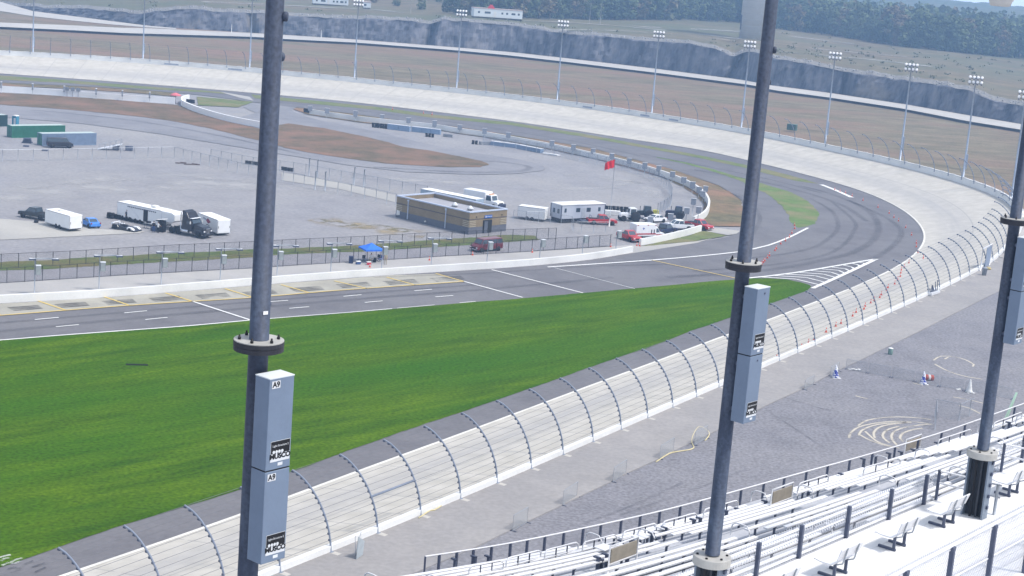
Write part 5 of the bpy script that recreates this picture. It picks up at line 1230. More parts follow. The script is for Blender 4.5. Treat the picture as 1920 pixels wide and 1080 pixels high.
for k in range(4):
    v = MB().mat(CREAM); z = 1.35+k*.30; v.bm.free()
    for q in (((LX-.75, -.045, z), (1.5, .03, .12)), ((LX+.045, .85, z), (.03, 1.5, .12)), ((LX+.045, WY-.85, z), (.03, 1.5, .12)), ((.75, -.045, z), (1.5, .03, .12))): v = MB().mat(CREAM); v.box(*q); v.build('cream_course', bl)
v = MB().mat(UNDER); v.box((LX+.01, WY*.48, 1.13), (.36, 2.0, 2.26)); v.build('doorway', bl)
v = MB().mat(M('door_grey', (.10, .11, .14), .5)); v.box((LX+.2, WY*.48-.45, 1.05), (.05, .8, 2.05), bevel=.01); v.mat(STEEL); v.box((LX+.24, WY*.48-.15, 1.05), (.04, .05, .25)); v.build('door', bl)
sgx = MB().mat(M('sign_blue', (.02, .10, .38), .5, var=.05)); sgx.box((LX+.10, WY*.48+.1, 2.86), (.06, 1.85, .52), bevel=.02); sgx.build('sign_board', bl)
SW = M('sign_white', (.8, .8, .8), .5, var=.02)
fm_ = Matrix(((0, 0, 1, LX+.135), (1, 0, 0, WY*.48+.28), (0, 1, 0, 2.86), (0, 0, 0, 1)))
text('RESTROOMS', .24, SW, bl, fm_, 'sign_lettering')
v = MB().mat(SW)
for y in (-.62, -.46): 
    v.box((LX+.137, WY*.48+y, 2.82), (.01, .09, .22)); v.box((LX+.137, WY*.48+y, 3.0), (.01, .08, .08))
v.build('sign_figure', bl)
v = MB().mat(WALLW); v.box((.5, -.1, .9), (.35, .2, .9), bevel=.02); v.box((.9, -.1, .9), (.3, .18, .7), bevel=.02); v.build('meter_box', bl)
v = MB().mat(WALLW); v.lathe([(.1, 0), (.16, .1), (.12, .3)], 10, Matrix.Translation((LX*.43, -.15, .55)) @ Matrix.Rotation(R(90), 4, 'X')); v.build('hose_outlet', bl)
for y in (WY*.18, WY*.86): v = MB().mat(UNDER); v.box((LX+.07, y, 2.95), (.1, .16, .2), bevel=.02); v.build('wall_lamp', bl)
# trucks beyond the building
box_trailer('long blue grey flat trailer behind the tan building', (890, 402), (787, 381), 2.5, 2.75, .9, col=M('trailer_blue_grey', (.30, .38, .46), .6), vent=False, name='storage_trailer')
def heavy(label, front, rear, col):
    W = 2.4; c, rz, l = place(front, rear, W, ZG); L = 8.2; h = L/2; root = thing('box_truck', label, 'truck', c, rz)
    b = MB().mat(col); b.box((-1.4, 0, 1.95), (5.2, W, 1.9), bevel=.08); b.build('cargo_box', root)
    b = MB().mat(col); cabin(b, h-3.0, h-1.35, h-2.9, h-1.75, 1.25, 2.5, 2.2, 1.9, col, GL, root, split=1); b.prism([(h-3.0, .55), (h, .55), (h, 1.25), (h-.3, 1.42), (h-1.4, 1.5), (h-3.0, 1.5)], 2.2, bevel=.08); b.build('cab', root)
    g = MB().mat(UNDER); g.box((h+.02, 0, .95), (.06, 1.2, .55)); g.build('grille', root)
    k = MB().mat(NAVY); k.box((h+.25, 0, .7), (.4, 2.1, .7), bevel=.06); k.build('push_bumper', root)
    for s in (-1, 1):
        for x in (h-.9, -h+1.6): w_ = MB(); w_.wheel(0, 0, .48, .3, RUBBER, RIM); w_.build('wheel', root, (x, s*1.05, 0))
    lb = MB().mat(M('beacon_amber', (.6, .25, .05), .4)); lb.box((h-2.3, 0, 2.58), (.3, 1.4, .14), bevel=.04); lb.build('beacon_bar', root)
heavy('white service truck with a dark blue push bumper behind the tan building', (940, 395.5), (858, 380), WHT)
box_trailer('white box trailer between the tan building and the office trailer', (1020, 417), (969.5, 410.5), 2.3, 2.45, z=ZG, vent=False)
def office(label, a, b_, end, L=None):
    A, B = G(a[0], a[1], ZG), G(b_[0], b_[1], ZG); d = (B-A); L = d.length; d.normalize(); rz = math.atan2(d.y, d.x); W = 3.2
    root = thing('office_trailer', label, 'office trailer', A, rz); col = M('office_grey', (.43, .46, .52), .6, var=.06, scale=1, stretch=(9, 9, .2)); b = MB().mat(col); b.box((L/2, W/2, 2.05), (L, W, 2.5), bevel=.03); b.build('body', root)
    r_ = MB().mat(WALLW); r_.box((L/2, W/2, 3.36), (L+.2, W+.2, .12), bevel=.02); r_.build('roof', root); s = MB().mat(UNDER); s.box((L/2, W/2, .4), (L-.3, W-.3, .8)); s.build('skirt', root)
    t = MB().mat(DARKST)
    for x in (0, L):
        for y in (0, W): t.box((x, y, 2.05), (.12, .12, 2.5))
    t.build('corner_trim', root)
    for x in (L*.09, L*.36, L*.40, L*.60, L*.64, L*.87):
        w_ = MB().mat(GL); w_.box((x, -.012, 2.35), (.55 if x > 1 else .45, .03, .75)); w_.build('window', root)
    dr = MB().mat(M('office_door', (.36, .39, .44), .5)); dr.box((L*.5, -.015, 1.8), (.9, .035, 1.95)); dr.build('door', root)
    for y in (.9, 2.2): w_ = MB().mat(GL); w_.box((-.012, y, 2.1), (.03, .6, .8)); w_.build('window', root)
    st = MB().mat(ALU)
    for k in range(3): st.box((L*.5, -.35-.28*k, .62-.2*k), (1.2, .28, .05))
    st.build('steps', root)
office('pale grey office trailer with a white roof above the red pickup', (1051, 419), (1132, 415.5), (1029, 413))
def utilbed(body, root, h, W):
    m_ = MB().mat(DARKST); m_.box((-h-.6, 0, .62), (1.4, W*.9, .1), bevel=.02)
    for s in (-1, 1): m_.tube([(-h-.1, s*.5, .6), (-h-1.9, s*.2, .55)], .06, 5)
    m_.tube([(-h+.6, -W*.4, 1.1), (-h+.6, -W*.4, 1.6), (-h+.6, W*.4, 1.6), (-h+.6, W*.4, 1.1)], .04, 5); m_.build('rear_rack', root)
car('pickup', 'red pickup with a rear rack in front of the office trailer', (1153, 423.5), (1107, 421.5), RED, extra=utilbed)
# flagpole
fpo = G(1142, 424.5, ZG); hp = ZY(fpo.x, fpo.y, 298)-ZG; fr = thing('flagpole', 'tall thin pole with white lower part flying the red flag', 'flagpole', fpo)
b = MB().mat(WALLW); b.tube([(0, 0, 0), (0, 0, 2.0)], .12, 8); b.build('base_sleeve', fr); b = MB().mat(GALV); b.tube([(0, 0, 2.0), (0, 0, hp)], .04, 6); b.build('pole', fr)
fl_ = MB().mat(M('red_flag_cloth', (.62, .02, .03), .8, var=.12, scale=2)); nx, nz = 14, 8
grid = [[Vector((-.05-1.75*i/nx+.0, .22*math.sin(i*.9+j*.3)*i/nx, hp-.15-1.45*j/nz-.55*(i/nx)**1.3+.06*math.sin(i*1.3))) for i in range(nx+1)] for j in range(nz+1)]
for off in (0, .015):
    for j in range(nz):
        for i in range(nx): q = [grid[j][i], grid[j][i+1], grid[j+1][i+1], grid[j+1][i]]; fl_.face([p+Vector((0, off, 0)) for p in (q if off else q[::-1])])
fo = fl_.build('flag', loc=fpo, smooth=True); fo.rotation_euler.z = R(20); tag(fo, 'red flag streaming left from the top of the thin pole', 'flag')
# tractors and gear by the bend
def farm(label, px, rz, col, big=.85):
    root = thing('service_tractor', label, 'tractor', G(px[0], px[1], ZG), rz); b = MB().mat(col); b.prism([(-.4, .7), (1.9, .7), (2.0, 1.2), (1.8, 1.5), (.3, 1.6), (-.4, 1.5)], .9, bevel=.08); b.build('hood', root)
    b = MB().mat(col); cabin(b, -1.3, .3, -1.15, .1, 1.2, 2.5, 1.4, 1.2, col, GL, root); b.build('cab', root)
    for s in (-1, 1):
        w_ = MB(); w_.wheel(0, 0, big, .5, RUBBER, col); w_.build('rear_wheel', root, (-.9, s*.95, 0)); w_ = MB(); w_.wheel(0, 0, .55, .35, RUBBER, col); w_.build('front_wheel', root, (1.4, s*.75, 0))
    e = MB().mat(DARKST); e.tube([(.9, .3, 1.5), (.9, .3, 2.4)], .06, 6); e.build('exhaust', root)
farm('white cabbed tractor with big black wheels behind the white sedan', (1179, 414), R(200), WHT, .95)
farm('dark tractor standing right of the white tractor by the curved mesh fence', (1207, 410), R(185), DGREY, .9)
rowof('black tyre row stacked beyond the red pickup', (1134, 397), (1182, 400), 5)
foam('white block row in front of the black tyre row beyond the red pickup', (1133, 402), (1163, 404.5), .9, .8, WALLW)
b = MB().mat(M('yellow_plastic', (.55, .52, .06), .5)); b.box((0, 0, .5), (1.1, .8, 1.0), bevel=.1); tag(b.build('yellow_tank', loc=G(1229, 403, ZG)), 'yellow plastic tank beside the curved mesh fence end', 'tank')
b = MB().mat(NAVY); b.lathe([(.4, 0), (.44, .3), (.42, .9), (.38, 1.0), (0, 1.02)], 14); tag(b.build('drum', loc=G(1194.5, 415.5, ZG)), 'dark blue drum in front of the white tractor', 'drum')
farm('dark open tractor behind the white crew cab pickup', (1266, 410), R(170), NAVY, .8)
car('sedan', 'white saloon car parked in front of the two tractors', (1217, 418.5), (1250, 417), WHT)
car('pickup', 'white crew cab pickup with a silver bed behind the short wall', (1252, 431), (1297, 433), WHT)
car('pickup', 'red pickup with its nose in the gap between the white walls', (1323, 434), (1286, 426), RED)
def cloth(body, root, h, W):
    m_ = MB().mat(WSH); m_.prism([(h-1.9, 1.12), (h-.7, 1.06), (h-.7, 1.10), (h-1.2, 1.28), (h-1.9, 1.16)], W*.7, bevel=.02); m_.build('white_cover', root)
car('pickup', 'navy blue pickup with a white cover on its hood behind the ambulance', (1272, 437), (1236, 442), NAVY, extra=cloth)
def ambulance(label, front, rear):
    W = 2.3; c, rz, l = place(front, rear, W, ZG); L = 6.2; h = L/2; root = thing('ambulance', label, 'ambulance', c, rz); b = MB().mat(WHT); b.box((-.9, 0, 1.6), (4.2, W, 2.1), bevel=.07); b.build('box_body', root)
    b = MB().mat(WHT); cabin(b, h-2.1, h-.9, h-2.05, h-1.4, 1.05, 2.0, 2.0, 1.75, WHT, GL, root); b.prism([(h-2.1, .45), (h, .45), (h, .95), (h-.3, 1.1), (h-2.1, 1.15)], 2.0, bevel=.08); b.build('cab', root)
    s = MB().mat(RED); 
    for q in (-1, 1): s.box((-.9, q*(W/2+.008), .95), (4.1, .02, .22)); s.box((h-1.1, q*1.005, .75), (2.0, .02, .16))
    s.build('red_stripe', root); d = MB().mat(UNDER)
    for x in (.2, .75):
        for q in (-1, 1): d.box((x, q*(W/2+.010), 1.35), (.2, .02, .75))
    d.build('door_window', root); k = MB().mat(M('cross_blue', (.03, .08, .35), .5))
    for q in (-1, 1): k.box((-1.5, q*(W/2+.012), 1.9), (.42, .02, .12)); k.box((-1.5, q*(W/2+.012), 1.9), (.12, .024, .42))
    k.build('blue_cross', root); lb = MB().mat(TAILL)
    for x in (-2.7, -.6, 1.0):
        for q in (-1, 1): lb.box((x, q*(W/2-.02), 2.5), (.3, .1, .14), bevel=.02)
    lb.build('beacon', root)
    for q in (-1, 1):
        for x in (h-.85, -h+1.3): w_ = MB(); w_.wheel(0, 0, .38, .26, RUBBER, RIM); w_.build('wheel', root, (x, q*.98, 0))
ambulance('white ambulance with a red stripe behind the short white wall', (1247, 448), (1190, 449))
car('pickup', 'red pickup in front of the ambulance with its nose toward the short wall', (1185, 455.5), (1156, 446.5), RED, length=5.0)
car('van', 'maroon passenger van with a pinkish roof on the pit sidewalk path', (893, 474.5), (945, 469.5), MAROON, .01)
# ------------------------------------------------------------------ canopy camp on the sidewalk
ctr = G(695, 491, .02); ca = thing('canopy_tent', 'blue pop up canopy tent on the pit sidewalk', 'canopy', ctr, R(28)); CB = M('canopy_blue', (.03, .16, .66), .7, var=.08, scale=2)
m_ = MB().mat(CB); e = 1.5
cs = [Vector((-e, -e, 2.15)), Vector((e, -e, 2.15)), Vector((e, e, 2.15)), Vector((-e, e, 2.15))]; ap = Vector((0, 0, 2.95))
for i in range(4):
    a, b_ = cs[i], cs[(i+1) % 4]; ma, mb_ = a.lerp(ap, .55)-Vector((0, 0, .08)), b_.lerp(ap, .55)-Vector((0, 0, .08))
    m_.face([a, b_, mb_, ma]); m_.face([ma, mb_, ap]); m_.face([a-Vector((0, 0, .25)), b_-Vector((0, 0, .25)), b_, a])
m_.build('roof', ca)
for p in cs: q = MB().mat(DARKST); q.tube([(p.x*.97, p.y*.97, 0), (p.x*.97, p.y*.97, 2.1)], .035, 6); q.build('leg', ca)
def chair(label, px, rz, col):
    root = thing('folding_chair', label, 'chair', G(px[0], px[1], .02), rz); s = MB().mat(col); s.box((0, 0, .45), (.5, .5, .04), bevel=.01); s.build('seat', root); s = MB().mat(col); s.box((-.27, 0, .75), (.04, .5, .5), bevel=.01); s.build('backrest', root)
    for x in (-.22, .22):
        for y in (-.22, .22): s = MB().mat(DARKST); s.tube([(x, y, 0), (x, -y*.9, .44)], .018, 5); s.build('leg', root)
chair('black folding chair at the left under the blue canopy', (683, 491), R(-60), DKC); chair('dark folding chair at the right under the blue canopy', (708, 489.5), R(-120), DKC); chair('blue folding chair at the right front under the blue canopy', (713.5, 491), R(-130), paint('chair_blue', (.03, .07, .35)))
chair('white folding chair under the person sitting below the canopy', (695.5, 492), R(-120), WSH)
b = MB().mat(M('bin_navy', (.025, .035, .09), .7)); b.box((0, 0, .5), (.62, .62, 1.0), bevel=.05); b.box((0, 0, 1.03), (.68, .68, .08), bevel=.02); tag(b.build('wheeled_bin', loc=G(658, 493.5, .02)), 'dark blue bin standing left of the blue canopy', 'bin')
ck = thing('cool_box', 'red and white cool box in front of the canopy', 'cool box', G(691.5, 496.5, .02), R(20)); b = MB().mat(paint('cooler_red', (.5, .03, .06))); b.box((0, 0, .2), (.65, .4, .4), bevel=.03); b.build('body', ck); b = MB().mat(WALLW); b.box((0, 0, .44), (.67, .42, .1), bevel=.02); b.build('lid', ck)
ck = thing('cool_box', 'blue and white cool box at the left front leg of the canopy', 'cool box', G(671.5, 495.5, .02), R(30)); b = MB().mat(BLC); b.box((0, 0, .2), (.7, .42, .4), bevel=.03); b.build('body', ck); b = MB().mat(WALLW); b.box((0, 0, .45), (.72, .44, .12), bevel=.02); b.build('lid', ck)
b = MB().mat(BLACK); b.box((0, 0, .35), (.5, .35, .7), bevel=.05); tag(b.build('kit_bag', loc=G(702, 491.5, .02)), 'black bag standing beside the person under the canopy', 'bag')
# ------------------------------------------------------------------ cones
ORG = M('cone_orange', (.70, .09, .03), .6, var=.06)
def cone():
    m_ = MB().mat(ORG); m_.box((0, 0, .02), (.38, .38, .04), bevel=.01); m_.lathe([(.14, .04), (.115, .2), (.08, .42), (.035, .72), (.02, .74)], 12); m_.mat(SW); m_.lathe([(.098, .33), (.075, .46)], 12); return m_.build('traffic_cone')
c0 = cone(); first = [True]
def put(p, label, group=None, s=1.0):
    o = c0 if first[0] else c0.copy()
    if not first[0]: COL.objects.link(o)
    first[0] = False; o.location = p; o.rotation_euler.z = random.random()*3; o.scale = (s*.85, s*.85, s*.9); tag(o, label, 'cone', group)
def ontrack(x, y):
    z = 0.0
    for _ in range(8):
        p = G(x, y, z); i = min(range(len(TRK)), key=lambda k: (TRK[k][0].lerp(TRK[k][1], .5)-p).length); a, b_ = TRK[i]; d = b_-a; d2 = Vector((d.x, d.y, 0)); v = (Vector((p.x-a.x, p.y-a.y, 0))).dot(d2)/d2.length_squared; z = max(0, min(1, v))*b_.z
    return G(x, y, z+.02)
put(G(886, 478.5, .02), 'orange cone at the front bumper of the maroon van'); put(G(693.5, 501, .02), 'orange cone before the red cool box at the canopy'); put(G(998, 473.5, .02), 'orange cone beside the sidewalk fence right of the maroon van'); put(G(1145, 463, .02), 'orange cone at the right end of the sidewalk fence')
put(G(1194, 461, .02), 'left orange cone of a pair at the left end of the short wall'); put(G(1199, 461.5, .02), 'right orange cone of a pair at the left end of the short wall'); put(G(805, 488, .02), 'orange and white cone lying near the fence between canopy and van')
RA = [(1428, 496), (1431, 492.5), (1433.7, 489.5), (1438.7, 484), (1442.5, 479.5), (1453, 470), (1455.5, 466.5), (1463.7, 457.5), (1472.5, 452), (1480, 445), (1484.5, 437.5), (1490, 429), (1489.5, 423)]
for x, y in RA: put(G(x, y, .05), 'orange cone in the inner row from the grass island to the gore stripes', 'inner row of cones')
RBc = [(1565, 356), (1575, 359.5), (1585, 362.5), (1597.5, 368), (1618, 376), (1646, 389), (1667, 400), (1676, 408), (1684.5, 414.5), (1698, 427), (1709, 441), (1718, 456), (1718, 463), (1721, 475)]
for x, y in RBc: put(G(x, y, .05), 'orange cone in the outer row curving along the edge of the banking', 'outer row of cones')
RC = [(1731, 484.5), (1704, 493.5), (1695.5, 501.5), (1690, 507), (1689, 512), (1688, 519), (1683, 525), (1677.5, 533), (1665, 540), (1662.5, 545), (1652.5, 553.5), (1649.5, 558.5), (1639, 563.5), (1632.5, 568.5), (1622, 575), (1620, 580), (1605, 586), (1598.7, 593), (1576.7, 607), (1567, 612), (1548.7, 623), (1527, 637), (1515.7, 644), (1502.5, 653), (1455.7, 674)]
for x, y in RC: put(ontrack(x, y), 'orange cone in the row on the concrete behind the near catch fence', 'cones on the straight behind the fence')
for i, (x, y) in enumerate(((736, 206), (794, 213), (810, 215.5))): put(G(x, y, .05), '%s lone orange cone from the left on the far green strip' % nth(i), None, 1.2)
b = MB().mat(M('pink_canopy', (.62, .16, .18), .8)); b.lathe([(1.7, 2.0), (1.2, 2.35), (.4, 2.7), (0, 2.75)], 8); b.mat(DARKST); b.tube([(0, 0, 0), (0, 0, 2.7)], .05, 6); tag(b.build('sun_umbrella', loc=G(329, 193, 0)), 'faded red sun umbrella above the bend of the white barrier', 'umbrella')
for i, (x, y) in enumerate(((303, 191), (312, 193))):
    b = MB().mat(BLACK); b.lathe([(.35, 0), (.42, .6), (.40, 1.2), (.3, 1.3), (0, 1.32)], 10); tag(b.build('rubbish_bin', loc=G(x, y, 0)), '%s black bin in front of the far left wall beside the red umbrella' % ('left' if i == 0 else 'right'), 'bin')
# ------------------------------------------------------------------ beyond the track
def cabin_trailer(label, a, b_, H, sign=False):
    k0 = max(0, int((a[0]+700)/5)); z = sm[k0]+.9; A, B = G(a[0], a[1], z), G(b_[0], b_[1], z); d = B-A; L = d.length; rz = math.atan2(d.y, d.x)
    root = thing('site_cabin', label, 'cabin', A, rz); W = 5; b = MB().mat(M('cabin_white', (.66, .70, .72), .6, var=.06)); b.box((L/2, W/2, H/2+.4), (L, W, H-.8), bevel=.05); b.build('body', root); r_ = MB().mat(M('cabin_roof', (.45, .36, .33), .7)); r_.box((L/2, W/2, H+.1), (L+.3, W+.3, .25)); r_.build('roof', root)
    s = MB().mat(UNDER); s.box((L/2, W/2, .25), (L-.4, W-.4, .5)); s.build('skirt', root)
    for x in (.1, .24, .28, .32, .58, .68, .79, .83, .92)[:9 if L > 10 else 3]: w_ = MB().mat(GL); w_.box((L*x, -.02, H*.62), (.9, .04, .9)); w_.build('window', root)
    if L > 10: dr = MB().mat(WALLW); dr.box((L*.43, -.03, H*.5), (1.2, .05, 2.3)); dr.build('door', root)
    if sign: t = MB().mat(paint('sign_red', (.6, .02, .03))); t.prism([(L*.34-1.6, H+.2), (L*.34+2.0, H+.2), (L*.34+.8, H+1.9), (L*.34-.4, H+1.9)], .2, mtx=Matrix.Translation((0, .3, 0))); t.build('red_emblem', root)
cabin_trailer('long white site cabin with a red roof emblem on the far plateau', (888, 33.5), (979, 39.5), 4.6, True)
cabin_trailer('long pale site cabin at the top left on the far plateau', (587, 9), (653, 13.5), 3.8)
cabin_trailer('small white site cabin on the plateau behind the fourth floodlight pole', (681, 17), (695, 18), 3.4)
wt = onplat(1413, 73); tw_ = thing('water_tower', 'broad pale concrete water tower column on the far plateau', 'tower', wt)
def towerm():
    m = M('tower_concrete', (.58, .575, .565), .9, var=.06, scale=.3, fine=.05); return m
b = MB().mat(towerm()); b.lathe([(7.0, -.5), (7.0, 30), (7.4, 31), (14, 38), (15.5, 42), (14, 46), (8, 49), (0, 50)], 48); b.build('shaft', tw_)
b = MB().mat(M('tower_joint', (.36, .36, .37), .9))
for k in range(9): b.lathe([(7.0, 3+k*3-.05), (7.03, 3+k*3), (7.0, 3+k*3+.05)], 48)
b.build('casting_joint', tw_); b = MB().mat(DARKST); b.box((-6.9, -1.4, 7.5), (.6, .9, 7), bevel=.05); b.build('pipe_housing', tw_)
up0 = MB().mat(M('pole_wood', (.30, .28, .26), .9)); up0.tube([(0, 0, 0), (0, 0, 11)], .16, 7, r2=.11); up0.box((0, 0, 10.2), (2.4, .12, .14)); up0 = up0.build('utility_pole')
for i, (x, y) in enumerate(((1180, 36.5), (1632, 74), (1741, 90), (1766, 92), (1105, 44), (1125, 46), (770, 24))):
    o = up0 if i == 0 else up0.copy()
    if i: COL.objects.link(o)
    o.location = onplat(x, y)-Vector((0, 0, .5)); tag(o, ['thin utility pole left of the water tower before the wood', 'thin utility pole in the wood above the eighth floodlight', 'shorter utility pole left of a pair at the right wood edge', 'taller utility pole right of a pair at the right wood edge', 'left thin pole of a pair on the dry plateau', 'right thin pole of a pair on the dry plateau', 'thin pole on the hazy slope left of the white cabin'][i], 'utility pole')
mk0 = MB().mat(WALLW); mk0.tube([(0, 0, 0), (0, 0, 3.4)], .16, 6); mk0 = mk0.build('marker_post')
for i, (x, y) in enumerate(((434, 60.5), (602, 71))):
    o = mk0 if i == 0 else mk0.copy()
    if i: COL.objects.link(o)
    o.location = G(x, y, 3.05); tag(o, '%s white marker post on the perimeter road edge below the rock' % ('left' if i == 0 else 'right'), 'marker post')
gx = thing('transformer_box', 'green utility box on the dry grass behind the far catch fence', 'utility box', G(1484.5, 244, 2.1), R(-28)); b = MB().mat(M('box_green', (.05, .11, .09), .6)); b.box((0, 0, .85), (2.7, 1.6, 1.7), bevel=.05); b.build('body', gx); b = MB().mat(M('box_green_lid', (.09, .17, .13), .6)); b.box((0, 0, 1.74), (2.8, 1.7, .1), bevel=.02); b.build('lid', gx)
# ------------------------------------------------------------------ loose things in the gravel yard
ZY_ = ZW-.10
PANM = mesh_mat('panel_mesh', (.36, .37, .38), .60, .05, 0)
def meshpanel(name, w, h):
    f = MB().mat(GALV); f.tube([(-w/2, 0, .05), (-w/2, 0, h), (w/2, 0, h), (w/2, 0, .05), (-w/2, 0, .05)], .022, 5)
    root = thing(name, '', 'mesh panel'); f.build('frame', root); m_ = MB().mat(PANM); m_.face([Vector((-w/2, 0, .05)), Vector((w/2, 0, .05)), Vector((w/2, 0, h)), Vector((-w/2, 0, h))], [(0, 0), (w, 0), (w, h), (0, h)]); m_.build('wire_mesh', root)
    for x in (-w/2, w/2): g = MB().mat(DARKST); g.box((x, -.05, .03), (.07, .6, .05)); g.build('foot', root)
    return root
mp0 = None
for i, (x0, y0, x1, y1) in enumerate(((961, 996, 988, 980), (1055, 948, 1081, 931), (1149, 904, 1173, 888), (1237, 861, 1262, 846), (1302, 835, 1325, 822), (1508, 731, 1525, 721), (1557, 705, 1572, 696))):
    a, b_ = G(x0, y0, ZY_), G(x1, y1, ZY_); d = b_-a; mp0 = o = meshpanel('mesh_panel', d.length, 1.35 if i < 5 else 1.1) if i in (0, 5) else copy_tree(mp0)
    o.location = (a+b_)/2; o.rotation_euler.z = math.atan2(d.y, d.x); tag(o, '%s upright mesh panel from the left along the walkway edge' % nth(i), 'mesh panel', 'mesh panels along the walkway edge')
    o.scale.x = d.length/ (G(988, 980, ZY_)-G(961, 996, ZY_)).length if i < 5 else 1
a = G(676, 1043, ZW); b_ = G(682, 1056, ZW); ap = thing('leaning_panel', 'grey panel leaning upright with two struts near the catch fence', 'panel', a, R(70)); m_ = MB().mat(M('panel_sheet', (.36, .40, .42), .5)); m_.prism([(-.75, 0), (.35, 0), (.55, 1.05), (-.6, 1.75)], .05, bevel=.01); m_.build('sheet', ap)
for s in (-1, 1): q = MB().mat(ALU); q.tube([(-.6+.5*s, .02, 2.0), (.1, .5, 0)], .03, 5); q.build('strut', ap)
CBW = [(1584, 691.5), (1626.6, 699.6), (1671, 707.6), (1715, 715.6), (1760.7, 724.8), (1807.7, 732), (1851, 738.5), (1899, 749)]
BARM = mesh_mat('barrier_mesh', (.36, .39, .42), .2, .09)
for i in range(7):
    a, b_ = G(*CBW[i], ZY_), G(*CBW[i+1], ZY_); d = b_-a; l = d.length-.25; root = thing('crowd_barrier', '%s wire crowd barrier from the left in the row across the yard' % nth(i), 'barrier', (a+b_)/2, math.atan2(d.y, d.x), 'wire crowd barriers across the yard')
    f = MB().mat(GALV); f.tube([(-l/2, 0, .1), (-l/2, 0, 1.25), (l/2, 0, 1.25), (l/2, 0, .1), (-l/2, 0, .1)], .02, 5); f.build('frame', root); m_ = MB().mat(BARM); m_.face([Vector((-l/2, 0, .1)), Vector((l/2, 0, .1)), Vector((l/2, 0, 1.25)), Vector((-l/2, 0, 1.25))], [(0, 0), (l, 0), (l, 1.1), (0, 1.1)]); m_.build('wire_mesh', root)
    for x in (-l/2, l/2): g = MB().mat(DARKST); g.box((x, 0, .04), (.08, .7, .07)); g.build('foot', root)
en = [G(x, y, ZY_) for x, y in ((1752.7, 806), (1752.7, 780), (1797.4, 789.5), (1823.7, 778))]
linkfence('wire_enclosure', 'wire mesh enclosure on the gravel yard above the front rail', None, 0, 1.9, 2.8, GALV, BARM, .035, world=en)
def checkm():
    m, N, L, b = nodes('checked_cloth'); tc = N.new('ShaderNodeTexCoord'); nz = N.new('ShaderNodeTexVoronoi'); nz.inputs['Scale'].default_value = 6; L.new(tc.outputs['Object'], nz.inputs['Vector'])
    r = N.new('ShaderNodeValToRGB'); r.color_ramp.interpolation = 'CONSTANT'; r.color_ramp.elements[0].color = (.04, .06, .30, 1); r.color_ramp.elements[1].color = (.75, .76, .80, 1); r.color_ramp.elements[1].position = .34; sp = N.new('ShaderNodeSeparateColor'); L.new(nz.outputs['Color'], sp.inputs[0]); L.new(sp.outputs[0], r.inputs[0]); L.new(r.outputs[0], b.inputs['Base Color']); b.inputs['Roughness'].default_value = .9; return m
CHK = checkm()
for i, (x, y) in enumerate(((1566, 708.5), (1730.5, 720.5), (1817, 736))):
    root = thing('cloth_cone', ['blue and white patterned cloth cone at the walkway edge', 'blue and white patterned cloth cone beside the orange barrel', 'plain white cloth cone before the crowd barriers'][i], 'cone', G(x, y, ZY_)); m_ = MB().mat(CHK if i < 2 else WSH)
    m_.lathe([(.46, .04), (.36, .25), (.27, .6), (.16, 1.1), (.06, 1.5), (.02, 1.58)], 11); 
    for v in m_.bm.verts: v.co.x += .05*math.sin(v.co.z*7+i); v.co.y += .04*math.cos(v.co.z*5+2*i)
    m_.build('cloth', root); g = MB().mat(WSH); g.box((.1, -.05, .03), (.95, .7, .05), .3, .01); g.build('base', root)
br_ = thing('traffic_barrel', 'orange barrel with white printed panel lying behind the crowd barriers', 'barrel', G(1741, 713, ZY_), R(4)); m_ = MB().mat(M('barrel_orange', (.40, .06, .025), .6, var=.12)); mt = Matrix.Translation((-.5, 0, .34)) @ Matrix.Rotation(R(90), 4, 'Y'); m_.lathe([(.28, 0), (.34, .04), (.34, .3), (.32, .33), (.34, .36), (.34, .68), (.32, .71), (.34, .74), (.33, 1.02), (.27, 1.06)], 20, mt); m_.build('drum', br_)
m_ = MB().mat(WSH); m_.lathe([(.345, .38), (.348, .39), (.348, .65), (.345, .66)], 20, mt); m_.build('printed_band', br_)
m_ = MB().mat(M('can_green', (.17, .26, .23), .6)); m_.lathe([(.27, 0), (.30, .05), (.30, .75), (.27, .78)], 14); m_.mat(WALLW); m_.lathe([(.32, .76), (.32, .80), (.2, .85), (0, .87)], 14); tag(m_.build('refuse_can', loc=G(1669, 664.5, ZY_)), 'small green refuse can with a white lid on the gravel yard', 'bin')
m_ = MB().mat(WSH)
for k in range(4): m_.box((k*.35-.5, .1*(k % 2), .06+.04*(k % 2)), (.5, .3, .1), .4*k, .03)
tag(m_.build('white_cloth', loc=G(1602, 694, ZY_)), 'crumpled white cloth on the gravel by the crowd barriers', 'cloth')
m_ = MB().mat(WSH); m_.box((0, 0, .06), (.5, .3, .1), .3, .03); m_.box((.2, .1, .1), (.25, .25, .1), .8, .03); tag(m_.build('white_bag', loc=G(1796, 731, ZY_)), 'small white bag on the gravel left of the white cloth cone', 'bag')
HOSE = M('hose_yellow', (.60, .52, .28), .7)
m_ = MB().mat(HOSE); q = cr([G(x, y, ZY_+.05) for x, y in ((1230, 866), (1250, 853), (1262, 848), (1295, 842.5), (1301, 837.5), (1297, 830), (1300, 815), (1312, 800), (1330, 812), (1322, 826))], .5); m_.tube([p-q[0] for p in q], .055, 6); tag(m_.build('yellow_hose', loc=q[0]), 'yellow hose snaking along the walkway edge and over the gravel', 'hose')
m_ = MB().mat(HOSE); q = cr([G(x, y, ZW+.05) for x, y in ((785, 971), (797, 963), (806, 957), (815, 956), (832, 945))], .5); m_.tube([p-q[0] for p in q], .05, 6); tag(m_.build('yellow_strap', loc=q[0]), 'yellow strap lying at the foot of the near catch fence', 'strap')
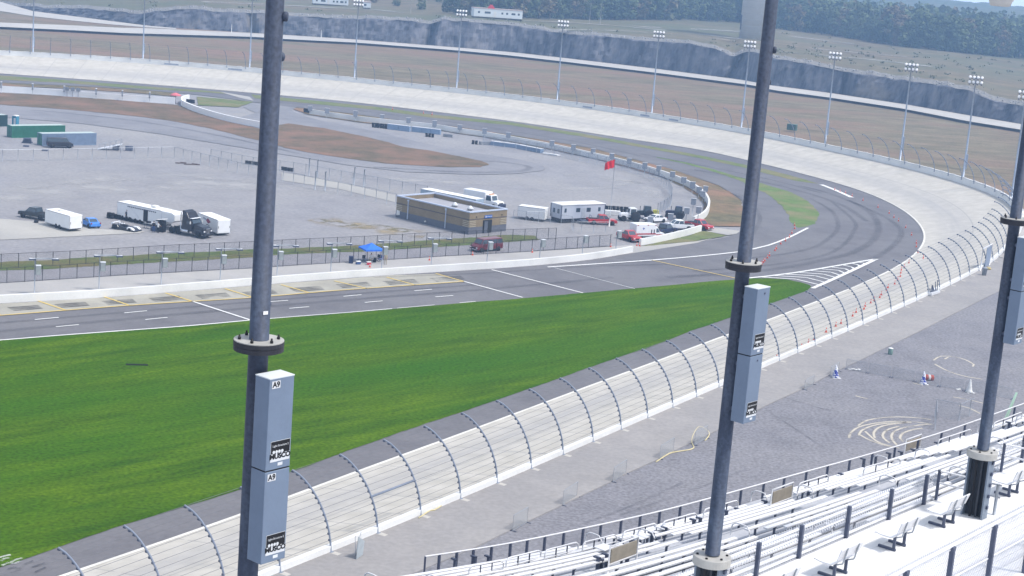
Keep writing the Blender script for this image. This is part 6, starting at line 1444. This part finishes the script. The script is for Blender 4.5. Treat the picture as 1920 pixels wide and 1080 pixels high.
# ================================================================== GRANDSTAND
DZ = 32.8
DA, DB_ = G(1440, 1072, DZ), G(1747, 940, DZ)
TT = (DB_-DA).normalized(); NN = Vector((-TT.y, TT.x, 0)); TROT = math.atan2(TT.y, TT.x)
def deck(s, n=0.0, z=DZ): p = DA+TT*s+NN*n; return Vector((p.x, p.y, z))
def sn(p): d = Vector((p.x-DA.x, p.y-DA.y, 0)); return d.dot(TT), d.dot(NN)
ZTOP, ZBOT = 32.42, 28.30
RPX = [(797.5, 1043.5), (888, 1030.5), (960, 1018.8), (1093.8, 990.5), (1237.5, 959), (1390, 918), (1512.5, 883.8), (1636, 850), (1765, 811), (1901.7, 763)]
RZ = ZBOT+.72
rl = [G(x, y, RZ) for x, y in RPX]
rl = [rl[0]-(rl[1]-rl[0]).normalized()*12]+rl+[rl[-1]+(rl[-1]-rl[-2]).normalized()*16]
RL = resample(smooth_line(cr(rl, .5), 12), .5)
def stand(j, f, dz=0.0):
    r = RL[j]; s, n = sn(r); p = deck(s).lerp(Vector((r.x, r.y, 0)), f); return Vector((p.x, p.y, ZTOP+(ZBOT-ZTOP)*f+dz))
SNL = [sn(r) for r in RL]
def fat(p):
    s, n = sn(p); j = min(range(len(RL)), key=lambda k: abs(SNL[k][0]-s)); return n/SNL[j][1], j
def onstand(x, y, h=0.0):
    z = 30.0
    for _ in range(14):
        p = G(x, y, z+h); f, j = fat(p); z = ZTOP+(ZBOT-ZTOP)*max(-.1, min(1.05, f))
    return Vector((p.x, p.y, z))
K = 17; AISLE = 8
DECKM = M('deck_aluminium', (.76, .755, .74), .55, metal=.0, var=.06, scale=.5, c3=(.70, .695, .68), s3=.8, fine=.04, stretch=(1, 1, 1))
TREADM = M('tread_aluminium', (.36, .37, .40), .5, metal=.0, var=.10, scale=.9, c3=(.45, .46, .48), s3=.5, fine=.06)
SEATM = M('bench_aluminium', (.68, .685, .70), .4, metal=.0, var=.05, scale=1.2)
gs = thing('grandstand', 'white aluminium grandstand deck and stepped seating at the lower right', 'grandstand', (0, 0, 0))
b = MB().mat(DECKM)
NB = 24
for k in range(NB):   # planks of the deck with thin open joints
    n0, n1 = -7.2+7.2*k/NB+.012, -7.2+7.2*(k+1)/NB
    c = (deck(-26, n0)+deck(40, n1))/2; b.box((c.x, c.y, DZ-.06), (66, n1-n0, .12), TROT)
b.build('deck', gs)
b = MB().mat(TREADM); c = deck(7, .06); b.box((c.x, c.y, DZ-.22), (66, .1, .42), TROT); b.build('deck_fascia', gs)
ns = len(RL)
USHADE = M('underside_shade', (.045, .05, .06), .8, var=.3, scale=2)  # near-black sheet under the planks, shade of the gaps put into its colour
b = MB().mat(USHADE); prev = None
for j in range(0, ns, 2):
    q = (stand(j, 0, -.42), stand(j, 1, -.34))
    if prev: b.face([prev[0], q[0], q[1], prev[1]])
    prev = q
b.build('underside_shade', gs)
for k in range(K):   # one footboard plank per row, open behind
    z = ZTOP+(ZBOT-ZTOP)*(k+.5)/K; wide = k in (AISLE, K-1)
    fa0, fa1 = (k+(.03 if wide else .46))/K, (k+(.96 if wide else .80))/K
    b = MB().mat(TREADM); prev = None
    for j in range(0, ns, 2):
        a, c = stand(j, fa0), stand(j, fa1); q = [Vector((a.x, a.y, z)), Vector((c.x, c.y, z)), Vector((c.x, c.y, z-.05)), Vector((a.x, a.y, z-.05))]
        if prev:
            for e in range(4): b.face([prev[e], q[e], q[(e+1) % 4], prev[(e+1) % 4]])
        prev = q
    bmesh.ops.remove_doubles(b.bm, verts=b.bm.verts, dist=.001); b.build('tread', gs, recalc=True)
# steel below: raking beams and columns down to the yard
for j in range(4, ns, 22):
    a, c = stand(j, 0, -.6), stand(j, 1, -.45); b = MB().mat(DARKST); d = c-a; b.tube([a, c], .16, 4); b.build('raking_beam', gs)
    for f in (.1, .95): p = stand(j, f, -.6); b = MB().mat(DARKST); b.tube([(p.x, p.y, ZW), p], .16, 8); b.build('column', gs)
# benches: one per row and bay between the aisles
svals = [s for s, n in SNL]
aisles = [-18.5, -10.5, -2.2, 6.0, 14.2, 22.4, 30.6]
br0 = MB().mat(M('bracket_steel', (.10, .12, .18), .5, metal=.3)); br0.box((0, 0, .1), (.05, .06, .52)); br0.box((0, .02, .345), (.05, .20, .03)); br0 = br0.build('bracket', link=False)
bays = []
edges = [-30]+aisles+[40]
for i in range(len(edges)-1): bays.append((edges[i]+.65, edges[i+1]-.65))
for k in range(K):
    if k == AISLE or k == K-1: continue
    f = (k+.22)/K; z = ZTOP+(ZBOT-ZTOP)*(k+.5)/K
    for bi, (s0, s1) in enumerate(bays):
        js = [j for j in range(ns) if s0 <= svals[j] <= s1]
        if len(js) < 4: continue
        pts = [stand(j, f) for j in js]; o = pts[0].copy(); o.z = z
        root = thing('bleacher_bench', 'white aluminium bleacher bench, %s row below the deck, %s bay from the left' % (nth(k), nth(bi)), 'bench', o, 0, 'bleacher benches')
        m_ = MB().mat(SEATM); sec = []
        for i, p in enumerate(pts):
            t = tang(pts, i); n = Vector((-t.y, t.x, 0)); q = Vector((p.x, p.y, z))-o
            sec.append([q-n*.075+Vector((0, 0, .36)), q-n*.075+Vector((0, 0, .40)), q+n*.075+Vector((0, 0, .40)), q+n*.075+Vector((0, 0, .36))])
        for i in range(len(sec)-1):
            for e in range(4): m_.face([sec[i][e], sec[i+1][e], sec[i+1][(e+1) % 4], sec[i][(e+1) % 4]])
        m_.face(sec[0]); m_.face(sec[-1][::-1]); bmesh.ops.remove_doubles(m_.bm, verts=m_.bm.verts, dist=.0005); m_.build('seat', root, recalc=True)
        for i in range(1, len(pts)-1, 4):
            c = br0.copy(); COL.objects.link(c); c.parent = root; t = tang(pts, i); c.location = Vector((pts[i].x, pts[i].y, z))-o; c.rotation_euler.z = math.atan2(t.y, t.x)
# front rail
fr = thing('front_rail', 'long front guard rail with dark posts at the foot of the bleachers', 'railing', (0, 0, 0))
jf = [j for j in range(ns) if j >= min(range(ns), key=lambda q: (RL[q]-G(797.5, 1043.5, RZ)).length)]
m_ = MB().mat(SEATM); m_.tube([RL[j] for j in jf], .03, 6); m_.build('top_rail', fr)
m_ = MB().mat(mesh_mat('rail_mesh', (.35, .38, .44), .10, .07)); L_ = 0
for a, c in zip(jf[:-1], jf[1:]):
    p, q = RL[a], RL[c]; l = (q-p).length; m_.face([p-Vector((0, 0, .70)), q-Vector((0, 0, .70)), q, p], [(L_, 0), (L_+l, 0), (L_+l, .7), (L_, .7)]); L_ += l
m_.build('mesh', fr)
rps = [G(x, y, RZ) for x, y in ((797.5, 1043.5), (824, 1040), (856.7, 1035), (888, 1030.5), (922, 1025), (957.5, 1019), (989, 1012), (1022, 1006), (1057.5, 999), (1093.8, 990.5), (1127, 983), (1165, 975), (1201, 967), (1237.5, 959), (1276, 949), (1315, 938.8), (1353, 928.5), (1390, 918), (1432.5, 906), (1471, 895), (1512.5, 883.8), (1552.5, 873), (1593.8, 861), (1636, 850), (1678.8, 837), (1722, 825), (1766, 811), (1810, 795), (1855, 780), (1903, 763))]
p0 = MB().mat(DARKST); p0.box((0, 0, -.37), (.06, .08, .74)); p0 = p0.build('post', fr, rps[0])
for p in rps[1:]: o = p0.copy(); COL.objects.link(o); o.parent = fr; o.location = p; o.rotation_euler.z = TROT
# short double guard rails with bent ends before the front rail
for i, (x0, y0, x1, y1) in enumerate(((950, 1048, 1015, 1030), (1022, 1033, 1085, 1015), (1093, 1018, 1157, 1001), (1168, 998, 1232, 980), (1243, 979, 1307, 960), (1320, 956, 1385, 937), (1446, 926, 1481, 914), (1498, 907, 1554, 889), (1620, 877, 1689, 858), (1760, 825, 1822, 804), (1864, 793, 1917, 772), (880, 1062, 945, 1050))):
    a, c = onstand(x0, y0, .62), onstand(x1, y1, .62); d = c-a; l = Vector((d.x, d.y, 0)).length; root = thing('guard_rail', '%s white guard rail with a bent end from the left above the front rail' % nth(i if i < 11 else 0) if i != 11 else 'lowest left white guard rail beside the front rail end', 'railing', a, math.atan2(d.y, d.x), 'white guard rails above the front rail')
    if i < 11: root['label'] = '%s white guard rail with bent end, counted right from the lowest one' % nth(i)
    dz = d.z
    m_ = MB().mat(SEATM); m_.tube(cr([(0, 0, .02), (0, 0, .52), (.1, 0, .62), (l*.5, 0, .62+dz*.5), (l-.15, 0, .62+dz), (l, 0, .52+dz), (l, 0, .05+dz)], .25), .026, 6); m_.build('top_rail', root)
    m_ = MB().mat(SEATM); m_.tube([(0, 0, .36), (l, 0, .36+dz)], .02, 6); m_.build('mid_rail', root)
    for x in (.33, .66): m_ = MB().mat(DARKST); m_.tube([(l*x, 0, 0+dz*x), (l*x, 0, .62+dz*x)], .022, 6); m_.build('post', root)
# handrail hoops in the aisles
hp0 = MB().mat(SEATM); hp0.tube(cr([(0, -.3, 0), (0, -.3, .52), (0, -.2, .64), (0, .2, .64), (0, .32, .55), (0, .34, .2)], .12), .022, 6); hp0 = hp0.build('handrail_hoop'); fh = True
for ai, s in enumerate(aisles):
    j = min(range(ns), key=lambda q: abs(svals[q]-s))
    for ki, k in enumerate((2, 6, 11, 14)):
        p = stand(j, (k+.5)/K); p.z = ZTOP+(ZBOT-ZTOP)*(k+.5)/K; o = hp0 if fh else hp0.copy()
        if not fh: COL.objects.link(o)
        fh = False; o.location = p; o.rotation_euler.z = TROT; tag(o, 'white bent handrail hoop, %s down the %s aisle from the left' % (nth(ki), nth(ai)), 'handrail', 'handrail hoops in the bleacher aisles')
# framed panels and stub posts on the cross aisle
for i, (x, y) in enumerate(((1166, 1067), (1463, 955), (1709, 855))):
    p = onstand(x, y, 0); root = thing('framed_panel', 'dull beige panel in a white frame on the bleacher cross aisle, %s from the left' % nth(i), 'panel', p, TROT, 'framed panels on the cross aisle'); w = 1.25
    m_ = MB().mat(M('panel_beige', (.30, .27, .22), .8, var=.15, scale=3)); m_.box((0, 0, .55), (w, .04, .42)); m_.build('board', root)
    m_ = MB().mat(SEATM); m_.tube([(-w/2-.06, 0, .0), (-w/2-.06, 0, .86), (w/2+.06, 0, .86), (w/2+.06, 0, .0)], .03, 6); m_.tube([(-w/2-.06, 0, .30), (w/2+.06, 0, .30)], .03, 6); m_.build('frame', root)
for i, (x, y, h) in enumerate(((1120, 1072, .75), (1127, 1070, .6), (1136, 1066, .75), (1126, 1044, .55), (1165, 1030, .5), (1191, 1035, .6), (1175, 1060, .4), (1221, 1028, .85), (1246, 1012, .7), (1299, 1000, .8), (1311, 995, .75), (1360, 981, .75), (1383, 972, .6), (1434, 957, .6), (1515, 930, .5), (1523, 925, .5), (1577, 905, .6), (1618, 880, .75), (1640, 874, .7), (1666, 870, .8), (1689, 862, .6), (1712, 858, .6), (852, 1075, .8), (889, 1070, .8), (915, 1066, .7), (1757, 845, .6), (1890, 812, .8))):
    p = onstand(x, y, 0); m_ = MB().mat(DARKST); h *= .62; m_.box((0, 0, h/2), (.08, .10, h)); m_.box((0, .06, h-.03), (.09, .22, .05)); 
    tag(m_.build('seat_pedestal', loc=p, rz=TROT), 'dark steel seat pedestal standing among the lower bleacher rows', 'pedestal', 'dark seat pedestals among the lower bleachers')
for i, (x, y) in enumerate(((1241, 1011), (1199, 1032), (1130, 1053))):
    p = onstand(x, y, 0); m_ = MB().mat(SEATM); m_.box((0, 0, .47), (.5, .42, .05), bevel=.02); m_.mat(DARKST); m_.tube([(0, 0, 0), (0, 0, .45)], .04, 6); m_.box((0, .1, .02), (.3, .4, .04))
    tag(m_.build('stool_seat', loc=p, rz=TROT), '%s single white seat on a dark leg from the right on the cross aisle' % nth(i), 'seat')
m_ = MB().mat(M('green_banner', (.42, .62, .50), .8)); p = onstand(1893, 785, .0); m_.prism([(-.6, .1), (-.2, .1), (.5, 1.2), (.3, 1.25)], .03); tag(m_.build('cloth_strip', loc=p, rz=TROT), 'pale green cloth strip tied to the front rail at the right edge', 'cloth')
# deck edge railing with chain link
ALU2 = M('rail_aluminium', (.70, .71, .73), .5, var=.05)
dr = thing('deck_railing', 'steel deck edge railing with dark posts and chain link knuckles', 'railing', (0, 0, 0)); DH = .86
ps = [sn(G(x, y, DZ))[0] for x, y in ((1420, 1082), (1499, 1047), (1579, 1006), (1656, 971), (1722.5, 943))]; stpd = (ps[-1]-ps[0])/(len(ps)-1)
posts = [ps[0]-stpd*k for k in range(6, 0, -1)]+ps+[ps[-1]+stpd*k for k in range(2, 11)]
KN = M('knuckle_wire', (.66, .67, .70), .5, metal=.0, var=.1)
def knuckles(a, c, r, step, n, mat=KN, wr=.016):
    """twisted wire ends along the rail"""
    mb = MB().mat(mat); d = c-a; l = d.length; t = d.normalized(); nrm = Vector((-t.y, t.x, 0))
    for k in range(int(l/step)):
        p = a+t*(k*step); mb.tube([p+nrm*.03-Vector((0, 0, r)), p+t*step*.45+nrm*.05+Vector((0, 0, r*1.1)), p+t*step*.55-nrm*.03-Vector((0, 0, r))], wr, 4, cap=False)
    return mb
gapA, gapB = sn(G(1745, 935, DZ))[0], sn(G(1860, 880, DZ))[0]
pd0 = None
for s in posts:
    if gapA+.2 < s < gapB-.2: continue
    m_ = None
    if pd0 is None: m_ = MB().mat(DARKST); m_.box((0, 0, DH/2), (.085, .10, DH+.12)); pd0 = o = m_.build('post', dr)
    else: o = pd0.copy(); COL.objects.link(o); o.parent = dr
    o.location = deck(s, .02); o.rotation_euler.z = TROT
for s0, s1 in ((posts[0], gapA), (gapB, posts[-1])):
    for h, r in ((DH-.07, .04), (DH*.62, .026), (.05, .045)):
        m_ = MB().mat(ALU2); m_.tube([deck(s0, .1, DZ+h), deck(s1, .1, DZ+h)], r, 8); m_.build('rail', dr)
        knuckles(deck(s0, .1, DZ+h), deck(s1, .1, DZ+h), .085, .12, 0).build('wire_knuckles', dr)
    m_ = MB().mat(mesh_mat('deck_mesh', (.60, .61, .64), .16, .08, 0)); l = s1-s0; m_.face([deck(s0, .1, DZ+.06), deck(s1, .1, DZ+.06), deck(s1, .1, DZ+DH-.06), deck(s0, .1, DZ+DH-.06)], [(0, 0), (l, 0), (l, .74), (0, .74)]); m_.build('mesh', dr)
# pipe rails at the opening beside the right hand light pole
for i, (s, n0, n1, lab) in enumerate(((gapA, .1, -1.9, 'white double pipe rail on the deck left of the right light pole'), (gapB, .1, -1.6, 'white double pipe rail on the deck right of the right light pole'))):
    root = thing('pipe_rail', lab, 'railing', deck(s, n0), TROT)
    for h in (.92, .55): m_ = MB().mat(SEATM); m_.tube([(0, 0, h), (.25*(1 if i == 0 else 1), n1-n0, h)], .032, 8); m_.build('rail', root)
    for t in (.06, .94): m_ = MB().mat(DARKST if t < .5 else GALV); m_.tube([(.25*t, (n1-n0)*t, 0), (.25*t, (n1-n0)*t, .95)], .05, 8); m_.build('post', root)
# deck benches
def deckbench():
    root = thing('deck_bench', '', 'bench'); m_ = MB().mat(SEATM)
    m_.prism([(-.06, .455), (.02, .43), (.30, .43), (.46, .46), (.50, .44), (.50, .475), (.46, .495), (.30, .465), (.02, .465), (-.06, .49)], 1.15, mtx=Matrix.Rotation(R(90), 4, 'Z')); m_.build('seat', root)
    m_ = MB().mat(SEATM); m_.prism([(-.17, .60), (-.15, .60), (-.24, .92), (-.27, .93), (-.28, .91)], 1.12, mtx=Matrix.Rotation(R(90), 4, 'Z')); m_.build('backrest', root)
    for x in (-.29, .29):
        m_ = MB().mat(DARKST); m_.box((x, .02, .23), (.05, .075, .42)); m_.box((x, .22, .035), (.08, .52, .07), bevel=.01); m_.build('leg', root)
        m_ = MB().mat(GALV); m_.tube(cr([(x, .25, .42), (x, -.05, .40), (x, -.18, .46), (x, -.22, .62), (x, -.29, .92)], .08), .022, 6); m_.build('back_support', root)
    return root
db0 = None
for i, ((x0, y0), (x1, y1)) in enumerate((((1443, 1136), (1468, 1126)), ((1562, 1086), (1587.5, 1075)), ((1674, 1034), (1697.5, 1024)), ((1772.5, 988), (1784, 983)), ((1893, 931), (1906, 925.5)))):
    c = (G(x0, y0, DZ)+G(x1, y1, DZ))/2; db0 = o = deckbench() if db0 is None else copy_tree(db0); o.location = c; o.rotation_euler.z = TROT
    tag(o, ['white deck bench cut off by the bottom picture edge', 'white deck bench nearest the bottom edge shown almost whole', 'white deck bench in the middle of the open deck', 'white deck bench left of the right light pole base', 'white deck bench at the right picture edge beyond the light pole'][i], 'bench', 'white benches on the deck')
# tall chain link fence in the foreground
FZ = 34.7
fa_, fb_ = G(1700, 1067, FZ), G(1920, 954, FZ); ft = (fb_-fa_).normalized(); fz0 = fa_-ft*14; fz1 = fb_+ft*8
ff = thing('deck_fence', 'chain link fence with white top rail in the bottom right foreground', 'fence', (0, 0, 0))
m_ = MB().mat(ALU2); m_.tube([fz0, fz1], .05, 10); m_.build('top_rail', ff); knuckles(fz0, fz1, .09, .10, 0).build('wire_knuckles', ff)
m_ = MB().mat(ALU2); m_.tube([fz0-Vector((0, 0, .9)), fz1-Vector((0, 0, .9))], .022, 8); m_.build('mid_rail', ff)
l = (fz1-fz0).length; dn = Vector((0, 0, FZ-DZ)); nn = Vector((-ft.y, ft.x, 0))*.05
m_ = MB().mat(mesh_mat('foreground_mesh', (.30, .33, .42), .30, .09, 0)); m_.face([fz0-dn+nn, fz1-dn+nn, fz1+nn, fz0+nn], [(0, 0), (l, 0), (l, dn.z), (0, dn.z)]); m_.build('chain_link', ff)
q0 = None
pa = [(G(x, y, FZ)-fa_).dot(ft) for x, y in ((1700, 1067), (1786, 1025), (1863, 983.5), (1919.5, 954.5))]; st_ = pa[2]-pa[1]
for s in [pa[1]-st_*k for k in range(5, 0, -1)]+[pa[1], pa[2], pa[2]+st_, pa[2]+2*st_]:
    if q0 is None: m_ = MB().mat(DARKST); m_.box((0, 0, -.98), (.10, .12, 1.86), bevel=.01); m_.box((.0, -.0, -.05), (.16, .1, .10)); q0 = o = m_.build('post', ff)
    else: o = q0.copy(); COL.objects.link(o); o.parent = ff
    o.location = fa_+ft*s-nn; o.rotation_euler.z = math.atan2(ft.y, ft.x)
# ------------------------------------------------------------------ the three light poles on the deck
P3 = G(1842, 848, 34.75); P2 = G(1335, 1046, 34.75); P1 = P2-(P3-P2)
def polemat():
    m = M('light_pole_steel', (.045, .060, .098), .6, metal=.0, var=.2, scale=1.6, c2=(.085, .110, .16), c3=(.038, .050, .084), s3=.9, fine=.30, stretch=(2.2, 2.2, .5)); return m
PM = polemat(); FLG = M('flange_zinc', (.44, .43, .40), .55, metal=.2, var=.15, scale=3); FLD = M('flange_edge', (.035, .036, .045), .6, metal=.2, var=.3, scale=5)
CABI = M('cabinet_grey', (.165, .215, .295), .5, metal=.0, var=.06, scale=1.5, c3=(.15, .195, .27), s3=1.1, fine=.03)
BLKS = M('sticker_black', (.012, .012, .014), .5); WHS = M('sticker_white', (.62, .64, .66), .5)
off = -NN*.42
def zfor(px, y, o): return ZY(P1.x+o.x, P1.y+o.y, y)
fe = off-TT*.255-NN*.17
BZ = [zfor(0, 712, fe), zfor(0, 886, fe), zfor(0, 1061, fe)]
def lightpole(Pp, label, code, ports):
    root = thing('light_pole', label, 'light pole', (Pp.x, Pp.y, DZ), TROT)   # local x along the rows, y towards the track
    Z = lambda z: z-DZ
    s = MB().mat(PM); s.tube([(0, 0, Z(34.85)), (0, 0, Z(38)), (0, 0, Z(41.50))], .173, 28, r2=.158); s.build('lower_shaft', root)
    s = MB().mat(PM); s.tube([(0, 0, Z(41.66)), (0, 0, Z(50)), (0, 0, Z(60))], .158, 28, r2=.10); s.build('upper_shaft', root)
    f = MB().mat(FLG); f.lathe([(.17, Z(41.64)), (.396, Z(41.645)), (.396, Z(41.66)), (.16, Z(41.66))], 36, smooth=False); f.mat(FLD); f.lathe([(.17, Z(41.49)), (.398, Z(41.49)), (.398, Z(41.565)), (.392, Z(41.57)), (.402, Z(41.575)), (.402, Z(41.645)), (.17, Z(41.646))], 36, smooth=False); f.build('flange', root)
    for k in range(6):
        a = k*math.pi/3+.5; q = MB().mat(BLKS); q.lathe([(.026, 0), (.026, .04), (.016, .045), (.016, .075), (.0, .08)], 8, Matrix.Translation((.31*math.cos(a), .31*math.sin(a), Z(41.66)))); q.build('bolt', root)
    f = MB().mat(FLG); f.lathe([(.2, Z(34.62)), (.44, Z(34.62)), (.44, Z(34.80)), (.43, Z(34.82)), (.16, Z(34.82))], 36, smooth=False); f.build('base_plate', root)
    for k in range(6):
        a = k*math.pi/3+.2; q = MB().mat(BLKS); q.lathe([(.03, 0), (.03, .03), (0, .035)], 8, Matrix.Translation((.34*math.cos(a), .34*math.sin(a), Z(34.82)))); q.build('bolt', root)
    h = MB().mat(M('column_steel', (.20, .24, .30), .5, metal=.35, var=.12, scale=2)); H = Z(34.62)
    for y in (-.31, .31): h.box((0, y, H/2), (.34, .05, H))
    h.box((.05, 0, H/2), (.04, .57, H)); h.build('base_column', root)
    h = MB().mat(M('column_recess_shade', (.035, .04, .05), .6, var=.35, scale=3)); h.box((.02, 0, H/2), (.02, .56, H-.04)); h.box((-.06, -.10, H/2), (.16, .05, H-.06)); h.mat(RUBBER); h.tube([(-.1, .08, .0), (-.1, .08, H-.1)], .035, 6); h.build('recess_shade_and_cable', root)  # dark sheet paints the shade in the column's recess; the tube is a cable
    for k in range(5):
        for y in (-.35, .35): q = MB().mat(DARKST); q.box((.04, y*1.02, .35+k*.34), (.09, .06, .10), bevel=.01); q.build('bolt_head', root)
    for bi in range(2):
        zt, zb = Z(BZ[bi])-(.008 if bi else 0), Z(BZ[bi+1])+.012; c = MB().mat(CABI); c.box((0, -.42, (zt+zb)/2), (.51, .34, zt-zb), bevel=.012)
        c = c.build('ballast_cabinet', root)
        l = MB().mat(M('cabinet_lid', (.62, .66, .68), .45, var=.04) if bi == 0 else UNDER); l.box((0, -.42, zt+.004), (.515 if bi == 0 else .49, .345 if bi == 0 else .32, .016)); l.build('lid', c)  # lower cabinet has no lid: dark strip paints the shaded gap above it
        for zz in (zt-.25, zb+.25): l = MB().mat(DARKST); l.box((0, -.21, zz), (.3, .10, .08)); l.build('bracket', c)
        yf = -.42-.17-.003
        fr_ = lambda x, z: Matrix(((1, 0, 0, x), (0, 0, -1, yf-.004), (0, 1, 0, z), (0, 0, 0, 1)))
        zs_ = zb+.30
        p = MB().mat(WHS); p.box((.03, yf, zs_), (.40, .004, .34)); p.build('sticker', c)
        p = MB().mat(BLKS); p.box((.03, yf-.002, zs_+.065), (.39, .004, .20)); p.build('sticker_panel', c)
        text('Light-Structure 2', .048, WHS, c, fr_(.03, zs_+.09), 'sticker_lettering', .002)
        for k in range(4): p = MB().mat(WHS); p.lathe([(.026, 0), (.026, .004)], 14, Matrix.Translation((-.105+k*.058, yf-.003, zs_-.008)) @ Matrix.Rotation(R(90), 4, 'X')); p.build('sticker_dot', c)
        text('MUSCO', .112, BLKS, c, fr_(.03, zs_-.085), 'brand_lettering', .002, sx=1.10, bold=.005)
        p = MB().mat(WHS); p.box((.04, yf, zb+.08), (.10, .004, .05)); p.build('small_label', c)
        if code:
            p = MB().mat(WHS); p.box((-.12, yf, zt-.10), (.17, .004, .12)); p.build('code_label', c); text(code, .125, BLKS, c, fr_(-.12, zt-.10), 'code_lettering', .002, bold=.003)
        else: p = MB().mat(DARKST); p.box((.05, yf, zt-.12), (.04, .012, .04)); p.build('latch', c)
    for z, a in ports:
        rr_ = .158-.058*(z-41.6)/18.4; q = MB().mat(PM); q.lathe([(.075, 0), (.075, .07), (.06, .085), (0, .085)], 14, Matrix.Translation((math.cos(a)*(rr_-.02), math.sin(a)*(rr_-.02), Z(z))) @ Matrix.Rotation(a, 4, 'Z') @ Matrix.Rotation(R(90), 4, 'Y')); q.build('hand_hole', root)
    cl_ = MB().mat(BLKS); zc = ZY(Pp.x, Pp.y, P((Pp.x, Pp.y, 48.9))[1]); a = -R(48)-TROT+R(90)
    d = (-NN*.6+TT*.75).normalized(); lx, ly = d.dot(TT)*.15, d.dot(NN)*.15
    cl_.box((lx, ly, Z(48.05)), (.12, .12, .10), bevel=.02); cl_.box((lx*1.2, ly*1.2, Z(48.17)), (.04, .05, .18)); cl_.build('cable_clamp', root)
    return root
vr = -R(50)
LP1 = lightpole(P1, 'nearest thick steel light pole with A9 cabinets, left of the picture centre', 'A9', ((46.72, vr), (46.1, vr+.9), (42.2, vr+1.2)))
t_ = MB().mat(SW); a = math.atan2(-P1.y, -P1.x)-TROT+.55; t_.box((math.cos(a)*.158, math.sin(a)*.158, 42.12-DZ), (.006, .085, .055), a); t_.build('white_tag', LP1)
LP2 = lightpole(P2, 'middle steel light pole with two cabinets, right of the picture centre', None, ((47.9, vr), (46.3, vr), (45.6, vr+.8)))
LP3 = lightpole(P3, 'farthest of the three near light poles, at the right picture edge', None, ((42.6, vr),))
# floodlight on the right pole, just reaching into the top of the picture
lc = Vector((P3.x, P3.y, 0)); lp = CAM+ray(1875, 12)*(1/ray(1875, 12).y)*(P3.y-.3)
lx, ly = (lp-lc).dot(TT), Vector((lp.x-lc.x, lp.y-lc.y, 0)).dot(NN)
m_ = MB().mat(M('lamp_reflector', (.60, .59, .57), .5, var=.06)); m_.lathe([(.20, 0), (.27, .02), (.30, .10), (.40, .30), (.52, .55), (.50, .75), (.2, .9), (0, .92)], 24, Matrix.Translation((lx, ly, lp.z-DZ))); m_.build('floodlight', LP3)
m_ = MB().mat(DARKST); m_.tube([(0, 0, lp.z-DZ+1.05), (lx, ly, lp.z-DZ+1.05)], .06, 8); m_.tube([(lx, ly, lp.z-DZ+.85), (lx, ly, lp.z-DZ+1.05)], .05, 8); m_.build('lamp_arm', LP3)
# ================================================================== LIGHT, AIR, SKY
w = bpy.data.worlds.new('World'); SC.world = w; w.use_nodes = True
sk = w.node_tree.nodes.new('ShaderNodeTexSky'); sk.sky_type = 'NISHITA'; sk.sun_disc = False
SUN = Vector((.70, -.22, 1.2)).normalized()
sk.sun_elevation = math.asin(SUN.z); sk.sun_rotation = math.atan2(SUN.x, SUN.y); sk.dust_density = 2.5; sk.air_density = 1.1; sk.ozone_density = 1.6
bg = w.node_tree.nodes['Background']; bg.inputs[1].default_value = .13; WN, WL = w.node_tree.nodes, w.node_tree.links
wt_ = WN.new('ShaderNodeTexCoord'); ws = WN.new('ShaderNodeSeparateXYZ'); WL.new(wt_.outputs['Generated'], ws.inputs[0])
wr = WN.new('ShaderNodeMapRange'); wr.interpolation_type = 'SMOOTHSTEP'; wr.inputs[1].default_value = 0; wr.inputs[2].default_value = .30; wr.inputs[3].default_value = .92; wr.inputs[4].default_value = .25; WL.new(ws.outputs[2], wr.inputs[0])
wm_ = WN.new('ShaderNodeMix'); wm_.data_type = 'RGBA'; wm_.inputs[7].default_value = (8.6, 8.8, 9.2, 1); WL.new(sk.outputs[0], wm_.inputs[6]); WL.new(wr.outputs[0], wm_.inputs[0]); WL.new(wm_.outputs[2], bg.inputs[0])
sl = bpy.data.lights.new('sun', 'SUN'); sl.energy = 2.3; sl.angle = R(7); sl.color = (1, .955, .90)
so = bpy.data.objects.new('sun', sl); COL.objects.link(so); so.rotation_euler = SUN.to_track_quat('Z', 'Y').to_euler()
hz = MB(); hz.box((0, 1000, 33.4), (5200, 4600, 69.4)); m = bpy.data.materials.new('haze_air'); m.use_nodes = True
m.node_tree.nodes.clear(); ou = m.node_tree.nodes.new('ShaderNodeOutputMaterial'); pv = m.node_tree.nodes.new('ShaderNodeVolumePrincipled')
pv.inputs['Color'].default_value = (.40, .64, 1.0, 1); pv.inputs['Density'].default_value = HAZE; pv.inputs['Anisotropy'].default_value = .2
m.node_tree.links.new(pv.outputs[0], ou.inputs['Volume'])
hz.mat(m); tag(hz.build('haze'), kind='stuff')
SC.view_settings.view_transform = 'Standard'; SC.view_settings.look = 'None'; SC.view_settings.gamma = 1; SC.view_settings.exposure = EXPO
SC.render.engine = 'CYCLES'; SC.cycles.use_denoising = True; SC.cycles.max_bounces = 6; SC.cycles.transparent_max_bounces = 24; SC.cycles.volume_bounces = 1
SC.cycles.volume_step_rate = 1; SC.cycles.caustics_reflective = False; SC.cycles.caustics_refractive = False
for b in list(bpy.data.meshes):
    if b.users == 0: bpy.data.meshes.remove(b)
